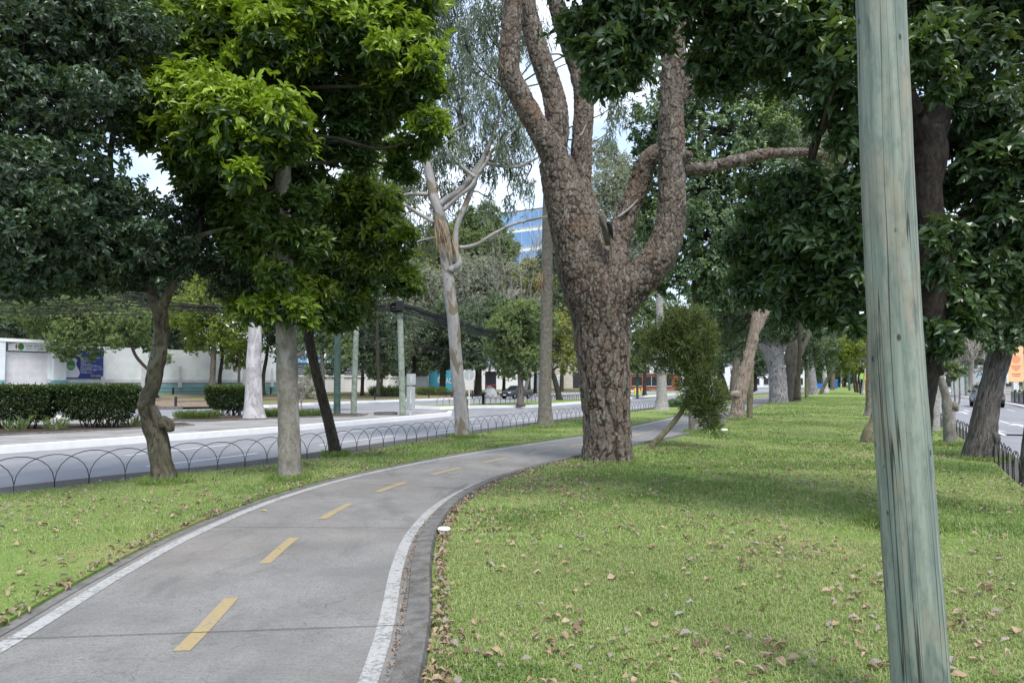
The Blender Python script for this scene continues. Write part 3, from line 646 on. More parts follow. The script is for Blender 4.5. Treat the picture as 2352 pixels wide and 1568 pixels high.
# ================================================================ GRASS AND LEAVES
def blades(n, xa, xb, y0, y1, ln, wd, seed, mb, thin=None, segs=2):
    g = np.random.default_rng(seed)
    y = y0 + (y1 - y0) * g.random(n) ** .9; u = g.random(n); A, B = xa(y), xb(y); x = A + (B - A) * (.004 + .992 * u)
    ok = np.abs(x) < y * .80 + 1.5
    ok &= g.random(len(x)) > np.clip(2.2 * (fbm(np.c_[x, y, x * 0] * .9, 3, 61) - .55), 0, .75)
    x, y, u = x[ok], y[ok], u[ok]; n = len(x)
    z = lawn_z(x, y) * np.minimum(1, np.minimum(u, 1 - u) * 12) - .004
    th = g.random(n) * 2 * PI; lean = .3 + 1.0 * g.random(n); side = np.c_[np.cos(th), np.sin(th), np.zeros(n)]; fw = np.c_[-np.sin(th), np.cos(th), np.zeros(n)]
    pn = np.c_[x, y, np.zeros(n)]
    dry = np.clip(.50 + 1.2 * fbm(pn * .35, 3, 21) + .45 * vnoise(pn * 2.1, 4) + .35 * vnoise(pn * 6, 14) + .30 * np.exp(-((y - 7.2) / 2.2) ** 2) - .35 * np.exp(-((y - 3.8) / 1.2) ** 2), 0, 1)  # also paler in a band across mid lawn, greener and darker nearest the camera
    h = ln * (.55 + .7 * g.random(n)) * (1.25 - .55 * dry); w = wd * (.7 + .6 * g.random(n))
    b = np.c_[x, y, z]
    mid = b + fw * (h * lean * .35)[:, None] + np.c_[np.zeros((n, 2)), h * .6]; tip = b + fw * (h * lean)[:, None] + np.c_[np.zeros((n, 2)), h * (.95 - .35 * lean)]
    V = np.stack([b - side * w[:, None] / 2, b + side * w[:, None] / 2, mid + side * w[:, None] * .4, mid - side * w[:, None] * .4, tip], 1).reshape(-1, 3)
    o = np.arange(n)[:, None] * 5
    rn = np.clip(.15 + .62 * dry + .25 * vnoise(pn * 1.3, 8) + .28 * g.normal(size=n), 0, 1)
    ag = np.where(g.random(n) < .10 + .42 * dry ** 1.5, .35 + .55 * g.random(n), .15 * g.random(n))
    mb.add(V, o + [[3, 2, 4]], o + [[0, 1, 2, 3]], None, rnd=np.repeat(rn, 5), age=np.repeat(ag, 5))
gm = MB()
blades(130000, x_pr, x_fr, 2.9, 7.5, .06, .006, 1, gm); blades(110000, x_pr, x_fr, 7.5, 15, .06, .010, 2, gm); blades(110000, x_pr, x_fr, 15, 34, .06, .016, 3, gm)
blades(45000, x_pr, x_fr, 34, 80, .07, .035, 4, gm)
blades(60000, x_fl, x_pl, 4.0, 12.5, .055, .006, 5, gm); blades(45000, x_fl, x_pl, 12.5, 34, .06, .013, 6, gm)
tag(gm.build('lawn_grass', M['grass_blades']), 'short green grass blades covering the park lawn', 'grass', kind='stuff')
# tufts left longer round trunk feet
def tuft(mb, c, r, n, ln, wd, seed):
    g = np.random.default_rng(seed); th = g.random(n) * 2 * PI; rr = r * np.sqrt(g.random(n)); b = np.c_[c[0] + rr * np.cos(th), c[1] + rr * np.sin(th), np.full(n, c[2])]
    d = np.c_[g.normal(size=(n, 2)) * .4, np.ones(n)]; leaf_mesh(mb, b, d, g.normal(size=(n, 3)), ln * (.5 + g.random(n)), wd, g.random(n), (g.random(n) < .2) * .5, .25, .05)
tm = MB()
for (px, py, r) in ((1395, 1066, .85), (378, 1107, .45), (667, 1102, .4), (1595, 994, .4), (1690, 965, .5), (1062, 1004, .45), (770, 1046, .35), (1253, 981, .6), (2180, 1023, .4), (2258, 1057, .5), (2070, 1210, .5), (1787, 927, .9)):
    tuft(tm, G(px, py), r, 900, .11, .011, int(px))
tag(tm.build('grass_tuft', M['grass_blades']), 'longer grass left uncut round the feet of the trees', 'grass', kind='stuff')
def dry_leaf(mb, p, s, th, tilt, g, curl):
    d = np.c_[np.cos(th), np.sin(th), tilt]; nr = np.c_[g.normal(size=(len(p), 2)) * .35, np.ones(len(p))]
    leaf_mesh(mb, p, d, nr, s, s * (.42 + .2 * g.random(len(p))), g.random(len(p)), (g.random(len(p)) < .25) * 1.0, curl, .3)
lm = MB(); g = np.random.default_rng(11)
def scatter(n, xa, xb, y0, y1, s, pw=1.0, lift=.035):
    y = y0 + (y1 - y0) * g.random(n) ** pw; A, B = xa(y), xb(y); x = A + (B - A) * g.random(n); ok = np.abs(x) < y * .8 + 1
    x, y = x[ok], y[ok]
    cl = vnoise(np.c_[x, y, x * 0] * .7, 33) + .5 * vnoise(np.c_[x, y, x * 0] * 2.2, 3); k = g.random(len(x)) < np.clip(.35 + 1.3 * cl, .03, 1); x, y = x[k], y[k]
    p = np.c_[x, y, lawn_z(x, y) + lift * (.6 + .8 * g.random(len(x)))]
    dry_leaf(lm, p, s * (.5 + .8 * g.random(len(x))), g.random(len(x)) * 6.28, g.normal(size=len(x)) * .25, g, .08 + .2 * g.random((len(x), 1)))
scatter(6500, x_pr, x_fr, 3.2, 20, .07, .9); scatter(1800, x_pr, x_fr, 20, 50, .11); scatter(1500, x_fl, x_pl, 4.5, 15, .09); scatter(900, x_fl, x_pl, 15, 40, .11); scatter(1500, x_fl, lambda y: x_fl(y) + 1.1, 11, 26, .085); scatter(500, x_pr, lambda y: x_pr(y) + 1.6, 9, 17, .08)
# leaves drifted against the kerbs
for w0, w1, n, y1, z in ((HW + .36, HW + .47, 620, 12.5, .0), (HW + .10, HW + .15, 600, 14, PZ + .008), (-HW - .26, -HW - .15, 480, 18, .0)):
    k = np.searchsorted(pc[:, 1], 2.8 + (y1 - 2.8) * g.random(n) ** 1.3); w = w0 + (w1 - w0) * g.random(n); p2 = pc[k] + nm[k] * w[:, None]
    dry_leaf(lm, np.c_[p2, z + .035 * g.random(n)], (.07 if n != 600 else .03) * (.5 + .7 * g.random(n)), g.random(n) * 6.28, g.normal(size=n) * .45, g, .3 + .3 * g.random((n, 1)))
# pine needles on kerb and fine twigs on the slab
n = 260; k = np.searchsorted(pc[:, 1], 3.2 + 10 * g.random(n)); w = HW + .1 + .34 * g.random(n) * g.random(n); p2 = pc[k] + nm[k] * w[:, None]; th = g.random(n) * 6.28
leaf_mesh(lm, np.c_[p2, np.where(w > HW + .17, .06, PZ + .012)], np.c_[np.cos(th), np.sin(th), .03 * g.normal(size=n)], np.c_[g.normal(size=(n, 2)) * .1, np.ones(n)], .16, .0035, g.random(n) * .6, np.zeros(n), .05, 0)
n = 90; k = np.searchsorted(pc[:, 1], 3.2 + 12 * g.random(n)); w = -1.2 + 2.4 * g.random(n); p2 = pc[k] + nm[k] * w[:, None]; th = g.random(n) * 6.28
leaf_mesh(lm, np.c_[p2, np.full(n, PZ + .012)], np.c_[np.cos(th), np.sin(th), .02 * g.normal(size=n)], np.c_[g.normal(size=(n, 2)) * .1, np.ones(n)], .05 + .12 * g.random(n), .006, g.random(n) * .5, np.zeros(n), .05, 0)
tag(lm.build('leaf_litter', M['dry_leaf']), 'dry fallen leaves and needles scattered over the grass and against the kerbs', 'leaf litter', kind='stuff')
# the nearest fallen leaves, each a thing
protos = []
for kind, lab in (('tan', 'dry tan fallen leaf lying curled on the near lawn'), ('grey', 'dry greyish fallen leaf lying curled on the near lawn'), ('brown', 'dry dark brown fallen leaf lying curled on the near lawn')):
    for v in range(3):
        q = np.random.default_rng(50 + v); mb = MB()
        for s_ in range(1):
            nU, nV = 7, 5; uu = np.linspace(0, 1, nU); vv = np.linspace(-1, 1, nV)
            wv = np.sin(PI * np.clip(uu, .02, .985) ** .85) * (.25 + .06 * v); X = uu[:, None] + 0 * vv[None]; Y = wv[:, None] * vv[None] * (.9 + .1 * q.random((nU, nV)))
            Z = .22 * np.abs(vv)[None] * wv[:, None] * .9 + .10 * np.sin(uu * PI * (1 + .3 * v))[:, None] + .05 * q.normal(size=(nU, nV)) * np.abs(vv)[None]
            V = np.stack([X - .5, Y, Z], 2).reshape(-1, 3); i = np.arange(nU - 1)[:, None]; j = np.arange(nV - 1)[None]
            mb.add(V, None, np.stack([i * nV + j, (i + 1) * nV + j, (i + 1) * nV + j + 1, i * nV + j + 1], 2).reshape(-1, 4))
            mb.add([[-.75, -.01, .02], [-.75, .01, .02], [-.49, .012, .03], [-.49, -.012, .03]], None, [[0, 1, 2, 3]])
        protos.append((kind, lab, mb))
cnt = 0; used = {}
g = np.random.default_rng(77)
while cnt < 285:
    left = cnt % 5 == 4
    y = (4.2 + 5.5 * g.random()) if left else 3.3 + 5.2 * g.random() ** 1.15
    A, B = (x_fl(y), x_pl(y)) if left else (x_pr(y), min(x_fr(y), y * .78)); x = A + (B - A) * (.02 + .96 * g.random())
    if abs(x) > y * .79: continue
    kind, lab, mb = protos[int(g.choice(9, p=[.2, .2, .17, .09, .08, .06, .08, .07, .05]))]; key = id(mb)
    if key not in used: o = mb.build('fallen_leaf', M[kind + '_leaf'], None, True); used[key] = o
    else: o = used[key].copy(); COL.objects.link(o)
    tag(o, lab, 'leaf', 'fallen %s leaves on the lawn' % kind)
    s = .05 + .06 * g.random() ** 1.5; o.location = (x, y, float(lawn_z(np.array([x]), np.array([y]))[0]) + .03); o.rotation_euler = (g.normal() * .25, g.normal() * .2, g.random() * 6.28); o.scale = (s, s, s)
    cnt += 1
yl = MB()
kind, lab, mb = protos[0]
for (px, py, lb) in ((606, 1172, 'yellow fallen leaf lying on the path beside the long white line'), (108, 1345, 'yellow fallen leaf lying on the white line nearest the camera')):
    o = mb.build('fallen_leaf', M['yellow_leaf'], None, True); tag(o, lb, 'leaf'); o.location = G(px, py, PZ + .012); o.scale = (.1, .1, .06); o.rotation_euler = (0, 0, px)
# yellow-leaf pieces of rubbish: flattened white cup by the kerb and a paper on the grass
m = MB(); lathe(m, G(1020, 1224, .0) + [0, 0, .0], [(.0, .05), (.05, .05), (.055, .03), (.07, .035), (.075, .055), (.068, .065), (.05, .05)], 18); tag(m.build('crushed_cup', M['plain_white'], None, True), 'crushed white foam cup lying on the concrete kerb', 'cup')
m = MB(); m.box(G(1663, 989, .0) + [0, 0, .05], (.26, .12, .05), .4, .8); tag(m.build('paper_carton', M['plain_white']), 'small white paper carton lying on the grass beside the path', 'litter')
#==PART3==
# ================================================================ GREAT PINE (tubes fused to one skin, bark plates pushed out of it)
def fused_pine():
    D = 15.1; m = MB()
    def tr(path, dD, sides=24, lobes=0.0, z0=None):
        pts = [P(x, y, D + d) for (x, y, w), d in zip(path, dD)]; rad = [w / 2 * (D) / F for _, _, w in path]
        if z0 is not None: pts[0][2] = -.2
        tube(m, pts, rad, sides, .10, .035, 1.6, 3, True, lobes)
    tr([(1395, 1075, 132), (1395, 1050, 116), (1395, 1000, 108), (1392, 930, 108), (1388, 860, 116), (1385, 800, 124), (1382, 740, 130), (1370, 690, 138), (1350, 630, 132), (1332, 560, 122), (1312, 490, 108), (1292, 430, 92), (1276, 370, 78)], [0] * 13, 32, .05, 0)
    tr([(1385, 760, 110), (1392, 690, 110), (1400, 620, 92), (1408, 560, 70), (1418, 520, 52)], [0, -.1, -.05, .1, .2])
    tr([(1300, 450, 70), (1270, 355, 62), (1246, 310, 54), (1220, 268, 50), (1194, 218, 49), (1172, 178, 49), (1169, 150, 47), (1173, 80, 46), (1181, 0, 45), (1186, -130, 42)], [0, -.1, -.15, -.2, -.25, -.3, -.3, -.3, -.3, -.3])
    tr([(1300, 440, 74), (1276, 360, 58), (1280, 295, 55), (1276, 243, 52), (1263, 192, 50), (1240, 128, 48), (1222, 64, 46), (1207, 0, 45), (1195, -130, 42)], [0, .05, .1, .1, .1, .12, .15, .15, .15])
    tr([(1352, 560, 80), (1344, 480, 62), (1334, 430, 52), (1336, 330, 49), (1341, 238, 46), (1331, 176, 43), (1308, 110, 39), (1285, 45, 36), (1272, -10, 34), (1255, -100, 30)], [.2, .3, .35, .4, .45, .5, .5, .5, .5, .5])
    tr([(1392, 730, 96), (1430, 680, 88), (1482, 628, 80), (1520, 578, 74), (1540, 510, 66), (1543, 430, 60), (1543, 350, 60), (1542, 256, 56), (1547, 150, 52), (1553, 50, 45), (1556, -100, 42)], [0, -.05, -.1, -.15, -.2, -.2, -.2, -.2, -.2, -.2, -.2])
    tr([(1402, 600, 60), (1428, 530, 54), (1448, 470, 48), (1470, 422, 46), (1482, 380, 45), (1500, 358, 44), (1535, 350, 40)], [.2, .25, .25, .2, .1, -.02, -.15])
    tr([(1545, 382, 36), (1580, 386, 30), (1610, 389, 28), (1640, 383, 26), (1700, 368, 27), (1740, 357, 25), (1800, 351, 19), (1860, 350, 17), (1905, 363, 14), (1945, 388, 10)], [-.2, -.2, -.2, -.2, -.2, -.2, -.2, -.2, -.2, -.2], 12)
    tr([(1545, 235, 40), (1572, 210, 42), (1592, 192, 40), (1606, 182, 38)], [-.2, -.2, -.2, -.2], 14)
    tr([(1560, 368, 34), (1580, 358, 24), (1586, 352, 18)], [-.3, -.4, -.45], 10)
    o = m.build('tmp', None)
    md = o.modifiers.new('r', 'REMESH'); md.mode = 'VOXEL'; md.voxel_size = .019; md.use_smooth_shade = True
    sm = o.modifiers.new('s', 'SMOOTH'); sm.factor = .5; sm.iterations = 7
    dg = bpy.context.evaluated_depsgraph_get(); me = bpy.data.meshes.new_from_object(o.evaluated_get(dg))
    bpy.data.objects.remove(o)
    n = len(me.vertices); V = np.zeros(n * 3, np.float32); me.vertices.foreach_get('co', V); V = V.reshape(-1, 3).astype(float)
    N = np.zeros(n * 3, np.float32); me.vertices.foreach_get('normal', N); N = N.reshape(-1, 3).astype(float)
    low = np.clip((6.2 - V[:, 2]) / 5.0, 0, 1)[:, None]
    warp = np.stack([vnoise(V * 2.2, 1), vnoise(V * 2.2, 2), vnoise(V * 2.2, 3)], 1) * .07
    q = (V + warp)
    warp2 = np.stack([vnoise(V * 11, 5), vnoise(V * 11, 6), vnoise(V * 11, 7)], 1) * .045; q = q + warp2
    d1, d2, cid = voronoi(q * np.array([10, 10, 4.4])); e1 = d2 - d1
    d1b, d2b, cidb = voronoi(q * np.array([7.0, 7.0, 1.0])); e2 = d2b - d1b
    edge = np.minimum(e1 * (.75 + .5 * vnoise(V * 3, 12)) + .55 * np.maximum(0, low[:, 0] - .55), e2 * .7 + .5 * np.maximum(0, .5 - low[:, 0]))
    d1c, d2c, cidc = voronoi(q * np.array([19, 19, 8.5]) + 3.3); edge = np.minimum(edge, (d2c - d1c) * .9 + .11)
    cl = np.clip(edge / .15, 0, 1)
    disp = (.018 + .024 * low[:, 0]) * (cl ** .6 - .5) + .016 * (cid - .5) * (1 - low[:, 0]) + .008 * (cidc - .5) + .012 * (cidb - .5) * low[:, 0] + .009 * fbm(V * 24, 2, 4)
    disp *= np.where(V[:, 2] > 0, 1, 1)
    V2 = V + N * disp[:, None]
    me.vertices.foreach_set('co', V2.astype(np.float32).ravel())
    for nm_, arr in (('plate', np.clip(.2 + .35 * cid + .3 * cidc + .25 * fbm(V * 1.2, 2, 9), 0, 1)), ('edge', edge)):
        a = me.attributes.new(nm_, 'FLOAT', 'POINT'); a.data.foreach_set('value', arr.astype(np.float32))
    me.materials.clear(); me.materials.append(M['pine_bark']); me.polygons.foreach_set('use_smooth', np.ones(len(me.polygons), bool)); me.update()
    b = G(1395, 1062)
    e = empty('pine_tree', (b[0], b[1], 0), 'massive pine with plated reddish bark forking into several thick limbs beside the cycle path', 'pine tree')
    t = bpy.data.objects.new('trunk', me); COL.objects.link(t); t.parent = e; t.matrix_parent_inverse = e.matrix_basis.inverted()
    # broken hollow stub
    m = MB(); tube(m, [P(1398, 560, 14.55), P(1393, 530, 14.35), P(1385, 505, 14.3), P(1381, 495, 14.3)], [.09, .095, .085, .075], 14, .03, .2, 9, 5)
    tube(m, [P(1400, 540, 14.42), P(1405, 575, 14.4), P(1404, 620, 14.42)], [.03, .018, .006], 8, .05, .1, 5, 2)
    m.build('broken_stub', M['ribbed_bark'], e, True)
    m = MB(); tube(m, [P(1392, 523, 14.29), P(1399, 512, 14.215), P(1404, 530, 14.25), P(1407, 548, 14.3)], [.03, .045, .04, .012], 10, .03, .1); m.build('hollow', M['sign_black'], e, True)
    # dead side twigs
    for a, b_, r in (((1415, 520), (1440, 455), .012), ((1418, 500), (1480, 440), .03), ((1168, 152), (1160, 143), .02), ((1330, 312), (1345, 288), .02)):
        m = MB(); tube(m, [P(*a, 15), P((a[0] + b_[0]) / 2, (a[1] + b_[1]) / 2 + 6, 15.1), P(*b_, 15.2)], [r, r * .8, r * .5], 6, .1); m.build('dead_twig', M['pale_twig'], e, True)
    # needle clumps high in the limbs, above the picture
    m = MB()
    for k, (px, py, dD, r) in enumerate(((1150, -190, 0, 120), (1230, -220, .3, 130), (1330, -260, .5, 120), (1560, -200, -.2, 120), (1480, -280, 0, 120), (1660, -150, 0, 70))):
        sprays(m, P(px, py, 15 + dD), r * 15 / F, 900, .16, .012, 900 + k, .7)
    for k, (px, py, r) in enumerate(((1905, 360, 30), (1950, 392, 26))): sprays(m, P(px, py, 14.9), r * 15 / F, 160, .14, .010, 950 + k, .7)
    m.build('crown', M['cypress_leaf'], e)
fused_pine()
# ================================================================ NEAR TREES
g0 = G(378, 1105)
tree('evergreen_tree', 'crooked knobbly trunk forking under a dark evergreen crown, beside the low hoop railing', 'tree', g0,
     [(12.1, [(378, 1112, 64), (377, 1098, 58), (369, 1055, 48), (362, 1009, 47), (355, 985, 48), (346, 955, 42), (337, 932, 38), (341, 905, 34), (350, 888, 33), (356, 850, 37), (363, 816, 36), (370, 767, 31), (369, 727, 31), (363, 695, 35)]),
      (12.1, [(360, 700, 28), (347, 672, 22), (334, 646, 20), (318, 612, 18), (290, 560, 15), (250, 480, 12)]),
      (12.1, [(372, 702, 26), (383, 683, 22), (395, 655, 20), (400, 622, 18), (410, 590, 16), (455, 545, 13), (520, 525, 9)]),
      (12.1, [(290, 560, 14), (255, 400, 13), (262, 300, 12), (290, 220, 9), (320, 150, 7)]),
      (12.0, [(372, 968, 30), (388, 975, 26), (391, 990, 20)]), (12.0, [(336, 930, 26), (324, 928, 22), (320, 922, 12)])],
     [(60, 40, 10, 150), (200, 90, 11, 140), (320, 50, 12, 100), (50, 230, 10, 140), (190, 250, 11, 120), (60, 410, 9.5, 120), (180, 410, 10.5, 100), (280, 470, 11, 70), (60, 550, 9.5, 110), (175, 550, 10.3, 105),
      (280, 570, 11, 75), (375, 540, 12, 60), (430, 500, 12.5, 55), (60, 640, 10, 62), (160, 625, 11, 66), (480, 470, 13, 50), (250, 620, 11.3, 60), (470, 560, 13, 60), (520, 620, 13, 55), (400, 590, 12.3, 50), (330, 610, 12, 45),
      (100, -110, 11, 160), (300, -90, 12, 150), (-100, 60, 10.5, 160), (-110, 260, 10, 150), (-110, 430, 10, 140), (-100, 580, 10, 110)  , (330, 150, 12.3, 60)],
     'dark_leaf', 'crooked_bark', mul=1.35, grow=1.10, dens=480, per=6, ln=.115, wd=.052, new=.5, upb=.2, droop=.45, limb=(.045, .012), trunk_opts=dict(noise=.09, nf=4, sides=18, step=.05, lobes=.05), twig=.12, shell=.35)
tree('magnolia_tree', 'straight grey-trunked tree with bright yellow-green new leaves topping its dark crown', 'tree', G(667, 1100),
     [(12.4, [(667, 1108, 66), (666, 1092, 58), (665, 1060, 52), (664, 1000, 49), (662, 940, 48), (660, 880, 47), (659, 830, 47), (658, 790, 45), (656, 735, 44), (652, 600, 40), (650, 450, 36), (652, 330, 30), (648, 200, 24), (645, 60, 18), (650, -60, 12)]),
      (12.2, [(683, 817, 14), (692, 812, 12), (697, 806, 9)]), (12.3, [(645, 800, 16), (636, 794, 12), (632, 790, 9)])],
     [(440, 70, 12, 80, .9), (540, 50, 11.8, 80, .95), (640, 80, 11.5, 80, 1), (740, 40, 11.7, 90, 1), (840, 50, 11.8, 80, 1), (920, 100, 12, 75, 1), (960, 180, 12.2, 62, 1), (990, 285, 12.2, 42, 1), (905, 190, 12.4, 55, .7),
      (350, 190, 11.5, 62, .9), (430, 215, 11, 72, .95), (530, 255, 10.8, 80, 1), (640, 265, 10.8, 72, 1), (460, 300, 11, 70, .95), (560, 330, 10.9, 70, 1), (670, 315, 11, 50, 1), (345, 270, 11.6, 55, .5), (410, 360, 11.6, 45, .3),
      (600, 165, 12.7, 100, .15), (760, 190, 13, 105, .1), (850, 250, 13, 70, .1), (800, 330, 13, 62, 0), (510, 420, 12.8, 60, .1), (450, 430, 12.5, 45, .2), (600, 400, 13, 60, 0), (700, 400, 13.2, 55, 0), (930, 340, 12.6, 36, .3), (920, 395, 12.8, 26, .1),
      (480, -80, 12, 110, 1), (640, -90, 12, 120, 1), (800, -80, 12, 120, 1), (930, -20, 12.1, 80, 1), (600, -220, 12, 130, 1), (780, -210, 12.3, 120, 1), (480, 150, 12, 70, .5), (600, 470, 11.5, 40, .1), (700, 460, 11.7, 36, .1), (650, 540, 11.6, 34, .1), (645, 690, 12.0, 36, .7), (690, 715, 12.0, 28, .6), (600, 705, 11.9, 34, .7), (640, 620, 11.7, 34, .3), (560, 560, 12.2, 44, .2), (540, 480, 12.4, 50, .1), (720, 560, 12, 40, .2)],
     'new_growth_leaf', 'smooth_grey_bark', mul=1.5, grow=1.13, dens=430, per=7, ln=.19, wd=.066, upb=.75, droop=.25, limb=(.05, .014), trunk_opts=dict(noise=.05, nf=5, sides=20, step=.06, lobes=.03), twig=.10, newlim=-.4)
tree('leaning_tree', 'slim dark trunk leaning left behind the straight grey trunk, green drooping crown', 'tree', G(770, 1045),
     [(16.4, [(771, 1050, 34), (768, 1030, 27), (760, 990, 25), (748, 940, 24), (735, 892, 23), (722, 838, 22), (712, 790, 22), (709, 760, 24), (715, 720, 18), (730, 660, 15), (760, 580, 12), (800, 500, 8)]), (16.4, [(709, 770, 16), (690, 735, 13), (660, 690, 9)])],
     [(800, 440, 14.5, 46, .8), (855, 470, 14.5, 52, .7), (760, 510, 14.8, 65, .4), (870, 540, 14.5, 60, .6), (700, 590, 14.8, 65, .3), (800, 610, 14.5, 68, .3), (890, 620, 14.5, 50, .4), (935, 650, 14.5, 30, .5), (640, 640, 13.6, 58, .5), (720, 680, 13.8, 56, .5),
      (800, 690, 14.5, 48, .3), (590, 690, 13.6, 48, .6), (560, 620, 14, 42, .3), (640, 560, 14.5, 52, .2), (830, 560, 14.8, 50, .4), (620, 710, 13.4, 36, .7), (680, 520, 14.8, 48, .2), (760, 720, 14.8, 34, .2), (580, 540, 14.5, 40, .2)],
     'new_growth_leaf', 'dark_bark', mul=1.5, grow=1.15, dens=430, per=6, ln=.19, wd=.066, upb=.45, droop=.4, limb=(.05, .012), trunk_opts=dict(noise=.05, sides=14), twig=.12, newlim=-.25)
# eucalyptus
eu = lambda x, y, w: (x * .3662 + 804, y * .3662 + 230, w * .3662)
e = tree('eucalyptus_tree', 'tall eucalyptus with mottled white and tan peeling trunk and wispy grey-green drooping leaves', 'tree', G(1062, 1003),
     [(21.9, [(1064, 1010, 46), (1063, 998, 40), (1061, 970, 34), (1057, 920, 31), (1051, 867, 29), (1047, 812, 28), (1043, 757, 28), (1037, 702, 27), (1031, 647, 27), (1027, 610, 28), (1024, 575, 31), (1016, 523, 28), (1008, 486, 25), (998, 457, 23), (989, 413, 21), (980, 376, 18), (973, 355, 15), (966, 325, 9)]),
      (21.8, [(1034, 624, 20)[:3], eu(635, 1060, 48), eu(668, 1045, 46), eu(684, 1020, 42), eu(668, 960, 38), eu(660, 880, 38), eu(672, 790, 34), eu(710, 690, 36), eu(760, 570, 34), eu(795, 470, 32), eu(830, 380, 34), eu(880, 260, 28), eu(915, 170, 22), eu(950, 60, 16), eu(1000, -60, 12)]),
      (21.9, [eu(560, 660, 46), eu(610, 620, 44), eu(690, 570, 44), eu(755, 495, 44), eu(830, 385, 40)]),
      (21.6, [eu(585, 692, 26), eu(630, 650, 24), eu(690, 595, 24), eu(760, 540, 24), eu(800, 470, 22), eu(860, 380, 20), (890 * .3662 + 804, 347, 7), eu(970, 250, 14), eu(1040, 180, 10)]),
      (21.6, [eu(785, 485, 26), eu(740, 450, 24), eu(680, 400, 22), eu(620, 340, 20), eu(615, 280, 20), eu(645, 205, 18), eu(740, 150, 14)]),
      (21.9, [eu(850, 395, 20), eu(920, 410, 20), eu(1000, 420, 20), eu(1080, 410, 18), eu(1180, 360, 14)]),
      (21.9, [eu(490, 590, 26), eu(440, 590, 26), eu(380, 590, 24), eu(320, 600, 20), eu(200, 580, 16)]), (21.7, [eu(525, 765, 26), eu(470, 735, 24), eu(420, 705, 24), eu(330, 650, 18), eu(260, 620, 12)]),
      (21.7, [eu(685, 925, 24), eu(740, 920, 24), eu(800, 900, 22), eu(900, 840, 20), eu(1000, 788, 18), eu(1100, 758, 16), eu(1260, 725, 12)]), (21.9, [eu(530, 860, 12), eu(420, 890, 11), eu(300, 970, 9), eu(220, 930, 6)])],
     [(975, 20, 21.9, 60), (1050, 40, 22, 60), (1120, 50, 22.4, 62), (985, 110, 22.4, 55), (1060, 130, 22, 60), (1140, 140, 22, 56), (1030, 200, 22, 55), (1105, 220, 21.8, 56), (1170, 210, 22, 50), (1060, 285, 22, 36), (1140, 290, 22, 46), (1190, 320, 22, 36), (1010, 270, 22.4, 34),
      (900, 430, 22.4, 40), (960, 400, 22.6, 36), (1010, 350, 22.8, 36), (1000, 480, 23, 30), (880, 500, 22.6, 36), (1060, 420, 23, 26), (1000, 330, 22.6, 40), (1080, 340, 22.6, 34), (1130, 370, 22.4, 34), (1180, 380, 22.4, 30), (1050, 330, 21.4, 28), (1150, 330, 21.4, 30), (1200, 270, 22, 40), (1210, 420, 23, 24), (1170, 450, 23, 20), (940, 380, 22.4, 30), (980, 560, 22.6, 20), (940, 440, 22, 36), (915, 500, 22, 34), (960, 520, 22.5, 26), (905, 580, 22.3, 30), (1010, 430, 23, 36), (950, 60, 23, 55), (1200, 60, 23, 60), (1150, -60, 22, 100), (1000, -70, 22, 100), (1370, 140, 23.5, 48), (1420, 230, 23.5, 40), (1390, 60, 23.5, 60), (1470, 120, 23.5, 50), (1400, 300, 23.5, 22), (1080, 380, 22.4, 24), (1120, 450, 22, 16)],
     'gum_leaf', 'patchy_gum_bark', limbbark='branch_bark', kind='weeping', mul=1.9, grow=1.12, dens=680, per=12, ln=.26, wd=.032, limb=(.03, .012), twig=.9, trunk_opts=dict(noise=.05, sides=16, step=.08, lobes=.04), flat=.9)
m = MB(); g = np.random.default_rng(4)
for (px, py, n, l_) in ((1003, 500, 22, .9), (1010, 530, 16, .7), (1036, 545, 18, .7)):
    p = P(px, py, 21.55) + g.normal(size=(n, 3)) * [.09, .06, .12]; d = np.c_[.25 + .2 * g.normal(size=n), .1 * g.normal(size=n), -np.ones(n)]
    leaf_mesh(m, p, d, g.normal(size=(n, 3)), l_ * (.5 + .6 * g.random(n)), .035, g.random(n), np.zeros(n), .05, .1)
m.build('hanging_bark', M['straw'], e)
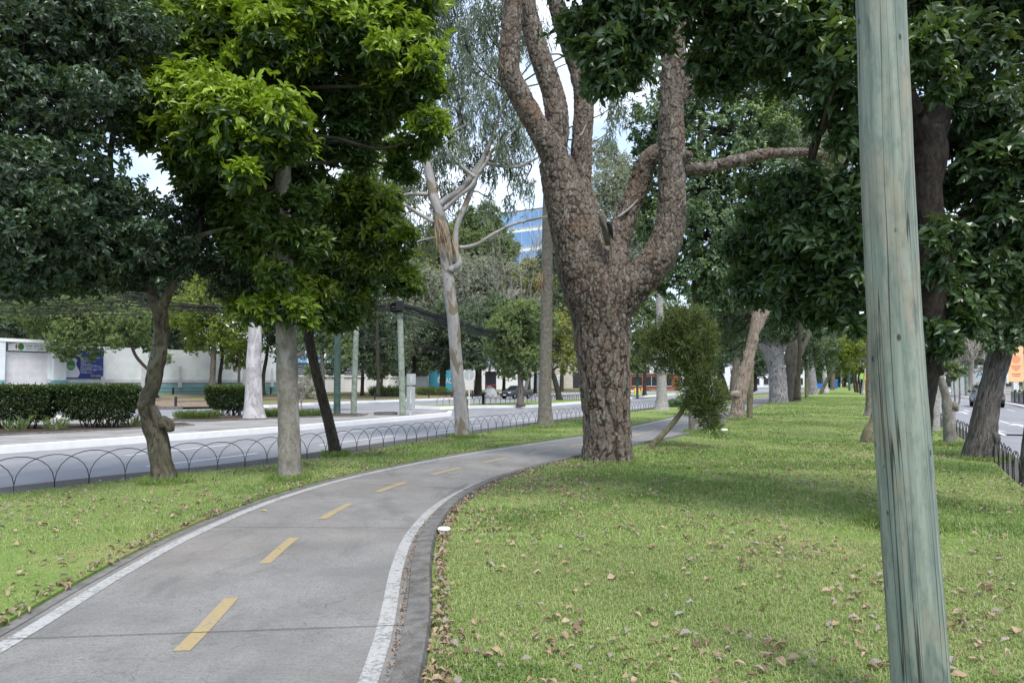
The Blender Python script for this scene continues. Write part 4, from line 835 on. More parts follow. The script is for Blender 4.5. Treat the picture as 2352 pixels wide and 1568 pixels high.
# the knobbly tree behind the green pole, great overhanging crown
tree('overhanging_tree', 'big evergreen behind the green pole, its large glossy dark leaves overhanging the lawn', 'tree', G(2078, 1215),
     [(8.1, [(2072, 1225, 110), (2078, 1190, 96), (2090, 1100, 80), (2100, 1000, 74), (2104, 940, 70), (2112, 860, 84), (2118, 800, 86), (2126, 740, 84), (2130, 680, 82), (2136, 620, 84), (2134, 540, 78), (2122, 450, 72), (2128, 360, 84), (2122, 300, 88)]),
      (8.0, [(2140, 840, 40), (2152, 850, 34), (2154, 862, 22)]), (8.1, [(2130, 330, 70), (2155, 250, 60), (2172, 130, 50), (2185, 0, 42), (2195, -150, 34)]), (8.1, [(2112, 330, 60), (2080, 220, 46), (2020, 100, 36), (1960, -20, 28), (1900, -120, 20)]),
      (8.3, [(2126, 420, 50), (2080, 290, 36), (2000, 160, 28), (1900, 90, 20), (1740, 50, 16), (1620, 20, 12), (1440, 30, 8)]), (8.3, [(2128, 600, 44), (2060, 520, 28), (1980, 460, 22), (1880, 440, 16), (1780, 450, 10)]), (8.2, [(2150, 600, 40), (2200, 520, 30), (2260, 450, 22), (2330, 380, 16)])],
     [(1330, 70, 8, 52), (1385, 130, 7.8, 56), (1400, 190, 7.8, 36), (1460, 80, 8, 72), (1455, 165, 8, 40), (1540, -25, 8.2, 55), (1650, 60, 8.5, 80), (1700, 120, 8.5, 85), (1645, 165, 8.8, 55), (1780, 60, 8, 90), (1830, 130, 8, 80), (1890, 50, 7.5, 75, .9), (1915, 190, 7.5, 65),
      (1850, 30, 7.3, 60, 1), (1950, 110, 7, 60, .9), (1890, 260, 7.8, 46), (1965, 300, 7.6, 50), (1840, 430, 8.3, 60), (1760, 440, 8.8, 50), (1790, 530, 8.8, 70), (1880, 500, 8.2, 72), (1950, 450, 7.8, 62), (1940, 580, 8, 72), (1850, 610, 8.5, 62), (1770, 610, 9, 50),  # high last values here and above colour the upper-left leaves as sunlit
      (1960, 660, 7.9, 46), (1985, 735, 7.9, 26), (1900, 670, 8.3, 38), (1700, 560, 9.2, 40),
      (2150, 60, 7.4, 60, .8), (2230, 120, 8, 80), (2320, 60, 8.5, 85), (2150, 170, 6.9, 45, .9), (2130, 90, 6.6, 36, .9), (2265, 250, 8, 75, .3), (2345, 220, 8.5, 80), (2300, 380, 8, 80, .3), (2205, 420, 8.6, 50), (2345, 500, 8, 75), (2250, 520, 8.2, 60, .4), (2180, 540, 7.4, 38, .3), (2300, 610, 8, 66), (2210, 630, 8.2, 56),
      (2190, 700, 8, 42), (2240, 690, 8, 42), (2335, 680, 8.3, 46), (2160, 765, 7.7, 30), (2140, 620, 7.6, 32), (2215, 745, 7.8, 22), (2180, 790, 7.7, 18), (2420, 300, 8, 100), (2420, 550, 8, 90),
      (1400, -90, 8, 120), (1560, -90, 8.3, 130), (1720, -100, 8.3, 140), (1880, -110, 8, 140, .6), (2040, -100, 7.8, 120, .6), (2200, -110, 8, 140), (2350, -90, 8.3, 130), (1650, -260, 8, 160), (1900, -280, 8, 170), (2150, -280, 8, 170), (2040, 240, 8.9, 70), (2050, 420, 9, 80), (2060, 600, 9.0, 60), (2190, 320, 9, 40), (2200, 200, 9, 50), (2230, 420, 9.2, 44), (2260, 330, 9, 50), (2210, 520, 9.2, 40), (2280, 480, 9, 50), (2230, 590, 8.8, 44), (2140, 470, 9.2, 36), (2330, 340, 9, 60), (1730, 660, 9.2, 40), (1810, 690, 8.8, 40), (1880, 720, 8.6, 34), (1930, 700, 8.3, 40)],
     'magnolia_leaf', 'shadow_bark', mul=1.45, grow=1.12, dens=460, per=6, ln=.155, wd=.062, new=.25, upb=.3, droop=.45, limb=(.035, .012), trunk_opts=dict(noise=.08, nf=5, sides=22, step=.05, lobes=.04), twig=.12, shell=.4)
tree('cypress_tree', 'young cypress on a thin slanting stem, bushy olive foliage just behind the great pine', 'cypress', G(1495, 1027),
     [(18.4, [(1492, 1032, 20), (1500, 1020, 15), (1520, 1000, 13), (1545, 972, 12), (1565, 945, 12), (1578, 918, 11), (1588, 880, 10), (1585, 820, 9), (1570, 760, 6)])],
     [(1580, 738, 18.4, 26), (1548, 752, 18.4, 24), (1615, 765, 18.4, 22), (1515, 772, 18.5, 18), (1495, 800, 18.6, 13), (1530, 800, 18.5, 22), (1575, 790, 18.3, 28), (1622, 808, 18.4, 20), (1555, 840, 18.4, 24), (1605, 850, 18.3, 28), (1510, 838, 18.7, 12), (1585, 885, 18.2, 24), (1630, 900, 18.2, 22), (1612, 930, 18.2, 24), (1645, 940, 18.2, 16), (1625, 965, 18.2, 17), (1592, 928, 18.3, 15), (1548, 715, 18.5, 10), (1612, 720, 18.5, 9), (1484, 770, 18.7, 8), (1655, 905, 18.2, 9), (1640, 985, 18.2, 9), (1478, 830, 18.7, 7)],
     'cypress_leaf', 'mossy_bark', kind='sprays', mul=.55, grow=1.05, dens=440, ln=.19, wd=.022, limb=(.03, .01), twig=.3, upb=.5)
tree('ivy_clad_tree', 'pale straight trunk behind the slanting cypress stem, tall ivy-clad grey-green crown', 'tree', G(1597, 993),
     [(23.8, [(1598, 998, 34), (1597, 985, 31), (1597, 940, 30), (1599, 880, 29), (1600, 800, 28), (1600, 700, 26), (1602, 600, 24), (1605, 450, 20), (1610, 300, 15), (1615, 180, 10)])],
     [(1500, 290, 23.5, 55), (1560, 240, 23.5, 60), (1640, 320, 23.2, 75), (1720, 290, 23.5, 60, .8), (1700, 400, 23.2, 70, .4), (1610, 430, 23.2, 75), (1520, 400, 23.6, 50), (1530, 520, 23.4, 60, .4), (1620, 540, 23, 75, .2), (1700, 520, 23.2, 70, .3), (1590, 630, 23, 66), (1660, 620, 23, 60), (1520, 620, 23.4, 42), (1640, 690, 23, 36),
      (1780, 320, 24, 60, 1), (1640, 210, 24, 70), (1580, 130, 24, 70), (1700, 170, 24.5, 70), (1800, 260, 24.5, 50, 1), (1760, 480, 24, 60), (1470, 470, 24, 24), (1490, 350, 24, 26)],
     'ivy_leaf', 'smooth_grey_bark', mul=1.6, grow=1.1, dens=150, per=6, ln=.17, wd=.085, new=.4, upb=.3, droop=.3, limb=(.07, .02), twig=.1, shell=.6)
tree('paperbark_tree', 'reddish shaggy trunk leaning right and forking, standing on the lawn edge of the path', 'tree', G(1690, 963),
     [(32, [(1688, 970, 42), (1691, 955, 32), (1699, 910, 31), (1709, 865, 28), (1720, 820, 26), (1730, 775, 24), (1736, 730, 20), (1733, 690, 18), (1738, 640, 14), (1742, 560, 10)]), (32, [(1730, 775, 20), (1752, 730, 18), (1770, 695, 18), (1790, 660, 14), (1815, 610, 10)]), (31.8, [(1698, 905, 20), (1684, 905, 15), (1682, 912, 9)])],
     [(1700, 600, 32, 50), (1760, 590, 32, 60), (1830, 590, 32, 60), (1720, 520, 32, 60), (1800, 500, 32, 60), (1680, 690, 34, 40), (1780, 640, 33, 44), (1850, 660, 33, 44), (1640, 640, 34, 50), (1900, 620, 33, 50), (1800, 700, 34, 34), (1690, 760, 35, 34), (1640, 740, 35, 40)], 'far_leaf', 'paper_bark', dens=110, per=6, ln=.2, wd=.09, trunk_opts=dict(noise=.16, nf=6, sides=16, step=.1), limb=(.08, .02))
tree('slim_tree', 'slim upright mossy trunk standing just right of the reddish leaning trunk', 'tree', G(1722, 961),
     [(33, [(1722, 966, 18), (1722, 950, 14), (1723, 900, 14), (1725, 850, 13), (1726, 780, 12), (1726, 700, 9)])], [(1690, 680, 33, 40), (1650, 730, 34, 40), (1700, 740, 35, 36), (1660, 800, 36, 40), (1720, 640, 34, 40)], 'far_leaf', 'mossy_bark', dens=100, per=6, ln=.2, wd=.09)
cr = lambda x, y, w: (x * .3662 + 1378, y * .3662 + 517, w * .3662)
tree('far_pine_tree', 'stout whitish plated pine trunk beside the far stretch of the cycle path', 'pine tree', G(1787, 926),
     [(56, [cr(1120, 1130, 125), cr(1120, 1110, 112), cr(1118, 1020, 110), cr(1112, 950, 108), cr(1105, 900, 104), cr(1095, 850, 105), cr(1085, 800, 120), cr(1082, 760, 112), cr(1085, 700, 80), cr(1085, 620, 50)]), (56, [cr(1060, 800, 60), cr(1025, 760, 55), cr(1005, 738, 50)]), (56, [cr(1120, 800, 60), cr(1150, 740, 60), cr(1160, 690, 50)])],
     [(1740, 740, 56, 40), (1790, 742, 54.5, 40), (1765, 765, 54.5, 22), (1820, 760, 55, 26), (1790, 720, 56, 46), (1840, 700, 56, 50), (1760, 660, 56, 50), (1830, 640, 56, 60), (1900, 650, 57, 60), (1880, 720, 58, 34)], 'far_leaf', 'far_pine_bark', dens=46, per=5, ln=.34, wd=.15, simple=True, limb=(.15, .05), twig=.06)
tree('ribbed_tree', 'wide grey-brown ribbed trunk spreading upward right behind the whitish pine', 'tree', G(1825, 921),
     [(62, [cr(1218, 1112, 100), cr(1215, 1090, 88), cr(1215, 1000, 84), cr(1214, 900, 88), cr(1212, 830, 98), cr(1215, 760, 96), cr(1205, 700, 70), cr(1200, 600, 40)]), (62, [cr(1225, 830, 70), cr(1260, 745, 70), cr(1300, 680, 55), cr(1350, 610, 40)])],
     [(1850, 640, 62, 50), (1900, 600, 62, 60), (1940, 660, 63, 50), (1920, 720, 64, 40), (1870, 560, 62, 50)], 'far_leaf', 'ribbed_bark', dens=40, per=5, ln=.36, wd=.16, simple=True, limb=(.15, .05), twig=.06)
tree('lawn_tree', 'slender dark trunk with a round dark crown ahead of the distant pines', 'tree', G(1852, 915),
     [(74, [cr(1297, 1092, 26), cr(1296, 1060, 22), cr(1295, 1000, 22), cr(1294, 930, 20), cr(1292, 860, 16)])], [(1850, 820, 74, 32), (1880, 800, 74, 36), (1860, 780, 74, 30), (1900, 830, 75, 26), (1835, 800, 74, 24)], 'far_leaf', 'mossy_bark', dens=42, per=5, ln=.36, wd=.16, simple=True)
tree('distant_pine_tree', 'distant dark-plated pine trunk beyond the slender lawn tree', 'pine tree', G(1868, 904),
     [(95, [cr(1337, 1060, 66), cr(1335, 1040, 58), cr(1330, 980, 52), cr(1326, 930, 50), cr(1322, 860, 46)])], [(1860, 770, 95, 30), (1890, 750, 95, 34), (1830, 740, 95, 34)], 'far_leaf', 'far_pine_bark', dens=36, per=5, ln=.45, wd=.2, simple=True)
tree('slanting_tree', 'bare brown trunk slanting right over the far lawn', 'tree', G(1887, 900),
     [(100, [cr(1380, 1052, 26), cr(1392, 1035, 22), cr(1410, 1000, 20), cr(1432, 955, 20), cr(1452, 930, 18), cr(1475, 915, 16), cr(1492, 905, 10)])], [(1915, 820, 100, 26, .6), (1935, 800, 100, 30, .9), (1945, 840, 101, 18, 1), (1900, 790, 100, 24)], 'lime_leaf', 'mossy_bark', dens=34, per=5, ln=.42, wd=.19, simple=True, new=.5)
tree('pale_trunk_tree', 'pale broad trunk at the far end of the lawn, behind the slanting trunk', 'tree', G(1897, 898),
     [(110, [cr(1418, 1042, 40), cr(1416, 1020, 32), cr(1412, 970, 28), cr(1408, 920, 26), cr(1404, 850, 22)])], [(1900, 770, 112, 30), (1930, 750, 112, 34), (1960, 770, 112, 30)], 'olive_leaf', 'gum_bark', dens=34, per=5, ln=.45, wd=.2, simple=True)
tree('grey_trunk_tree', 'grey upright trunk farthest along the left edge of the lawn', 'tree', G(1915, 893),
     [(150, [cr(1458, 1026, 30), cr(1460, 1000, 26), cr(1462, 950, 22), cr(1464, 880, 18)])], [(1920, 800, 150, 24), (1950, 790, 150, 26), (1940, 760, 150, 28)], 'olive_leaf', 'ribbed_bark', dens=34, per=5, ln=.6, wd=.26, simple=True)
for k, (x, lab) in enumerate(((1596, 'leftmost of three dark slanting trunks at the lawn\'s far right edge'), (1612, 'middle one of three dark slanting trunks at the lawn\'s far right edge'), (1630, 'rightmost of three dark slanting trunks at the lawn\'s far right edge'))):
    tree('far_row_tree', lab, 'tree', G(cr(x, 0, 0)[0], 898), [(118 - 8 * k, [cr(x + 6, 1040, 14), cr(x, 1000, 13), cr(x - 8, 950, 12), cr(x - 14 + 14 * k, 900, 10)])], [(cr(x, 0, 0)[0], 820, 118 - 8 * k, 18), (cr(x, 0, 0)[0] + 8 - 14 * k, 790, 118 - 8 * k, 22)], 'olive_leaf', 'dark_bark', group='dark trunks at the far lawn edge', dens=34, per=5, ln=.42, wd=.19, simple=True)
tree('pale_base_tree', 'pale flared trunk at the far right edge of the lawn, beside the palms', 'tree', G(1988, 902),
     [(95, [cr(1660, 1050, 46), cr(1662, 1020, 36), cr(1666, 960, 28), cr(1672, 900, 22)])], [(1985, 800, 96, 26, .6), (2010, 770, 96, 30), (1970, 770, 97, 28), (1950, 810, 97, 20, 1)], 'lime_leaf', 'gum_bark', dens=34, per=5, ln=.42, wd=.19, simple=True)
# palms
def palm(name, label, D, path, frond_px, bark, n=26, fl=2.6, dead=0, z0=0.0):
    b = P(path[0][0], path[0][1], D); e = empty(name, (b[0], b[1], z0), label, 'palm')
    m = MB(); trunk_px(m, path, D, 18, .08, .03, 5, 3, .03, z0); m.build('trunk', M[bark], e, True)
    c = P(*frond_px, D); g = np.random.default_rng(int(path[0][0])); m = MB()
    for k in range(n):
        a = g.random() * 6.28; el = -.5 + 1.5 * g.random(); d = np.array([math.cos(a) * math.cos(el), math.sin(a) * math.cos(el), math.sin(el)])
        s = np.linspace(0, 1, 9)[:, None]; C = c + d * fl * s - np.array([0, 0, 1]) * fl * .55 * s ** 2
        tube(m, C, np.linspace(.025, .006, 9), 4)
        T = unit(np.gradient(C, axis=0)); S = unit(np.cross(T, [0, 0, 1]))
        for sd in (-1, 1):
            q = np.repeat(np.arange(2, 9), 5); dd = S[q] * sd + T[q] * .7 - np.array([0, 0, .35]); p = C[q] + T[q] * g.random((len(q), 1)) * fl / 9
            leaf_mesh(m, p, dd, np.tile([0, 0, 1.], (len(q), 1)), .42, .03, g.random(len(q)), np.zeros(len(q)), .15, .1)
    m.build('crown', M['ivy_leaf'], e); return e, c
e, c = palm('palm_tree', 'tall bare grey palm trunk rising just left of the great pine', 26.75, [(1253, 990, 52), (1253, 972, 40), (1252, 945, 33), (1252, 915, 30), (1253, 850, 28), (1255, 760, 27), (1256, 660, 26), (1257, 560, 25), (1258, 480, 24), (1262, 400, 23), (1268, 330, 22)], (1270, 320), 'palm_bark', 10, 1.0)
m = MB(); g = np.random.default_rng(2); n = 46; p = P(1242, 630, 26.6) + g.normal(size=(n, 3)) * [.05, .05, .1]; leaf_mesh(m, p, np.c_[.12 * g.normal(size=(n, 2)), -np.ones(n)], g.normal(size=(n, 3)), .75 * (.5 + .6 * g.random(n)), .03, g.random(n), np.zeros(n), .05, .1); m.build('dead_frond', M['straw'], e)
palm('palm_tree', 'pale grey palm trunk with flared foot between the cypress and the road', 43.5, [(1520, 946, 44), (1520, 936, 34), (1520, 915, 26), (1520, 880, 22), (1519, 820, 19), (1516, 740, 17), (1514, 660, 16), (1512, 560, 14)], (1512, 540), 'pale_palm_bark', 14, 2.0)
palm('palm_tree', 'grey ringed palm trunk with dark flared foot, seen left of the green pole', 35.3, [(1996, 962, 40), (1997, 954, 26), (1998, 935, 19), (1998, 880, 17), (1998, 820, 16), (1998, 740, 15), (1998, 640, 14)], (1998, 620), 'palm_bark', 14, 2.0)
palm('palm_tree', 'whitish palm trunk standing by the railing of the far carriageway', 24.5, [(2146, 985, 24), (2147, 965, 21), (2148, 920, 20), (2150, 870, 19), (2150, 800, 18), (2150, 640, 16)], (2150, 600), 'pale_palm_bark', 14, 2.0)
tree('mossy_foot_tree', 'thin leaning trunk with swollen mossy foot, partly hidden by the green pole', 'tree', G(2000, 1015),
     [(20, [(2000, 1022, 44), (1998, 1008, 38), (2000, 990, 30), (2006, 970, 18), (2012, 930, 14), (2016, 880, 13), (2020, 780, 12), (2020, 640, 10)])], [(2030, 640, 20, 60), (2040, 560, 20, 60)], 'far_leaf', 'mossy_bark', dens=150, per=6, ln=.16, wd=.07)
tree('knobbly_tree', 'small knobbly lichen-spotted tree between the railing and the overhanging evergreen', 'tree', G(2182, 1022),
     [(19, [(2183, 1030, 36), (2182, 1015, 29), (2181, 980, 26), (2178, 945, 25), (2174, 915, 20), (2167, 890, 17), (2160, 868, 16), (2152, 850, 15), (2148, 800, 11), (2150, 740, 8)]), (18.9, [(2188, 930, 22), (2196, 935, 14), (2197, 944, 8)]), (19, [(2190, 945, 5), (2194, 930, 4), (2191, 880, 3), (2190, 845, 2)]), (19, [(2192, 938, 5), (2204, 920, 4), (2203, 860, 3), (2202, 835, 2)])],
     [(2150, 740, 19, 30), (2175, 770, 19, 24), (2193, 860, 19, 10), (2203, 850, 19, 10), (2185, 840, 19, 8)], 'mid_green_leaf', 'smooth_grey_bark', dens=230, per=5, ln=.12, wd=.05, trunk_opts=dict(noise=.12, nf=5, step=.05), limb=(.02, .008))
tree('grooved_tree', 'thick dark grooved trunk leaning right by the low railing, burl low on its side', 'tree', G(2252, 1055),
     [(15.5, [(2250, 1062, 82), (2252, 1050, 74), (2256, 1010, 62), (2261, 970, 54), (2268, 930, 50), (2277, 890, 47), (2287, 850, 47), (2297, 810, 48), (2305, 780, 46), (2318, 740, 34), (2330, 680, 24)]), (15.4, [(2268, 1005, 50), (2284, 1003, 38), (2292, 1001, 16)]), (15.5, [(2302, 790, 34), (2280, 740, 22), (2260, 690, 14)])],
     [(2310, 730, 15.2, 50), (2340, 770, 15.0, 34), (2270, 740, 15.4, 40), (2285, 780, 15.2, 24), (2340, 680, 15.2, 60), (2250, 690, 15.6, 44), (2380, 720, 15, 60)], 'ivy_leaf', 'grooved_bark', dens=330, per=6, ln=.12, wd=.06, droop=.6, trunk_opts=dict(noise=.05, nf=5, sides=24, step=.06, lobes=.03), limb=(.03, .01), shell=.4)
tree('edge_tree', 'dark trunk foot at the edge of the picture by the near railing', 'tree', G(2356, 1105), [(11.9, [(2356, 1112, 30), (2358, 1060, 26), (2366, 980, 24), (2376, 880, 22), (2385, 760, 20)])], [(2420, 700, 12, 60)], 'ivy_leaf', 'grooved_bark', dens=300, per=6, ln=.12, wd=.06)
# white gum on the island
tree('white_gum_tree', 'thick smooth pale grey gum trunk in the kerbed bed across the road', 'tree', G(585, 963, IZ),
     [(32.6, [(586, 972, 62), (585, 960, 53), (584, 945, 46), (583, 921, 40), (583, 873, 35), (583, 824, 32), (585, 787, 30), (587, 700, 27), (590, 560, 24), (596, 420, 20), (600, 250, 15)])],
     [(560, 400, 33, 40), (640, 380, 33, 40), (600, 250, 33, 60), (540, 280, 34, 45), (680, 480, 34, 30)], 'gum_leaf', 'gum_bark', kind='weeping', dens=800, per=10, ln=.26, wd=.035, z0=IZ, trunk_opts=dict(noise=.03, sides=20, lobes=.05))
#==PART4==
# ================================================================ BACKGROUND TREES
BG = [  # label, base px, D, trunk w, blobs (px, py, r), leaf, bark, dens, ln, new, kind
 ('tall dark green tree rising behind the garage roof', (30, 880), 68, 14, [(-40, 720, 60), (40, 690, 70), (-20, 600, 80), (70, 600, 80), (0, 500, 90), (100, 480, 80), (40, 760, 50)], 'far_leaf', 'dark_bark', 60, .30, .1),
 ('broad dark green tree rising behind the blue banner', (200, 880), 70, 14, [(160, 720, 70), (230, 700, 70), (140, 620, 70), (240, 610, 80), (190, 520, 80), (190, 770, 44), (280, 740, 50)], 'far_leaf', 'dark_bark', 60, .30, .3),
 ('dark green tree rising behind the middle of the white wall', (350, 880), 76, 14, [(340, 720, 60), (400, 700, 60), (320, 640, 60), (410, 620, 60), (370, 770, 46), (430, 770, 40), (300, 770, 36), (380, 560, 60)], 'far_leaf', 'dark_bark', 60, .30, .2),
 ('light green fringed tree hanging over the blue banner', (358, 905), 54, 9, [(50, 700, 40), (120, 735, 40), (180, 765, 44), (235, 750, 44), (140, 790, 26), (110, 700, 46), (200, 705, 46), (290, 760, 34), (150, 815, 14), (215, 810, 16), (345, 790, 22), (320, 730, 36), (380, 820, 14)], 'fringe_leaf', 'dark_bark', 90, .20, .6),
 ('feathery yellow-green tree with a grey ribbed trunk before the white wall', (486, 920), 60, 16, [(450, 700, 44), (500, 690, 44), (550, 710, 40), (470, 745, 40), (530, 750, 40), (420, 730, 26), (580, 740, 30), (505, 790, 26), (450, 790, 22), (560, 660, 34), (480, 650, 36)], 'lime_leaf', 'ribbed_bark', 52, .26, .4),
 ('slim dark trunk standing between the grey ribbed trunk and the white gum', (504, 905), 62, 10, [(520, 660, 36), (560, 640, 40), (500, 620, 40)], 'mid_green_leaf', 'dark_bark', 60, .24, .2),
 ('small lime green sapling with forked stem before the white wall', (548, 893), 64, 7, [(548, 815, 24), (530, 830, 20), (565, 800, 24), (540, 790, 24), (575, 830, 16)], 'lime_leaf', 'smooth_grey_bark', 80, .20, .3),
 ('dark trunk partly hidden by the white gum', (604, 900), 66, 10, [(620, 760, 36), (650, 730, 40), (600, 720, 40), (660, 790, 30), (640, 690, 40)], 'far_leaf', 'dark_bark', 60, .3, .1),
 ('leafy green tree with brown trunk behind the slim leaning trunk', (742, 930), 46, 9, [(720, 760, 36), (770, 770, 34), (740, 800, 30), (700, 800, 26), (790, 810, 30), (760, 720, 40), (730, 700, 40), (720, 850, 16)], 'mid_green_leaf', 'ribbed_bark', 78, .20, .2),
 ('dense dark green tree behind the two wooden poles', (832, 905), 74, 9, [(830, 770, 46), (870, 790, 44), (800, 800, 40), (850, 830, 30), (820, 720, 50), (880, 730, 50), (900, 810, 36), (770, 840, 24), (870, 680, 40)], 'far_leaf', 'dark_bark', 56, .30, .5),
 ('grey-trunked shrubby tree between the poles before the slatted fence', (876, 900), 80, 7, [(880, 840, 24), (860, 850, 18), (900, 835, 20), (885, 815, 24)], 'mid_green_leaf', 'smooth_grey_bark', 60, .26, .3),
 ('grey-green tree behind the utility pole', (950, 900), 92, 9, [(930, 800, 44), (975, 780, 46), (950, 740, 46), (920, 760, 40), (1000, 820, 30), (980, 720, 46), (960, 670, 44), (930, 690, 40), (920, 620, 34)], 'olive_leaf', 'dark_bark', 50, .34, .2),
 ('dark-trunked leafy tree in front of the blue gate', (1016, 905), 88, 16, [(1000, 800, 34), (1030, 790, 40), (1015, 830, 24), (1040, 750, 46), (1000, 750, 40), (1060, 800, 30), (1070, 760, 40), (980, 840, 16)], 'far_leaf', 'dark_bark', 46, .34, .1),
 ('thick dark trunk with dark crown behind the stop sign', (1098, 906), 84, 18, [(1090, 810, 34), (1115, 800, 34), (1070, 820, 24), (1100, 770, 44), (1130, 770, 40), (1080, 745, 40), (1120, 730, 44)], 'far_leaf', 'dark_bark', 44, .34, .1),
 ('yellowish green tree standing on the grass island behind the pickup', (1195, 930), 51, 16, [(1190, 760, 36), (1160, 790, 34), (1220, 780, 36), (1150, 820, 24), (1210, 820, 30), (1180, 830, 24), (1230, 830, 20), (1200, 720, 40), (1150, 760, 34), (1240, 740, 34), (1170, 720, 34), (1175, 850, 18), (1205, 855, 12)], 'mid_green_leaf', 'ribbed_bark', 76, .22, .6),
 ('slim dark trunk between the black poster panel and the pickup', (1157, 900), 98, 8, [(1160, 840, 22), (1150, 810, 28), (1170, 800, 30)], 'mid_green_leaf', 'dark_bark', 44, .34, .3),
 ('dark trunk before the white wall beyond the pickup', (1229, 900), 100, 8, [(1235, 830, 26), (1220, 800, 30), (1250, 800, 34), (1240, 770, 34)], 'mid_green_leaf', 'dark_bark', 44, .34, .5),
 ('dark trunk leaning left on the grass island behind the tall bare palm', (1284, 918), 66, 14, [(1270, 800, 34), (1300, 790, 36), (1250, 820, 20), (1290, 750, 40), (1262, 845, 14, .9), (1310, 830, 26)], 'yellow_tree_leaf', 'dark_bark', 42, .28, .7),
 ('silvery grey leafless-looking tree behind the mottled eucalyptus trunk', (1075, 895), 118, 8, [(1000, 680, 50), (1060, 660, 54), (1120, 670, 54), (1030, 720, 46), (1100, 720, 46), (1150, 640, 46), (960, 650, 40), (1170, 700, 40), (1090, 620, 40)], 'olive_leaf', 'pale_twig', 26, .42, .1),
 ('large bright green tree rising before the blue glass building', (1085, 890), 135, 8, [(1080, 520, 30), (1110, 510, 34), (1060, 560, 36), (1110, 560, 44), (1150, 560, 34), (1090, 600, 44), (1080, 640, 40), (1140, 600, 40), (1120, 480, 18), (1070, 490, 16)], 'mid_green_leaf', 'dark_bark', 34, .46, .3),
 ('yellow-green layered tree left of the bright green one', (990, 890), 130, 8, [(1000, 580, 40), (960, 600, 40), (1020, 550, 34), (980, 640, 44), (1040, 600, 36), (940, 640, 36), (1000, 520, 24)], 'yellow_tree_leaf', 'dark_bark', 30, .44, .0),
 ('yellow-leaved tree below the blue glass building', (1215, 890), 120, 8, [(1200, 660, 46), (1240, 640, 44), (1230, 700, 46), (1180, 720, 44), (1260, 700, 40), (1170, 690, 30), (1300, 650, 40)], 'yellow_tree_leaf', 'dark_bark', 28, .42, .4),
 ('green mixed tree in the gap left of the great pine trunk', (1290, 895), 90, 10, [(1290, 600, 40), (1310, 680, 40), (1300, 560, 40), (1290, 740, 34), (1320, 780, 34), (1330, 520, 40)], 'far_leaf', 'dark_bark', 40, .34, .3),
 ('pale olive tree seen between the forks of the great pine', (1410, 890), 110, 9, [(1400, 420, 44), (1440, 400, 40), (1430, 460, 44), (1390, 470, 40), (1460, 520, 50), (1440, 580, 50), (1380, 350, 30), (1450, 640, 44)], 'olive_leaf', 'pale_twig', 32, .40, .3),
 ('dark leafy tree over the road beyond the pale palm', (1480, 905), 78, 9, [(1480, 740, 40), (1460, 790, 36), (1510, 770, 36), (1440, 830, 24), (1480, 690, 40), (1530, 720, 36), (1465, 840, 16)], 'mid_green_leaf', 'dark_bark', 44, .32, .4),
 ('dark trunk leaning left by the railing behind the reddish trunk', (1668, 917), 66, 18, [(1640, 780, 36), (1670, 760, 40), (1610, 790, 36), (1690, 790, 30), (1650, 720, 44), (1700, 730, 40), (1640, 830, 24), (1600, 740, 40)], 'far_leaf', 'dark_bark', 46, .32, .1),
 ('broad pale trunk behind the leaning dark one on the road side', (1685, 912), 80, 20, [(1690, 760, 34), (1720, 770, 30), (1730, 740, 36)], 'far_leaf', 'ribbed_bark', 44, .34, .1),
 ('round dark green tree far down the carriageway', (1735, 895), 130, 8, [(1735, 850, 18), (1730, 830, 22), (1745, 815, 24), (1720, 810, 22)], 'far_leaf', 'dark_bark', 40, .5, .1),
 ('distant green tree closing the end of the lawn on the left', (1905, 889), 200, 6, [(1900, 850, 20), (1890, 830, 24), (1920, 830, 24)], 'mid_green_leaf', 'dark_bark', 34, .7, .2),
 ('distant light green tree closing the end of the lawn in the middle', (1940, 887), 230, 5, [(1940, 835, 24), (1960, 825, 26), (1930, 810, 30), (1965, 800, 30), (1990, 820, 26), (1945, 848, 12)], 'olive_leaf', 'dark_bark', 30, .8, .2),
 ('distant lime tree right of the lawn, behind the pale flared trunk', (1978, 890), 180, 6, [(1970, 850, 16), (1985, 835, 22), (2000, 815, 26)], 'lime_leaf', 'dark_bark', 34, .6, .2),
 ('sparse grey tree across the right-hand carriageway behind the dark 4x4', (2226, 900), 90, 10, [(2220, 800, 34), (2200, 780, 36), (2240, 770, 40), (2260, 800, 34), (2180, 810, 30), (2215, 740, 40), (2170, 770, 34)], 'olive_leaf', 'pale_twig', 24, .34, .1),
 ('big dark green tree far across the right-hand carriageway', (2200, 895), 140, 9, [(2200, 840, 26), (2170, 840, 26), (2240, 840, 24), (2180, 800, 36), (2230, 800, 36), (2280, 790, 40), (2150, 800, 36)], 'far_leaf', 'dark_bark', 36, .5, .2),
 ('green tree rising behind the orange billboard', (2335, 895), 100, 9, [(2330, 760, 40), (2300, 740, 40), (2360, 730, 40), (2400, 780, 40), (2280, 720, 40)], 'far_leaf', 'dark_bark', 40, .36, .2),
 ('pale lime leafy tree glimpsed high between the two crowns left of the eucalyptus', (868, 895), 62, 10, [(850, 360, 40), (880, 400, 40), (830, 430, 40), (890, 460, 44), (860, 500, 44), (900, 340, 34), (840, 320, 30)], 'lime_leaf', 'dark_bark', 60, .24, .3),
 ('bright leafy tree glimpsed high behind the horizontal dead limb', (1830, 895), 48, 12, [(1780, 300, 40, .9), (1820, 330, 44, .9), (1860, 300, 44, .8), (1880, 370, 44, .6), (1840, 390, 40, .5), (1900, 420, 40), (1930, 330, 40), (1800, 250, 40, 1)], 'olive_leaf', 'dark_bark', 74, .24, .5),
]
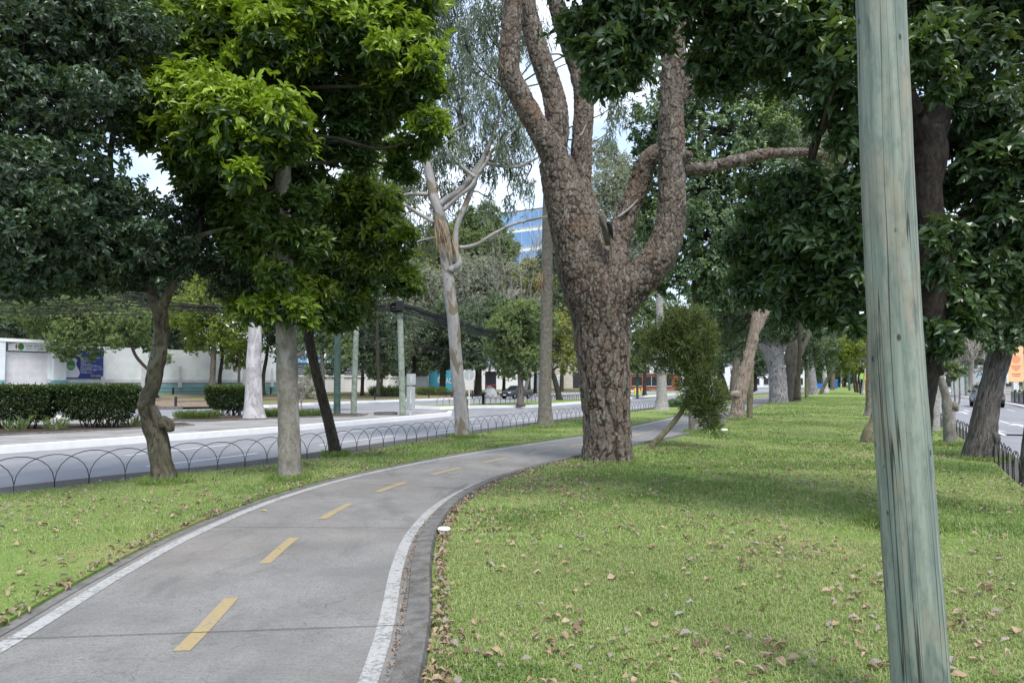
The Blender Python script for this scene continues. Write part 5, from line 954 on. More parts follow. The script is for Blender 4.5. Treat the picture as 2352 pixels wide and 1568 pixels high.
for k, (lab, bpx, D, w, bl, leaf, bark, dens, ln, new) in enumerate(BG):
    z0 = min(.62, max(-.03, CH - (bpx[1] - HZ) * D / F)); b = P(bpx[0], bpx[1], D); top = min(q[1] for q in bl); tx = np.mean([q[0] for q in bl])
    yb = HZ + (CH - z0) * F / D
    lean = {1284: -22, 1668: -22}.get(bpx[0], 0)
    path = [(bpx[0] + 1, yb + 2, w * 1.5), (bpx[0], yb - 4, w * 1.05), (bpx[0] + lean * .4 + 1, yb - 40, w * .85), (bpx[0] + lean + (tx - bpx[0]) * .3, yb - 90, w * .75), (bpx[0] * .5 + tx * .5 + lean * .5, (yb - 90 + top) / 2, w * .5), (tx, top + 10, w * .2)]
    g = np.random.default_rng(900 + k); bl2 = [(q[0], q[1], D + g.normal() * q[2] * D / F * .7, q[2], *q[3:]) for q in bl]
    tree('roadside_tree', lab, 'tree', (b[0], b[1]), [(D, path)], bl2, leaf, bark, dens=dens, mul=1.25, grow=1.25, per=5, ln=ln, wd=ln * .5, new=new, simple=True, z0=z0, twig=.05, limb=(w * D / F * .22, .03), trunk_opts=dict(sides=10, step=.3), shell=.35, upb=.3, droop=.3)
# bare twiggy trees
def bare_tree(lab, base, D, h, spread, r0, seed, z0=.4, lean=0.0):
    g = np.random.default_rng(seed); b = P(base[0], base[1], D); b[2] = z0; e = empty('bare_tree', tuple(b), lab, 'tree'); m = MB()
    def br(p, d, L_, r, lv):
        q = p + d * L_; tube(m, [p, (p + q) / 2 + g.normal(size=3) * L_ * .06, q], [r, r * .85, r * .65], 6 if lv < 2 else 3)
        if lv >= 5: return
        for _ in range(3 if lv > 0 else 4):
            nd = unit(d + spread * g.normal(size=3) + [0, 0, .12]); br(p + d * L_ * (.55 + .45 * g.random()), nd, L_ * (.62 + .2 * g.random()), r * .58, lv + 1)
    br(b - [0, 0, .1], unit(np.array([lean, 0, 1.])), h * .35, r0, 0); m.build('branches', M['pale_twig'], e)
bare_tree('bare grey branching tree before the blue glass building', (1205, 897), 92, 27, .42, .26, 3)
bare_tree('bare grey twiggy tree behind the pole cables', (1135, 897), 88, 17, .5, .2, 8)
bare_tree('bare pale branching tree behind the railing of the right-hand road', (2235, 902), 82, 9, .6, .2, 5, 0)
bare_tree('bare crooked sapling in the bed beside the straight grey trunk', (690, 950), 36, 2.6, .45, .035, 6, 0)
# ================================================================ HEDGES AND LOW PLANTS
def hedge(lab, c, sz, seed, z0, leaf='hedge_leaf', new=.25):
    e = empty('clipped_hedge', (c[0], c[1], z0), lab, 'hedge', 'clipped hedges on the traffic island'); g = np.random.default_rng(seed)
    n = 5200; p = g.random((n, 3)) * 2 - 1; ax_ = g.choice(3, n, p=[.2, .4, .4]); p[np.arange(n), ax_] = np.sign(p[np.arange(n), ax_]) * (1 - .12 * g.random(n))
    p[:, 2] = np.where(p[:, 2] < -.93, 1 - .1 * g.random(n), p[:, 2]); p *= (1 + .05 * fbm(p * 3 + seed, 2, seed))[:, None]
    keep = (p[:, 2] > -.1) | (g.random(n) < .22 + .6 * (p[:, 2] + 1)); p = p[keep]; n = len(p)
    p[:, :2] *= np.minimum(1, .80 + .25 * (p[:, 2:3] + 1))
    w = p * np.array(sz) / 2 + [0, 0, sz[2] / 2 + .34]
    d = unit(p + .8 * g.normal(size=(n, 3))); m = L()
    for k in range(4):
        leaf_mesh(m, w + .05 * g.normal(size=(n, 3)), d + .9 * g.normal(size=(n, 3)), g.normal(size=(n, 3)) + [0, 0, 1], .13 * (.6 + .6 * g.random(n)), .062, g.random(n), np.where(p[:, 2] > .8, new * g.random(n) * 2, 0).clip(0, 1), .15, .2, True)
    m.build('foliage', M[leaf], e)
    m = L()
    for k in range(26):
        a = np.array([(g.random() - .5) * sz[0] * .6, (g.random() - .5) * sz[1] * .4, -.05]); b = a + [g.normal() * .3, g.normal() * .15, .9]; tube(m, [a, (a + b) / 2 + g.normal(size=3) * .05, b], [.025, .018, .01], 5)
    m.build('stem', M['dark_bark'], e)
c = P(36, 985, 25.4); hedge('dark clipped hedge block under the white roller door of the garage', c, (2.75, 1.1, 1.12), 1, .04)
c = P(227, 985, 25.9); hedge('dark clipped hedge block below the blue banner on the wall', c, (2.35, 1.1, 1.14), 2, .04)
c = P(528, 955, 34.8); hedge('smaller lighter clipped hedge next to the white gum trunk', c, (1.9, 1.1, 1.05), 3, .05, 'hedge_leaf', .9)
def bush(name, lab, c, r, n, ln, wd, leaf, seed, flat=.7, kind=None, new=.2):
    m = MB(); rosettes(m, np.array(c) + [0, 0, r * flat * .6], r, n, 5, ln, wd, .6, .2, new, .0, flat, .2, seed, .15, True)
    for k in range(7): g = np.random.default_rng(k + seed); tube(m, [np.array(c) - [0, 0, .05], np.array(c) + [g.normal() * r * .4, g.normal() * r * .4, r * flat]], [.02, .006], 4)
    return tag(m.build(name, M[leaf]), lab, 'bush')
bush('round_bush', 'pale green round bush at the foot of the white wall behind the slim leaning trunk', P(706, 900, 66) * [1, 1, 0] + [0, 0, .4], 1.5, 420, .2, .1, 'olive_leaf', 71, .8)
bush('ground_bush', 'low green clump beside the cypress on the railing side', P(1567, 930, 48) * [1, 1, 0], 1.2, 300, .16, .1, 'ivy_leaf', 72, .35)
def grass_clump(lab, c, r, n, h, seed, leaf='mid_green_leaf', w=.03, ry=None):
    g = np.random.default_rng(seed); th = g.random(n) * 6.28; rr = np.sqrt(g.random(n)); m = MB()
    b = np.c_[c[0] + r * rr * np.cos(th), c[1] + (ry or r) * rr * np.sin(th), np.full(n, c[2] - .03)]; d = np.c_[np.cos(th) * .45 + .3 * g.normal(size=n), np.sin(th) * .45 + .3 * g.normal(size=n), np.ones(n)]
    leaf_mesh(m, b, d, g.normal(size=(n, 3)), h * (.5 + .7 * g.random(n)), w, g.random(n), (g.random(n) < .15) * .7, .22, .05)
    return tag(m.build('grass_clump', M[leaf]), lab, 'plant')
grass_clump('long green grass clump in the kerbed bed left of the white gum', P(453, 965, 32.5) * [1, 1, 0] + [0, 0, .05], 1.0, 1300, .42, 1, 'fringe_leaf', .02, .7)
grass_clump('green feathery clump between the white gum and the grey trunk', P(622, 958, 34) * [1, 1, 0] + [0, 0, .05], .5, 700, .45, 2, 'fringe_leaf', .02)
grass_clump('low green clump in the kerbed bed right of the straight grey trunk', P(712, 953, 35) * [1, 1, 0] + [0, 0, .05], 1.0, 1300, .36, 3, 'fringe_leaf', .02, .8)
grass_clump('wide clump of tall grass before the white fence by the utility pole', P(900, 905, 78) * [1, 1, 0] + [0, 0, .1], 2.2, 1400, 1.3, 4, 'mid_green_leaf', .06, 1.5)
grass_clump('clump of long grass at the foot of the blue gate', P(990, 904, 84) * [1, 1, 0] + [0, 0, .15], 1.6, 900, 1.1, 5, 'mid_green_leaf', .06, 1.2)
for k, (px, py, D, lab) in enumerate(((40, 992, 24.2, 'strappy green plant at the front of the soil bed under the leftmost hedge'), (128, 988, 24.6, 'strappy green plant in the soil bed in the gap between the two dark hedges'), (300, 975, 26.4, 'strappy green plant at the right end of the dark soil bed'))):
    grass_clump(lab, P(px, py, D) * [1, 1, 0] + [0, 0, .06], .3, 60, .55, 10 + k, 'mid_green_leaf', .035)
# ================================================================ WALLS, GATES AND BUILDINGS ACROSS THE ROAD
wd_ = np.array([.508, .861]); wn_ = np.array([.861, -.508])
def wall_M(t): # point on the wall line, t metres beyond the reference corner
    p = np.array([-32.3, 62.0]) + wd_ * t
    m = Matrix.Identity(4); m.col[0][:3] = (*wd_, 0); m.col[1][:3] = (-wn_[0], -wn_[1], 0); m.col[2][:3] = (0, 0, 1); m.col[3][:3] = (p[0], p[1], WZ)
    return m      # local axes: x along the wall, y away from the road, z up
def text(body, size, mat, parent, loc, name='lettering', align='LEFT', thick=.004):
    cu = bpy.data.curves.new(name, 'FONT'); cu.body = body; cu.size = size; cu.align_x = align; cu.extrude = thick
    o = bpy.data.objects.new(name, cu); COL.objects.link(o); dg = bpy.context.evaluated_depsgraph_get(); me = bpy.data.meshes.new_from_object(o.evaluated_get(dg)); bpy.data.objects.remove(o); bpy.data.curves.remove(cu)
    me.materials.clear(); me.materials.append(M[mat]); q = bpy.data.objects.new(name, me); COL.objects.link(q); q.parent = parent
    q.matrix_local = Matrix.Translation(Vector(loc)) @ Matrix.Rotation(PI / 2, 4, 'X'); return q
def disc(m, c, r, n=20, y=0.0, sx=1.0):
    a = np.linspace(0, 2 * PI, n, endpoint=False); V = np.c_[c[0] + r * sx * np.cos(a), np.full(n, c[1]), c[2] + r * np.sin(a)]; m.ngon(V)
HW_ = 4.15
def px_t(px):  # distance along the wall line for an image column
    k = (px - 1176) / F; return (k * 62.0 + 32.3) / (.508 - k * .861)
t0, t1 = px_t(237), px_t(636)
e = empty('boundary_wall', (0, 0, 0), 'long white boundary wall with a teal base band and grey pilasters across the road', 'wall', M=wall_M(0))
m = L(); m.box(((t0 - 4.3 + t1) / 2, .15, HW_ / 2 + .55), (t1 - t0 + 4.3, .3, HW_ - 1.1)); m.build('wall_panel', M['white_wall'], e)
m = L(); m.box(((t0 - 4.3 + t1) / 2, .14, .35), (t1 - t0 + 4.3, .32, 1.5)); m.build('base_band', M['teal_paint'], e)
m = L(); m.box(((t0 - 4.3 + t1) / 2, .12, 1.24), (t1 - t0 + 4.3, .36, .30)); m.build('grey_band', M['grey_band'], e)
for k in range(6):
    u = t0 - .1 + k * (t1 - t0 - .6) / 5; m = L(); m.box((u, .06, 1.12), (.30, .5, 1.0)); m.box((u, .10, 2.1), (.26, .4, 1.1)); m.build('pilaster', M['grey_band'], e)
m = L(); m.box((t1 + .1, .1, 2.0), (.45, .5, 4.2)); m.build('end_post', M['teal_paint'], e)
# banner
tb0, tb1 = px_t(147), px_t(235); W = tb1 - tb0
e = empty('wall_banner', (0, 0, 0), 'blue and white school banner with a green crest hung on the white wall', 'banner', M=wall_M(tb0) @ Matrix.Translation((0, -.12, 1.42)))
m = L(); m.box((W / 2, 0, 1.28), (W, .03, 2.56)); m.build('sheet', M['banner_blue'], e)
m = L(); V = [(.02, -.022, .1)] + [(W * (.33 + .05 * math.sin(k * .75)), -.022, .1 + 1.45 * k / 8) for k in range(9)] + [(W * .2, -.022, 1.75), (.02, -.022, 1.62)]; m.ngon(V); m.build('white_panel', M['banner_white'], e)
m = L(); disc(m, (W * .15, -.028, 1.1), .42, 24, 0, .8); m.build('crest', M['logo_green'], e)
m = L(); m.box((W * .15, -.032, 1.02), (.55, .004, .03)); m.box((W * .15, -.032, .9), (.5, .004, .03)); m.build('crest_stripe', M['letter_white'], e)
y = 1.72
for ln_ in ('Perito en Administración de Empresas', 'Perito Contador', 'Bachillerato en Ciencias', 'Bachillerato en Computación', 'Magisterio', 'Turismo y Hotelería', 'Bachillerato Industrial y Perito en', 'Dibujo de Construcción / Diseño Gráfico', 'Mecánica Automotriz', 'Perito en Electrónica y Dispositivos Digitales', 'Bachillerato en Diseño Gráfico', 'Nivel Básico', 'Pre Primaria y Primaria'):
    text(ln_, .10, 'letter_white', e, (W * .40, -.02, y)); y -= .105
text('2209-3200', .19, 'letter_yellow', e, (W * .66, -.02, .18))
# garage block
tg0, tg1 = px_t(-30), px_t(146); e = empty('garage_gate', (0, 0, 0), 'white garage gateway with panelled roller door and school sign board above', 'garage', M=wall_M(tg1))
gw = tg1 - tg0; td0, td1 = px_t(5) - tg1, px_t(117) - tg1
for a_, b_ in ((-gw, td0), (td1, 0)):
    m = L(); m.box(((a_ + b_) / 2, -.1, 2.75), (b_ - a_, .7, 2.9)); m.build('pillar', M['white_wall'], e); m = L(); m.box(((a_ + b_) / 2, -.1, .45), (b_ - a_ + .01, .72, 1.7)); m.build('pillar_base', M['teal_paint'], e)
m = L(); m.box((-gw / 2, .3, 4.32), (gw + .3, 1.6, .24)); m.build('roof', M['plain_white'], e)
m = L(); m.box((-gw / 2, 1.6, 2), (gw, 1.6, 4.3)); m.build('wall', M['white_wall'], e)
dr = L(); dr.box(((td0 + td1) / 2, .1, 1.6), (td1 - td0, .1, 3.7)); dr = dr.build('roller_door', M['roller_door'], e)
m = L(); dw = (td1 - td0)
for r in range(6):
    z = .0 + r * .6
    m.box(((td0 + td1) / 2, .046, z), (dw - .05, .01, .02))
    for c_ in range(4):
        x = td0 + dw * (c_ + .5) / 4
        for dx, dz, sx, sz in ((0, .44, .6, .015), (0, .14, .6, .015), (-.3, .29, .015, .3), (.3, .29, .015, .3)): m.box((x + dx * dw / 4.4, .046, z + dz), (sx * dw / 4.4, .008, sz))
m.build('panel_groove', M['grey_band'], dr)
sg = L(); sx0, sx1 = px_t(17) - tg1, px_t(116) - tg1; sg.box(((sx0 + sx1) / 2, -.03, 3.86), (sx1 - sx0, .08, .62)); sg = sg.build('sign_board', M['plain_white'], e)
w_ = sx1 - sx0
o = text('UNA SÓLIDA EDUCACIÓN', .235, 'letter_teal', sg, (sx0 + w_ * .38, -.075, 3.86)); text('BRINDA GRANDES OPORTUNIDADES', .13, 'letter_teal', sg, (sx0 + w_ * .40, -.075, 3.68))
m = L(); disc(m, (sx0 + w_ * .28, -.076, 3.86), .27, 22, 0, .8); disc(m, (sx0 + w_ * .92, -.076, 3.82), .17, 18); m.build('crest', M['logo_green'], sg)
m = L(); m.ngon([(sx0 + w_ * .15, -.076, 3.86), (sx0 + w_ * .18, -.076, 3.62), (sx0 + w_ * .2, -.076, 3.9), (sx0 + w_ * .175, -.076, 4.1)]); m.build('parrot_mark', M['letter_red'], sg)
m = L(); m.ngon([(sx0 + .01, -.076, 4.16), (sx0 + .01, -.076, 4.03), (sx0 + w_ * .2, -.076, 4.16)]); m.ngon([(sx1 - .15, -.076, 4.16), (sx1 - .05, -.076, 3.8), (sx1 - .01, -.076, 4.16)]); m.build('corner_mark', M['teal_paint'], sg)
# dark slat fence on a low white wall
tf0, tf1 = px_t(660), px_t(986)
e = empty('slatted_fence', (0, 0, 0), 'low white wall topped by dark slatted panels between white posts', 'fence', M=wall_M(0))
m = L(); m.box(((tf0 + tf1) / 2, .3, .8), (tf1 - tf0, .25, 1.9)); m.build('wall', M['plain_white'], e)
m = L(); m.box(((tf0 + tf1) / 2, .26, 1.82), (tf1 - tf0, .42, .14)); m.build('coping', M['plain_white'], e)
np_ = 6
for k in range(np_ + 1):
    u = tf0 + (tf1 - tf0) * k / np_; m = L(); m.box((u, .3, 1.8), (.5, .46, 3.7)); m.build('post', M['plain_white'], e)
    if k < np_:
        m = L(); u2 = u + (tf1 - tf0) / np_
        for r in range(7): m.box(((u + u2) / 2, .3, 2.05 + r * .2), (u2 - u - .5, .06, .165))
        m.build('slat_panel', M['dark_slat'], e)
tc0, tc1 = px_t(987), px_t(1044)
e = empty('blue_gate', (0, 0, 0), 'bright cyan gate with white flower emblem and big white letters', 'gate', M=wall_M(tc0))
gw = tc1 - tc0; gate = L(); gate.box((gw / 2, 0, 1.45), (gw, .12, 2.9)); gate = gate.build('door_panel', M['cyan_gate'], e)
text('ACE', 1.15, 'letter_white', gate, (gw * .62, -.07, .95))
m = L()
for k in range(8):
    a = k * PI / 4; c_, s_ = math.cos(a), math.sin(a); q = lambda u, v: (gw * .36 + u * c_ - v * s_, -.072, 1.45 + u * s_ + v * c_); m.ngon([q(.08, 0), q(.35, -.16), q(.58, 0), q(.35, .16)])
m.build('flower_emblem', M['letter_white'], gate)
tw0, tw1 = px_t(1045), px_t(1224)
e = empty('boundary_wall', (0, 0, 0), 'plain white wall right of the bright cyan gate', 'wall', M=wall_M(tw0)); m = L(); m.box(((tw1 - tw0) / 2, .2, 1.5), (tw1 - tw0, .3, 3.6)); m.build('wall_panel', M['plain_white'], e)
m = L(); m.box(((tw1 - tw0) / 2, .2, 3.35), (tw1 - tw0 + .2, .42, .12)); m.build('coping', M['grey_band'], e)
e = empty('iron_gate', (0, 0, 0), 'grey metal gate with white side piers past the plain white wall', 'gate', M=wall_M(tw1))
m = L(); m.box((3.2, .2, 1.3), (4.6, .1, 3.0)); gt = m.build('door_panel', M['pale_metal'], e); m = L()
for k in range(9): m.box((1.2 + k * .5, .13, 1.3), (.05, .05, 2.9))
m.build('bar', M['dark_slat'], gt)
for u in (.4, 6.0): m = L(); m.box((u, .2, 1.6), (.8, .6, 3.8)); m.build('pier', M['plain_white'], e)
e = empty('boundary_wall', (0, 0, 0), 'cream wall with dark gateway beyond the grey metal gate', 'wall', M=wall_M(tw1 + 7)); m = L(); m.box((5, .3, 1.5), (10, .3, 3.6)); m.box((30, .3, 1.5), (32, .3, 3.4)); m.build('wall_panel', M['cream_wall'], e); m = L(); m.box((12, .3, 1.4), (4, .2, 3.4)); m.build('gate', M['dark_slat'], e)
# razor wire coil over the wall
m = MB(); a = np.linspace(0, 2 * PI * 16, 16 * 14); Mw = wall_M(tf0 + (tf1 - tf0) * .62); 
V = np.c_[a / (2 * PI) * .62, .32 * np.cos(a) + .3, 3.9 + .34 * np.sin(a)]; V = np.array([(Mw @ Vector(v))[:] for v in V]); tube(m, V, np.full(len(V), .018), 4, None, 0, 1, 0); tag(m.build('razor_wire', M['pale_metal']), 'coil of razor wire above the slatted fence', 'wire')
# buildings behind
def building(lab, c, rz, sz, wall, win, cols, rows, roof='roof_grey', wsz=(.7, .6), band=None, name='building'):
    e = empty(name, c, lab, 'building', rz=rz); m = L(); m.box((0, 0, sz[2] / 2), sz); m.build('wall', M[wall], e)
    m = L(); m.box((0, 0, sz[2] + .15), (sz[0] + .3, sz[1] + .3, .3)); m.build('roof', M[roof], e)
    cw, rh = sz[0] / cols, sz[2] / rows
    for i in range(cols):
        for j in range(rows):
            w = L(); w.box((-sz[0] / 2 + cw * (i + .5), -sz[1] / 2 - .02, rh * (j + .55)), (cw * wsz[0], .1, rh * wsz[1])); o = w.build('window', M[win], e)
            f = L(); x = -sz[0] / 2 + cw * (i + .5); z = rh * (j + .55); f.box((x, -sz[1] / 2 - .08, z - rh * wsz[1] / 2), (cw * wsz[0] + .1, .12, .12)); f.box((x, -sz[1] / 2 - .08, z), (.08, .1, rh * wsz[1])); f.build('frame', M['pale_metal'], o)
    return e
c = P(1180, 640, 175); building('tall office block with blue glass bands high behind the trees', (c[0] + 5, c[1] + 6, 0), -.5, (34, 12, P(1180, 484, 175)[2]), 'plain_white', 'blue_glass', 7, 9, wsz=(.97, .80), name='office_building')
c = P(1290, 850, 150); building('pale low building behind the trees left of the great pine', (c[0], c[1] + 5, 0), -.4, (26, 10, 9), 'cream_wall', 'window_dark', 7, 2)
c = P(720, 850, 105); building('white building with blue awning glimpsed beyond the slim leaning trunk', (c[0], c[1] + 8, .4), -.5, (14, 8, 9.5), 'plain_white', 'blue_glass', 4, 3)
c = P(1480, 880, 150); building('low red brick building down the left carriageway', (c[0], c[1] + 4, 0), -.4, (16, 8, 3.4), 'brick_red', 'window_dark', 5, 1)
c = P(1580, 870, 170); building('white shop building down the left carriageway behind the cypress', (c[0], c[1] + 4, 0), -.4, (22, 8, 6), 'plain_white', 'window_dark', 6, 2)
c = P(1745, 872, 220); building('pale building at the far end of the carriageway', (c[0], c[1] + 4, 0), -.4, (30, 8, 7), 'plain_white', 'window_dark', 7, 2)
c = P(1935, 862, 290); building('grey building closing the far end of the lawn', (c[0], c[1] + 4, 0), -.4, (40, 8, 9), 'cream_wall', 'window_dark', 9, 3)
c = P(2165, 880, 120); building('small white gatehouse beyond the yellow bus sign', (c[0], c[1] + 3, 0), -.5, (9, 5, 3.2), 'plain_white', 'window_dark', 3, 1)
c = P(2330, 850, 130); building('pale commercial building behind the orange billboard', (c[0] + 20, c[1] + 6, 0), -.5, (50, 10, 9), 'cream_wall', 'window_dark', 11, 3)
# far wood that reads as one mass
m = MB(); g = np.random.default_rng(5)
for k in range(150):
    an = math.radians(-46 + 92 * k / 149); R_ = 250 + 60 * g.random(); c = np.array([R_ * math.sin(an), R_ * math.cos(an), 3 + 9 * g.random()]); rosettes(m, c, 7 + 4 * g.random(), 120, 4, 1.6, .9, .3, .2, .2, .2, .9, .3, 3000 + k, .1, True)
tag(m.build('distant_woods', M['far_leaf']), 'distant wood closing the horizon behind the avenue', 'woods', kind='stuff')
#==PART5==
# ================================================================ RAILINGS
def hoop_fence(lab, poly, s0, s1, W, Hh, r, z, count=100):
    A = np.concatenate([[0], np.cumsum(np.linalg.norm(np.diff(poly[:, :2], axis=0), axis=1))]); c0 = np.array([np.interp(s0, A, poly[:, 0]), np.interp(s0, A, poly[:, 1]), z])
    e = empty('hoop_railing', tuple(c0), lab, 'railing'); rest = MB(); nh = int((s1 - s0) / (W / 2)); n_seg = 15; th = np.linspace(0, PI, n_seg)
    for k in range(nh):
        s = s0 + k * W / 2; far = k > 40
        o = -np.cos(th) * W / 2; o = np.concatenate([[o[0]], o, [o[-1]]]) * np.concatenate([[.97], np.ones(n_seg), [.97]]); hz = np.concatenate([[-.12], Hh * (.12 + .88 * np.sin(th) ** .8), [-.12]])
        jit = .02 * math.sin(k * 2.3); ss = s + W / 2 + o
        pts = np.c_[np.interp(ss, A, poly[:, 0]) + .012 * (-1) ** k, np.interp(ss, A, poly[:, 1]) + jit * .3, z + hz * (1 + jit)]
        m = MB() if k < count else rest
        tube(m, pts, np.full(len(pts), r), 4 if far else 6, None, 0, 1, 0, False)
        if k < count: m.build('hoop', M['dark_iron'], e, True)
    if rest.n: tag(rest.build('hoop_row', M['dark_iron'], e), kind='stuff')
    return e
A_ = np.concatenate([[0], np.cumsum(np.linalg.norm(np.diff(fl[:, :2], axis=0), axis=1))]); sA = np.interp(8.2, fl[:, 1], A_)
hoop_fence('low railing of overlapping dark iron hoops between the left lawn strip and the road', fl, sA, sA + 92, 1.16, .58, .0068, -.01)
A_ = np.concatenate([[0], np.cumsum(np.linalg.norm(np.diff(fr[:, :2], axis=0), axis=1))]); sA = np.interp(8.5, fr[:, 1], A_)
hoop_fence('low railing of overlapping dark iron hoops along the right-hand carriageway', fr, sA, sA + 62, .76, .55, .0075, -.01)
il = spline(np.array([(-5.6, 50.8, 0), (-1, 54.5, 0), (4, 61, 0), (10, 73.5, 0), (17, 90, 0)]), 200)
hoop_fence('faint low hoop railing round the grass island behind the eucalyptus trunk', il, 0, 34, 1.1, .75, .014, IZ, 60)
def post_rail(lab, pts, h, step):
    pts = np.array(pts, float); e = empty('post_and_wire_fence', tuple(pts[0]), lab, 'fence'); ln_ = np.linalg.norm(pts[-1] - pts[0]); n = int(ln_ / step) + 1; m2 = MB()
    tops = []
    for k in range(n + 1):
        p = pts[0] + (pts[-1] - pts[0]) * k / n; m = MB(); m.box(p + [0, 0, h / 2 - .1], (.13, .13, h + .2)); m.build('post', M['dark_iron'], e); tops.append(p)
    for hh in (.9, .5): tube(m2, [t + [0, 0, h * hh] for t in tops], np.full(len(tops), .022), 5)
    m2.build('rail', M['dark_iron'], e)
post_rail('short black post and wire fence along the front of the bare soil bank', [(-23.8, 48.4, .0), (-14.2, 60.5, .0)], .72, 3.8)
post_rail('black post and wire fence along the foot of the white wall', [(-34.6, 56.0, .52), (-23.5, 75.0, .45)], .75, 4.2)
post_rail('black post and wire fence on the dry grass before the slatted fence', [(-13.0, 64.8, -.01), (-4.6, 80, .0)], .72, 5.0)
m = MB(); lathe(m, P(513, 0, 49) * [1, 1, 0] + [0, 0, -.1], [(.16, 0), (.16, .85), (.13, .98), (0, 1.0)], 12); 
o = MB(); lathe(o, np.array([-26.9, 49.4, -.1]), [(.17, 0), (.17, .95), (.13, 1.05), (0, 1.07)], 12); tag(o.build('stone_bollard', M['plain_white'], None, True), 'small white stone bollard at the corner of the driveway', 'bollard')
# ================================================================ POLES, CABLES, SIGNS
def pole(name, lab, cat, px, py, z0, w, top, mat, topdx=0, D=None, taper=.8, sides=16, z_top=None):
    b = G(px, py, z0) if D is None else P(px, py, D); D_ = b[1]; t = P(px + topdx, top, D_); m = MB(); r = w / 2 * D_ / F
    tube(m, [[b[0], b[1], z0 - .15], b + (t - b) * .5, t], [r, r * (1 + taper) / 2, r * taper], sides, .25, .02, 3, int(px)); return tag(m.build(name, M[mat], None, True), lab, cat), b, t
plain('old_pole_wood', (.23, .27, .22), .85, .15, 0, .25, 5)
# the big green pole in front
b = np.array([2.04, 3.42, 0]); D0 = 3.40
e = empty('wooden_pole', (G(2118, 1650)[0], G(2118, 1650)[1], 0), 'thick weathered green-painted wooden pole standing closest to the camera', 'pole')
m = MB(); b = G(2119, 1655); D0 = b[1]
pts = [P(2119, 1655, D0) + [0, 0, -.2], P(2119, 1655, D0), P(2113, 1560, D0), P(2083, 1150, D0), P(2060, 830, D0), P(2040, 450, D0), P(2023, 0, D0), P(2008, -420, D0), P(1985, -1100, D0), P(1960, -1900, D0)]
w = [124, 122, 119, 117, 114, 111, 105, 98, 90, 80]; tube(m, pts, [x / 2 * D0 / F for x in w], 40, .06, .012, 3.0, 2)
m.build('shaft', M['treated_wood'], e, True)
_, ub, ut = pole('utility_pole', 'grey-green utility pole on the island carrying the thick cable bundle', 'utility pole', 925.6, 954, IZ, 15, 545, 'old_pole_wood', -12)
_, p2b, _ = pole('utility_pole', 'dark green wooden pole left of the pair behind the slim leaning trunk', 'utility pole', 774, 951, IZ, 16, 640, 'green_steel', 3)
_, p3b, _ = pole('utility_pole', 'grey wooden pole right of the pair behind the slim leaning trunk', 'utility pole', 812, 951, IZ, 13.5, 640, 'old_pole_wood', 10)
def cables(lab, a, b_, n, spread, sag, seed, r=.013, name='cable_bundle'):
    g = np.random.default_rng(seed); m = MB(); a, b_ = np.array(a), np.array(b_); t = np.linspace(0, 1, 14)[:, None]
    for k in range(n):
        o1 = g.normal(size=3) * [.05, .05, spread]; o2 = g.normal(size=3) * [.05, .05, spread * .8]; s = sag * (.5 + g.random()); C = a + o1 + (b_ + o2 - a - o1) * t - np.array([0, 0, 1]) * s * 4 * t * (1 - t)
        tube(m, C, np.full(14, r * (.6 + .9 * g.random())), 4, None, 0, 1, 0, False)
    return tag(m.build(name, M['cable_black']), lab, 'cables')
hub = P(919, 702, ub[1] - .25)
cables('thick bundle of black cables running from the utility pole to the right', hub, P(1345, 800, 75), 26, .22, .5, 1)
cables('black cables spreading from the utility pole to the left behind the tree crowns', hub + [0, 0, .1], P(300, 688, 36), 16, .26, .45, 2)
cables('black cables sagging across behind the crooked tree trunk', P(300, 690, 36), P(-250, 640, 30), 14, .35, .5, 3)
cables('thin wires crossing high behind the crooked tree trunk', P(-250, 690, 40), P(760, 680, 39), 8, .30, .7, 4, .013)
cables('thin wires from the wooden pole pair to the right', P(790, 760, 37.6), P(1350, 830, 80), 5, .2, .4, 5, .012)
m = MB(); 
for k in range(5): a = np.linspace(0, 2 * PI, 16); tube(m, np.c_[hub[0] - .25 + .28 * np.cos(a), np.full(16, hub[1] - .1 + .03 * k), hub[2] - .05 + .2 * np.sin(a) - .03 * k], np.full(16, .022), 5)
m.box(hub + [-.75, -.05, -.22], (.55, .22, .2)); m.box(hub + [.0, 0, .0], (.36, .36, .5)); tag(m.build('cable_coil', M['cable_black']), 'dark clump of coiled cable and splice box at the top of the utility pole', 'cables')
b = G(943, 953, IZ); D_ = b[1]; s = D_ / F
e = empty('road_sign', tuple(b), 'two blank grey sign backs on one post beside the utility pole', 'road sign')
m = MB(); m.box(b + [0, 0, 1.0], (.07, .07, 2.2)); m.build('post', M['pale_metal'], e)
for (y0, y1, x0, x1) in ((858, 884, 934, 955), (887, 939, 933.5, 953.5)):
    p0, p1 = P(x0, y1, D_ - .08), P(x1, y0, D_ - .08); c = (p0 + p1) / 2; m = MB(); m.box(c + [0, .0, 0], (p1[0] - p0[0], .03, p1[2] - p0[2])); o = m.build('sign_plate', M['sign_back'], e); m = MB(); m.box(c + [.0, -.03, 0], (.06, .03, (p1[2] - p0[2]) * .6)); m.build('bracket', M['pale_metal'], o)
b = G(1077.5, 931, IZ); D_ = b[1]; e = empty('stop_sign', tuple(b), 'grey back of an octagonal sign on the grass island by the eucalyptus', 'road sign'); top = P(1077.5, 861, D_)
m = MB(); m.box([b[0], b[1], top[2] / 2], (.08, .06, top[2] + .2)); m.build('post', M['pale_metal'], e); a = np.linspace(0, 2 * PI, 8, endpoint=False) + PI / 8; m = MB(); r = .40
V1 = np.c_[top[0] + r * np.cos(a), np.full(8, b[1] + .06), top[2] + r * np.sin(a)]; V0 = V1 - [0, .02, 0]; m.ngon(V0); m.ngon(V1[::-1]); o = m.build('sign_plate', M['sign_back'], e)
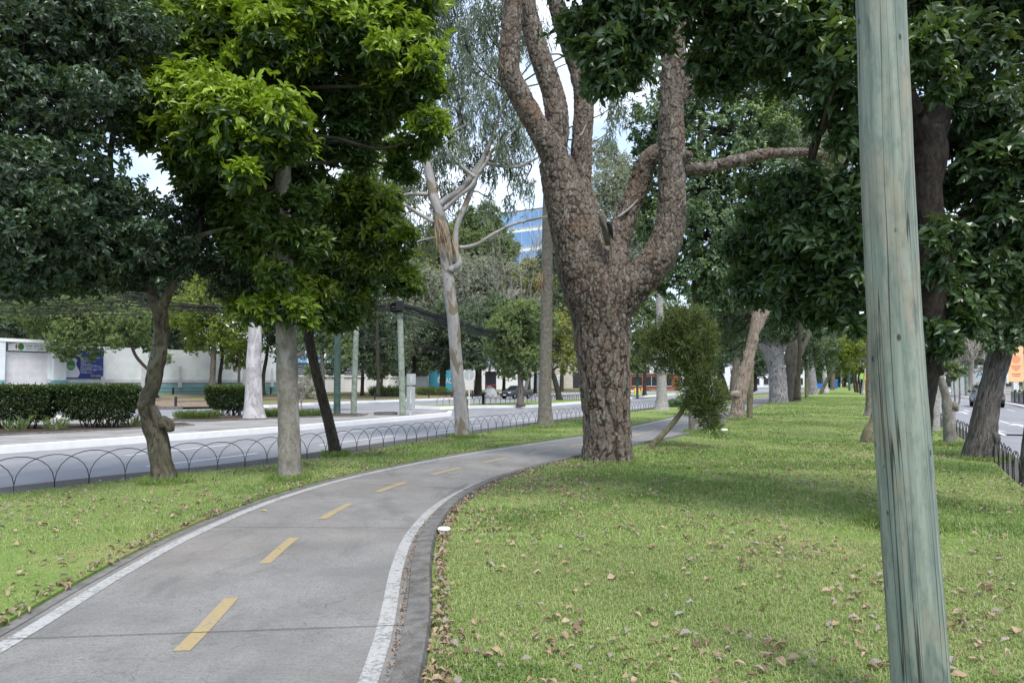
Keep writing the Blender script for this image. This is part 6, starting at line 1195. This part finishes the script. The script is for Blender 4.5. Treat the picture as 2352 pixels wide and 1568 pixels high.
b = G(1110, 928, IZ); m = MB(); lathe(m, b, [(.11, -.1), (.11, .78), (.28, .8), (.28, .86), (.1, .95), (0, .96)], 14); tag(m.build('bollard', M['dark_iron'], None, True), 'dark bollard with a flat cap on the grass island', 'bollard')
b = G(1089, 905, .1); m = MB(); m.box([b[0], b[1], 1.0], (.1, .1, 2.2)); tag(m.build('thin_post', M['ribbed_bark']), 'thin brown post behind the octagonal sign back', 'post')
b = P(1127, 906, 84); b[2] = .15; e = empty('poster_panel', tuple(b), 'black street poster panel with a red band on a grey foot', 'poster panel', rz=-.15)
m = L(); m.box((0, 0, .35), (1.6, .5, .9), 0, .7); m.build('foot', M['pale_metal'], e); m = L(); m.box((0, 0, 1.75), (1.36, .22, 2.3)); c_ = m.build('case', M['black_panel'], e); m = L(); m.box((0, -.125, 1.22), (1.25, .02, .10)); m.build('red_band', M['letter_red'], c_)
for z_, s_, tx in ((1.05, .12, 'FESTIVAL'), (.9, .08, 'de la ciudad'), (.72, .09, 'ENTRADA LIBRE')): pass
m = L(); 
for z_, wds in ((1.08, (.3, .25)), (.96, (.12, .4, .2)), (.84, (.28, .16, .3))):
    x = -.5
    for w in wds: m.box((x + w / 2, -.125, z_), (w, .02, .045)); x += w + .06
m.build('print_line', M['letter_white'], c_)
b = P(1286, 897, 118); b[2] = .3; e = empty('wall_sign', tuple(b), 'tall narrow white notice board at the roadside beyond the bare palm', 'sign'); m = L(); m.box((0, 0, 1.4), (1.0, .1, 2.6)); o = m.build('board', M['plain_white'], e); m = L()
for k in range(8): m.box((0, -.06, 2.3 - k * .24), (.6 - .1 * (k % 3), .02, .07))
m.build('print_line', M['letter_teal'], o)
# lamp posts and green poles further on
pole('lamp_post', 'thin green lamp post standing alone on the far lawn', 'lamp post', 1951, 897, 0, 4.6, 790, 'green_steel', -1, None, .8, 10)
pole('lamp_post', 'thin green post on the road side left of the cypress', 'lamp post', 1464, 912, 0, 6, 780, 'green_steel', 0, None, .8, 10)
pole('utility_pole', 'pale wooden pole across the right-hand road with a yellow foot', 'utility pole', 2221, 911, RZ, 8, 700, 'old_pole_wood', -8, None, .8)
pole('utility_pole', 'grey pole far down the right-hand carriageway', 'utility pole', 2199, 900, RZ, 5, 780, 'old_pole_wood', -2, None, .8)
pole('utility_pole', 'green wooden post right of the mossy lawn tree beyond the railing', 'utility pole', 1708, 907, RZ, 5, 800, 'old_pole_wood', 0, None, .8)
# yellow bus sign
b = G(2143 + 139, 912, RZ); b = P(2279 - 0, 0, 1)
sc5 = lambda x, y: (2067 + x * .18315, 718 + y * .18315)
px, py = sc5(672, 1040); b = G(px, py, RZ); D_ = b[1]; e = empty('warning_sign', tuple(b), 'bright yellow double warning sign on a pole by the right-hand road', 'road sign')
m = MB(); m.box([b[0], b[1], 1.5], (.1, .1, 3.6)); m.build('post', M['pale_metal'], e); c = P(sc5(665, 795)[0], sc5(665, 795)[1], D_ - .1); r = 8.5 * D_ / F; m = MB(); m.ngon([c + [0, 0, -r], c + [r, 0, 0], c + [0, 0, r], c + [-r, 0, 0]]); m.box(c + [0, .02, 0], (r * 1.1, .03, r * 1.7)); o = m.build('sign_plate', M['sign_yellow'], e)
m = MB(); m.box(c + [0, -.03, 0], (r * .55, .02, r * .8)); m.box(c + [0, -.03, -r * .55], (r * .7, .02, r * .1)); m.build('bus_symbol', M['sign_black'], o)
m = MB(); m.box(c + [0, .02, -r * 1.15], (r * 1.3, .03, r * .5)); m.build('lower_plate', M['sign_yellow'], e)
# panel with letters, orange billboard, black fence with hedge
px, py = sc5(980, 960); b = G(px, py, RZ); D_ = 95; b = P(px, 893, D_); b[2] = 0; e = empty('notice_panel', tuple(b), 'pale grey hoarding with dark lettering across the right-hand road', 'hoarding', rz=-.25)
m = L(); m.box((0, 0, 2.0), (6.6, .2, 4.2)); o = m.build('board', M['sign_back'], e); text('TUPAN', 1.5, 'letter_teal', o, (-3.0, -.11, 2.4)); text('ABIERTO', .75, 'letter_teal', o, (.5, -.11, 3.0)); m = L(); m.box((1.6, -.12, 1.8), (1.6, .04, .9)); m.build('blue_square', M['blue_paint'], o)
p0, p1 = P(sc5(1352, 865)[0], sc5(1352, 865)[1], 64), P(sc5(1525, 400)[0], sc5(1525, 400)[1], 64); c = (p0 + p1) / 2; e = empty('billboard', (c[0], c[1], -.03), 'orange billboard panel with faint print above the hedge across the right-hand road', 'billboard')
w, h = p1[0] - p0[0], p1[2] - p0[2]; m = MB(); m.box(c, (w, .3, h)); o = m.build('panel', M['billboard_orange'], e); m = MB()
for k, f_ in enumerate((.5, .7, .62, .4, 0, .66, .55, .3, 0, .6, .5)):
    if f_: m.box(c + [0, -.16, h * .18 - k * h * .052], (w * f_, .02, h * .014))
m.build('print_line', M['letter_red'], o); m = MB(); m.box(c + [0, 0, -h / 2 - 1.0], (.5, .25, 2.2)); m.box(c + [-w / 2 - .12, 0, 0], (.2, .34, h + .3)); m.build('support', M['pale_metal'], e)
d_ = np.array([.47, .883]); n_ = np.array([.883, -.47]); kb = np.array([37.2, 49.6])
e = empty('board_fence', (kb[0], kb[1], -.03), 'black boarded fence along the far pavement of the right-hand road', 'fence')
for k in range(16):
    q = kb + n_ * 1.2 + d_ * (-18 + k * 2.0 + 1.0); m = MB(); m.box([q[0], q[1], .42], (1.98, .08, .95), math.atan2(d_[1], d_[0])); o = m.build('board_panel', M['black_panel'], e)
    m = MB(); q = q - d_ * 1.0; m.box([q[0], q[1], .5], (.12, .14, 1.15)); m.build('post', M['black_panel'], e)
for k in range(11):
    q = kb + n_ * 2.2 + d_ * (-16 + k * 2.6); m = MB(); rosettes(m, np.array([q[0], q[1], 1.1]), 1.15, 150, 5, .16, .08, .4, .2, .5, .3, .75, .5, 5000 + k, .1, True)
    for j in range(4): tube(m, [[q[0] + .2 * j - .3, q[1], -.05], [q[0] + .3 * j - .45, q[1], 1.0]], [.03, .015], 4)
    tag(m.build('hedge_bush', M['olive_leaf' if k % 2 else 'ivy_leaf']), 'bushy trimmed shrub behind the black boarded fence', 'bush', 'shrubs behind the black boarded fence')
# ================================================================ VEHICLES
def car(lab, loc, rz, kind, paint, plate=True, cat='car'):
    e = empty('parked_car' if kind == 'hatch' else {'pickup': 'pickup_truck', 'suv': 'off_road_car'}[kind], loc, lab, cat, rz=rz)
    # local: x forward, y left, z up.  stations: x, z_low, z_high, half width low, half width high
    if kind == 'pickup': body = [(2.2, .42, .72, .72, .68), (2.1, .3, .86, .80, .76), (1.2, .26, 1.02, .83, .80), (.9, .26, 1.04, .83, .80), (-.6, .26, 1.06, .83, .80), (-.65, .26, 1.02, .83, .81), (-2.1, .32, 1.02, .83, .80), (-2.18, .45, .98, .80, .78)]; cab = [(1.1, 1.0), (.35, 1.5), (-.3, 1.53), (-.62, 1.46), (-.72, 1.02)]
    elif kind == 'suv': body = [(2.35, .5, .85, .78, .74), (2.25, .38, 1.02, .90, .86), (1.2, .36, 1.14, .94, .90), (.8, .36, 1.16, .94, .91), (-2.1, .36, 1.18, .94, .91), (-2.35, .42, 1.12, .90, .88), (-2.4, .52, .98, .86, .84)]; cab = [(1.05, 1.12), (.3, 1.72), (-.5, 1.80), (-1.9, 1.76), (-2.3, 1.14)]
    else: body = [(2.0, .42, .72, .70, .66), (1.9, .3, .82, .80, .76), (1.0, .26, .96, .84, .80), (-1.7, .26, .98, .84, .80), (-1.95, .34, .9, .78, .76)]; cab = [(.95, .94), (.25, 1.40), (-.9, 1.44), (-1.6, 1.36), (-1.9, .94)]
    def loft(rows, m):
        V = []
        for (x, zl, zh, wl, wh) in rows: V += [(x, -wl * .92, zl), (x, -wl, zl + (zh - zl) * .35), (x, -wh, zl + (zh - zl) * .8), (x, -wh * .9, zh), (x, wh * .9, zh), (x, wh, zl + (zh - zl) * .8), (x, wl, zl + (zh - zl) * .35), (x, wl * .92, zl)]
        k = 8; n = len(rows); q = [[i * k + j, i * k + (j + 1) % k, (i + 1) * k + (j + 1) % k, (i + 1) * k + j] for i in range(n - 1) for j in range(k)]
        b = m.n; m.add(V, None, q); m.ng.append([b + j for j in range(k)][::-1]); m.ng.append([b + (n - 1) * k + j for j in range(k)])
    m = L(); loft(body, m); hw = body[2][4]; bo = m.build('body', M[paint], e)
    m = L(); z0 = cab[0][1] - .06; rows = [(x, z0, z, hw * .97, hw * (.80 if z > cab[0][1] + .15 else .93)) for x, z in cab]; loft(rows, m); co = m.build('cabin', M[paint], e)
    def quad(P_, name, mat, parent): mm = L(); mm.add(P_, None, [[0, 1, 2, 3]]); return mm.build(name, M[mat], parent)
    (x0, z0_), (x1, z1), (x2, z2), (x3, z3), (x4, z4) = cab; w0, w1 = hw * .90, hw * .76; zz = z0_ + .05
    ex = .02
    quad([(x0 - .06 + ex, -w0 * .86, zz + ex), (x0 - .06 + ex, w0 * .86, zz + ex), (x1 + .06 + ex, w1 * .86, z1 - .04 + ex), (x1 + .06 + ex, -w1 * .86, z1 - .04 + ex)], 'windscreen', 'car_glass', co)
    quad([(x4 + .04 - ex, w0 * .86, zz + ex), (x4 + .04 - ex, -w0 * .86, zz + ex), (x3 - .02 - ex, -w1 * .86, z3 - .05 + ex), (x3 - .02 - ex, w1 * .86, z3 - .05 + ex)], 'rear_window', 'car_glass', co)
    for s in (-1, 1):
        for (a, b_) in ((((x0 + x1) / 2 + .05), (x1 + x3) / 2 + .03), ((x1 + x3) / 2 - .03, (x3 + x4) / 2 + .05)):
            f = lambda x, t_: (x, s * (hw * (.965 - .165 * t_) + .015), zz + (z2 - .1 - zz) * t_)
            quad([f(a, 0), f(b_, 0), f(min(max(b_, x3), x1), 1), f(min(max(a, x3), x1), 1)][::s], 'side_window', 'car_glass', co)
    if kind == 'pickup':
        m = L(); m.box((-1.42, 0, 1.03), (1.3, 1.36, .05)); m.build('cargo_bed', M['car_plastic'], e)
    wb_, R_ = (1.35, .33) if kind != 'suv' else (1.42, .40)
    for sx in (-1, 1):
        for sy in (-1, 1):
            m = L(); a = np.linspace(0, 2 * PI, 22, endpoint=False); c = (sx * wb_, sy * (hw - .06), R_)
            def ring(r, y): return np.c_[c[0] + r * np.cos(a), np.full(22, y), c[2] + r * np.sin(a)]
            y0, y1 = c[1] - sy * .12, c[1] + sy * .10; V = np.vstack([ring(R_ * .9, y0), ring(R_, y0 + sy * .03), ring(R_, y1 - sy * .03), ring(R_ * .9, y1), ring(R_ * .62, y1)]); q = [[i * 22 + j, i * 22 + (j + 1) % 22, (i + 1) * 22 + (j + 1) % 22, (i + 1) * 22 + j] for i in range(4) for j in range(22)]
            m.add(V, None, q); m.ng.append(list(range(22))); wo = m.build('tyre', M['tyre_rubber'], e)
            m = L(); m.ngon(ring(R_ * .62, y1 - sy * .01)[::-sy])
            for k in range(5): aa = k * 2 * PI / 5; m.box((c[0] + .3 * R_ * math.cos(aa), y1 - sy * .005, c[2] + .3 * R_ * math.sin(aa)), (.06, .02, .06))
            m.build('rim', M['rim_metal'], wo)
            m = L(); V = np.vstack([ring(R_ * 1.18, sy * (hw + .045))]); m.ngon(V[::-sy]); m.build('wheel_arch', M['car_plastic'], bo) if kind == 'suv' and False else None
    xf, xr = body[0][0], body[-1][0]
    for s in (-1, 1):
        m = L(); m.box((xf - .10, s * .60, body[1][2] - .12), (.22, .30, .14)); m.build('headlight', M['lamp_clear'], e)
        m = L(); m.box((xr + .05, s * (hw - .16), body[-2][2] - .16), (.16, .22, .20)); m.build('taillight', M['lamp_red'], e)
        m = L(); m.box((cab[0][0] - .25, s * (hw + .12), cab[0][1] + .08), (.12, .2, .14)); m.build('wing_mirror', M['car_plastic'], e)
        for kx in (.02, -.75):
            m = L(); m.box((kx, s * (hw + .018), body[3][2] - .18), (.14, .03, .03)); m.build('door_handle', M['car_plastic'], e)
    m = L(); m.box((xf - .01, 0, body[1][2] - .16), (.08, .86, .10)); m.box((xf - .01, 0, .5), (.08, 1.1, .14)); m.build('grille', M['car_plastic'], e)
    m = L(); m.box((xr + .0, 0, .5), (.14, hw * 1.9, .2)); m.build('rear_bumper', M['car_plastic'] if kind == 'suv' else M[paint], e)
    m = L(); m.box((xf + .045, 0, .46 if kind != 'pickup' else .5), (.02, .42, .13)); m.box((xr - .08, 0, .72), (.02, .42, .13)); m.build('number_plate', M['plain_white'], e)
    if kind == 'suv':
        for s in (-1, 1): m = L(); tube(m, [(.1, s * .66, 1.78), (-.6, s * .66, 1.88), (-1.8, s * .66, 1.84)], [.02] * 3, 5); m.build('roof_rail', M['dark_iron'], e)
        m = L(); m.box((-2.12, 0, 1.80), (.3, 1.3, .05)); m.build('spoiler', M[paint], e)
        for s in (-1, 1): m = L(); m.box((-.2, s * .93, .40), (2.2, .14, .07)); m.build('side_step', M['car_plastic'], e)
    return e
c = G(1186, 916, RZ); car('dark grey pickup truck driving toward the camera in the service lane', (c[0], c[1] + 1.2, RZ), math.atan2(-.80, -.60), 'pickup', 'car_grey', cat='pickup')
c = G(2266, 936, RZ); c = c * (1 + 2.0 / c[1]); car('silver-grey off-road car driving away on the right-hand road behind the grooved trunk', (c[0], c[1], RZ), math.atan2(.883, .47), 'suv', 'car_silver')
c = G(2122, 921, RZ); car('white car seen as a sliver between the big evergreen and whitish palm trunk', (c[0], c[1], RZ), math.atan2(.883, .47), 'hatch', 'car_white')
# ================================================================ FAR THINGS AT THE END OF THE LAWN
def person(lab, px, py, D, shirt, trousers, h=1.7, phase=.2, rz=0.0):
    b = P(px, py, D); b[2] = 0; e = empty('person', tuple(b), lab, 'person', rz=rz); s = h / 1.7
    me = bpy.data.meshes.new('body'); J = [(0, 0, .92, .14), (0, 0, 1.15, .14), (0, 0, 1.38, .15), (0, 0, 1.46, .06), (0, .0, 1.6, .09), (0, .01, 1.68, .075), (-.09, 0, .88, .10), (-.10, phase, .48, .065), (-.10, phase * .7, .07, .045), (-.10, phase * .7 - .12, .03, .04), (.09, 0, .88, .10), (.10, -phase, .48, .065), (.10, -phase * .9 + .05, .07, .045), (.10, -phase * .9 - .08, .03, .04),
         (-.19, 0, 1.36, .06), (-.25, -.05, 1.1, .045), (-.24, -.14, .87, .035), (-.24, -.17, .79, .035), (.19, 0, 1.36, .06), (.25, .05, 1.1, .045), (.24, -.08, .87, .035), (.24, -.11, .79, .035)]
    Ed = [(0, 1), (1, 2), (2, 3), (3, 4), (4, 5), (0, 6), (6, 7), (7, 8), (8, 9), (0, 10), (10, 11), (11, 12), (12, 13), (2, 14), (14, 15), (15, 16), (16, 17), (2, 18), (18, 19), (19, 20), (20, 21)]
    me.from_pydata([tuple(np.array(j[:3]) * s) for j in J], Ed, []); o = bpy.data.objects.new('body', me); COL.objects.link(o); md = o.modifiers.new('k', 'SKIN')
    for v, j in zip(me.skin_vertices[0].data, J): v.radius = (j[3] * s, j[3] * s)
    me.skin_vertices[0].data[0].use_root = True; sb = o.modifiers.new('s', 'SUBSURF'); sb.levels = 1; sb.render_levels = 1
    dg = bpy.context.evaluated_depsgraph_get(); m2 = bpy.data.meshes.new_from_object(o.evaluated_get(dg)); bpy.data.objects.remove(o)
    m2.materials.clear(); [m2.materials.append(M[k]) for k in ('skin', shirt, trousers, 'hair')]
    for p in m2.polygons: z = p.center.z / s; x = abs(p.center.x) / s; p.material_index = 3 if z > 1.64 or (z > 1.56 and p.center.y > .03) else (0 if z > 1.45 or z < .08 or (x > .2 and z < 1.05) else (1 if z > .9 else 2))
    q = bpy.data.objects.new('body', m2); COL.objects.link(q); q.parent = e; return e
person('person in a light blue top and pale trousers walking far down the lawn', 1932, 889, 215, 'cloth_blue', 'cloth_white', 1.72, .22)
person('person in a white top and black trousers walking far down the lawn', 1946, 889, 212, 'cloth_white', 'cloth_dark', 1.72, .15)
person('person in grey with dark trousers standing right of the thin green lamp post', 1960, 889, 205, 'cloth_white', 'cloth_blue', 1.68, .05)
b = P(1917, 889, 190); m = MB(); m.box([b[0], b[1], 1.1], (1.2, 1.2, 2.2)); m.box([b[0], b[1], 2.28], (1.3, 1.3, .16), 0, .8); m.box([b[0], b[1] - .62, 1.1], (.8, .05, 1.9)); tag(m.build('portable_booth', M['blue_paint']), 'blue upright booth at the far end of the lawn', 'booth')
b = P(1880, 890, 180); m = MB(); m.box([b[0], b[1], .7], (2.4, 1.0, 1.3)); m.box([b[0] - .8, b[1], 1.6], (.7, .9, .9), 0, .7); m.box([b[0] + .9, b[1], 1.5], (.1, .1, 1.8)); tag(m.build('kiosk_cart', M['blue_paint']), 'blue cart or kiosk beyond the far tree trunks', 'kiosk')
b = P(2050, 888, 150)
p = P(1443 + 1.0 * 0 + 500, 825, 150)
zx = lambda x, y: (1837.6 + x * .07323, 803.9 + y * .07323)
for (x0, y0, x1, y1, mat, lab, nm_, D) in ((1885, 725, 1990, 910, 'lime_banner', 'lime green banner panel near the far end of the lawn', 'banner_panel', 150), (2040, 715, 2090, 790, 'sign_yellow', 'upper of two small yellow signs by the pale flared trunk', 'small_sign', 90), (2035, 870, 2090, 940, 'sign_yellow', 'lower of two small yellow signs by the pale flared trunk', 'small_sign', 90), (1280, 570, 1450, 700, 'plain_white', 'pale hanging banner over the far path', 'banner_panel', 200), (1790, 770, 1870, 900, 'plain_white', 'white sign with orange mark near the lime banner', 'banner_panel', 150)):
    p0, p1 = P(*zx(x0, y1), D), P(*zx(x1, y0), D); c = (p0 + p1) / 2; m = MB(); m.box(c, (p1[0] - p0[0], .08, p1[2] - p0[2])); m.box([p0[0] + .06, c[1] + .08, c[2] / 2], (.09, .06, c[2] + .3)); tag(m.build(nm_, M[mat]), lab, 'sign')
for k, dx in enumerate((0, 8, 16)):
    b = G(1459 + dx, 905.5, RZ); m = MB(); lathe(m, b, [(.14, -.1), (.14, .9), (.1, 1.0), (0, 1.0)], 10); tag(m.build('traffic_post', M['sign_yellow'], None, True), 'short yellow post across the road left of the cypress', 'bollard', 'yellow posts across the road')
# ================================================================ LIGHT, SKY, CAMERA
SUN_EL, SUN_AZ = math.radians(60), math.radians(160)   # azimuth clockwise from +Y
sd = bpy.data.lights.new('sun', 'SUN'); sd.energy = 2.1; sd.angle = math.radians(16); sd.color = (1, .96, .9); so = bpy.data.objects.new('sun', sd); COL.objects.link(so)
dv = Vector((math.sin(SUN_AZ) * math.cos(SUN_EL), math.cos(SUN_AZ) * math.cos(SUN_EL), math.sin(SUN_EL))); so.rotation_euler = dv.to_track_quat('Z', 'Y').to_euler()
W = bpy.data.worlds.new('World'); SC.world = W; W.use_nodes = True; nt = W.node_tree; nt.nodes.clear()
sk = nt.nodes.new('ShaderNodeTexSky'); sk.sky_type = 'NISHITA'; sk.sun_disc = False; sk.sun_elevation = SUN_EL; sk.sun_rotation = SUN_AZ; sk.air_density = 1.0; sk.dust_density = 2.0
tcn = nt.nodes.new('ShaderNodeTexCoord'); mp = nt.nodes.new('ShaderNodeMapping'); mp.inputs['Scale'].default_value = (1.6, 1.6, 3.2); mp.inputs['Location'].default_value = (.4, .1, .3); nz = nt.nodes.new('ShaderNodeTexNoise'); nz.inputs['Scale'].default_value = 1.5; nz.inputs['Detail'].default_value = 6
nt.links.new(tcn.outputs['Generated'], mp.inputs[0]); nt.links.new(mp.outputs[0], nz.inputs['Vector'])
mr = nt.nodes.new('ShaderNodeMapRange'); mr.inputs['From Min'].default_value = .50; mr.inputs['From Max'].default_value = .68; nt.links.new(nz.outputs['Fac'], mr.inputs['Value'])
mx = nt.nodes.new('ShaderNodeMix'); mx.data_type = 'RGBA'; nt.links.new(mr.outputs[0], mx.inputs[0]); nt.links.new(sk.outputs[0], mx.inputs[6]); mx.inputs[7].default_value = (7.5, 7.7, 8.0, 1)
hz = nt.nodes.new('ShaderNodeMix'); hz.data_type = 'RGBA'; hz.inputs[0].default_value = .35; nt.links.new(mx.outputs[2], hz.inputs[6]); hz.inputs[7].default_value = (5.8, 6.8, 8.2, 1)
bgn = nt.nodes.new('ShaderNodeBackground'); bgn.inputs['Strength'].default_value = .15; nt.links.new(hz.outputs[2], bgn.inputs[0]); wo = nt.nodes.new('ShaderNodeOutputWorld'); nt.links.new(bgn.outputs[0], wo.inputs[0])
cd = bpy.data.cameras.new('camera'); cd.lens = 24; cd.sensor_width = 36; cd.sensor_fit = 'HORIZONTAL'; cd.shift_y = SH / 2352; cd.clip_start = .05; cd.clip_end = 4000
co = bpy.data.objects.new('camera', cd); COL.objects.link(co); co.location = (0, 0, CH); co.rotation_euler = (PI / 2 + PITCH, 0, 0); SC.camera = co
SC.view_settings.view_transform = 'Standard'; SC.view_settings.look = 'None'; SC.view_settings.exposure = .75; SC.view_settings.gamma = 1.0; SC.view_settings.use_curve_mapping = False
SC.render.resolution_x = 1024; SC.render.resolution_y = 682; SC.cycles.max_bounces = 6; SC.cycles.diffuse_bounces = 3; SC.cycles.glossy_bounces = 2; SC.cycles.transmission_bounces = 4; SC.cycles.transparent_max_bounces = 8
SC.cycles.use_denoising = True
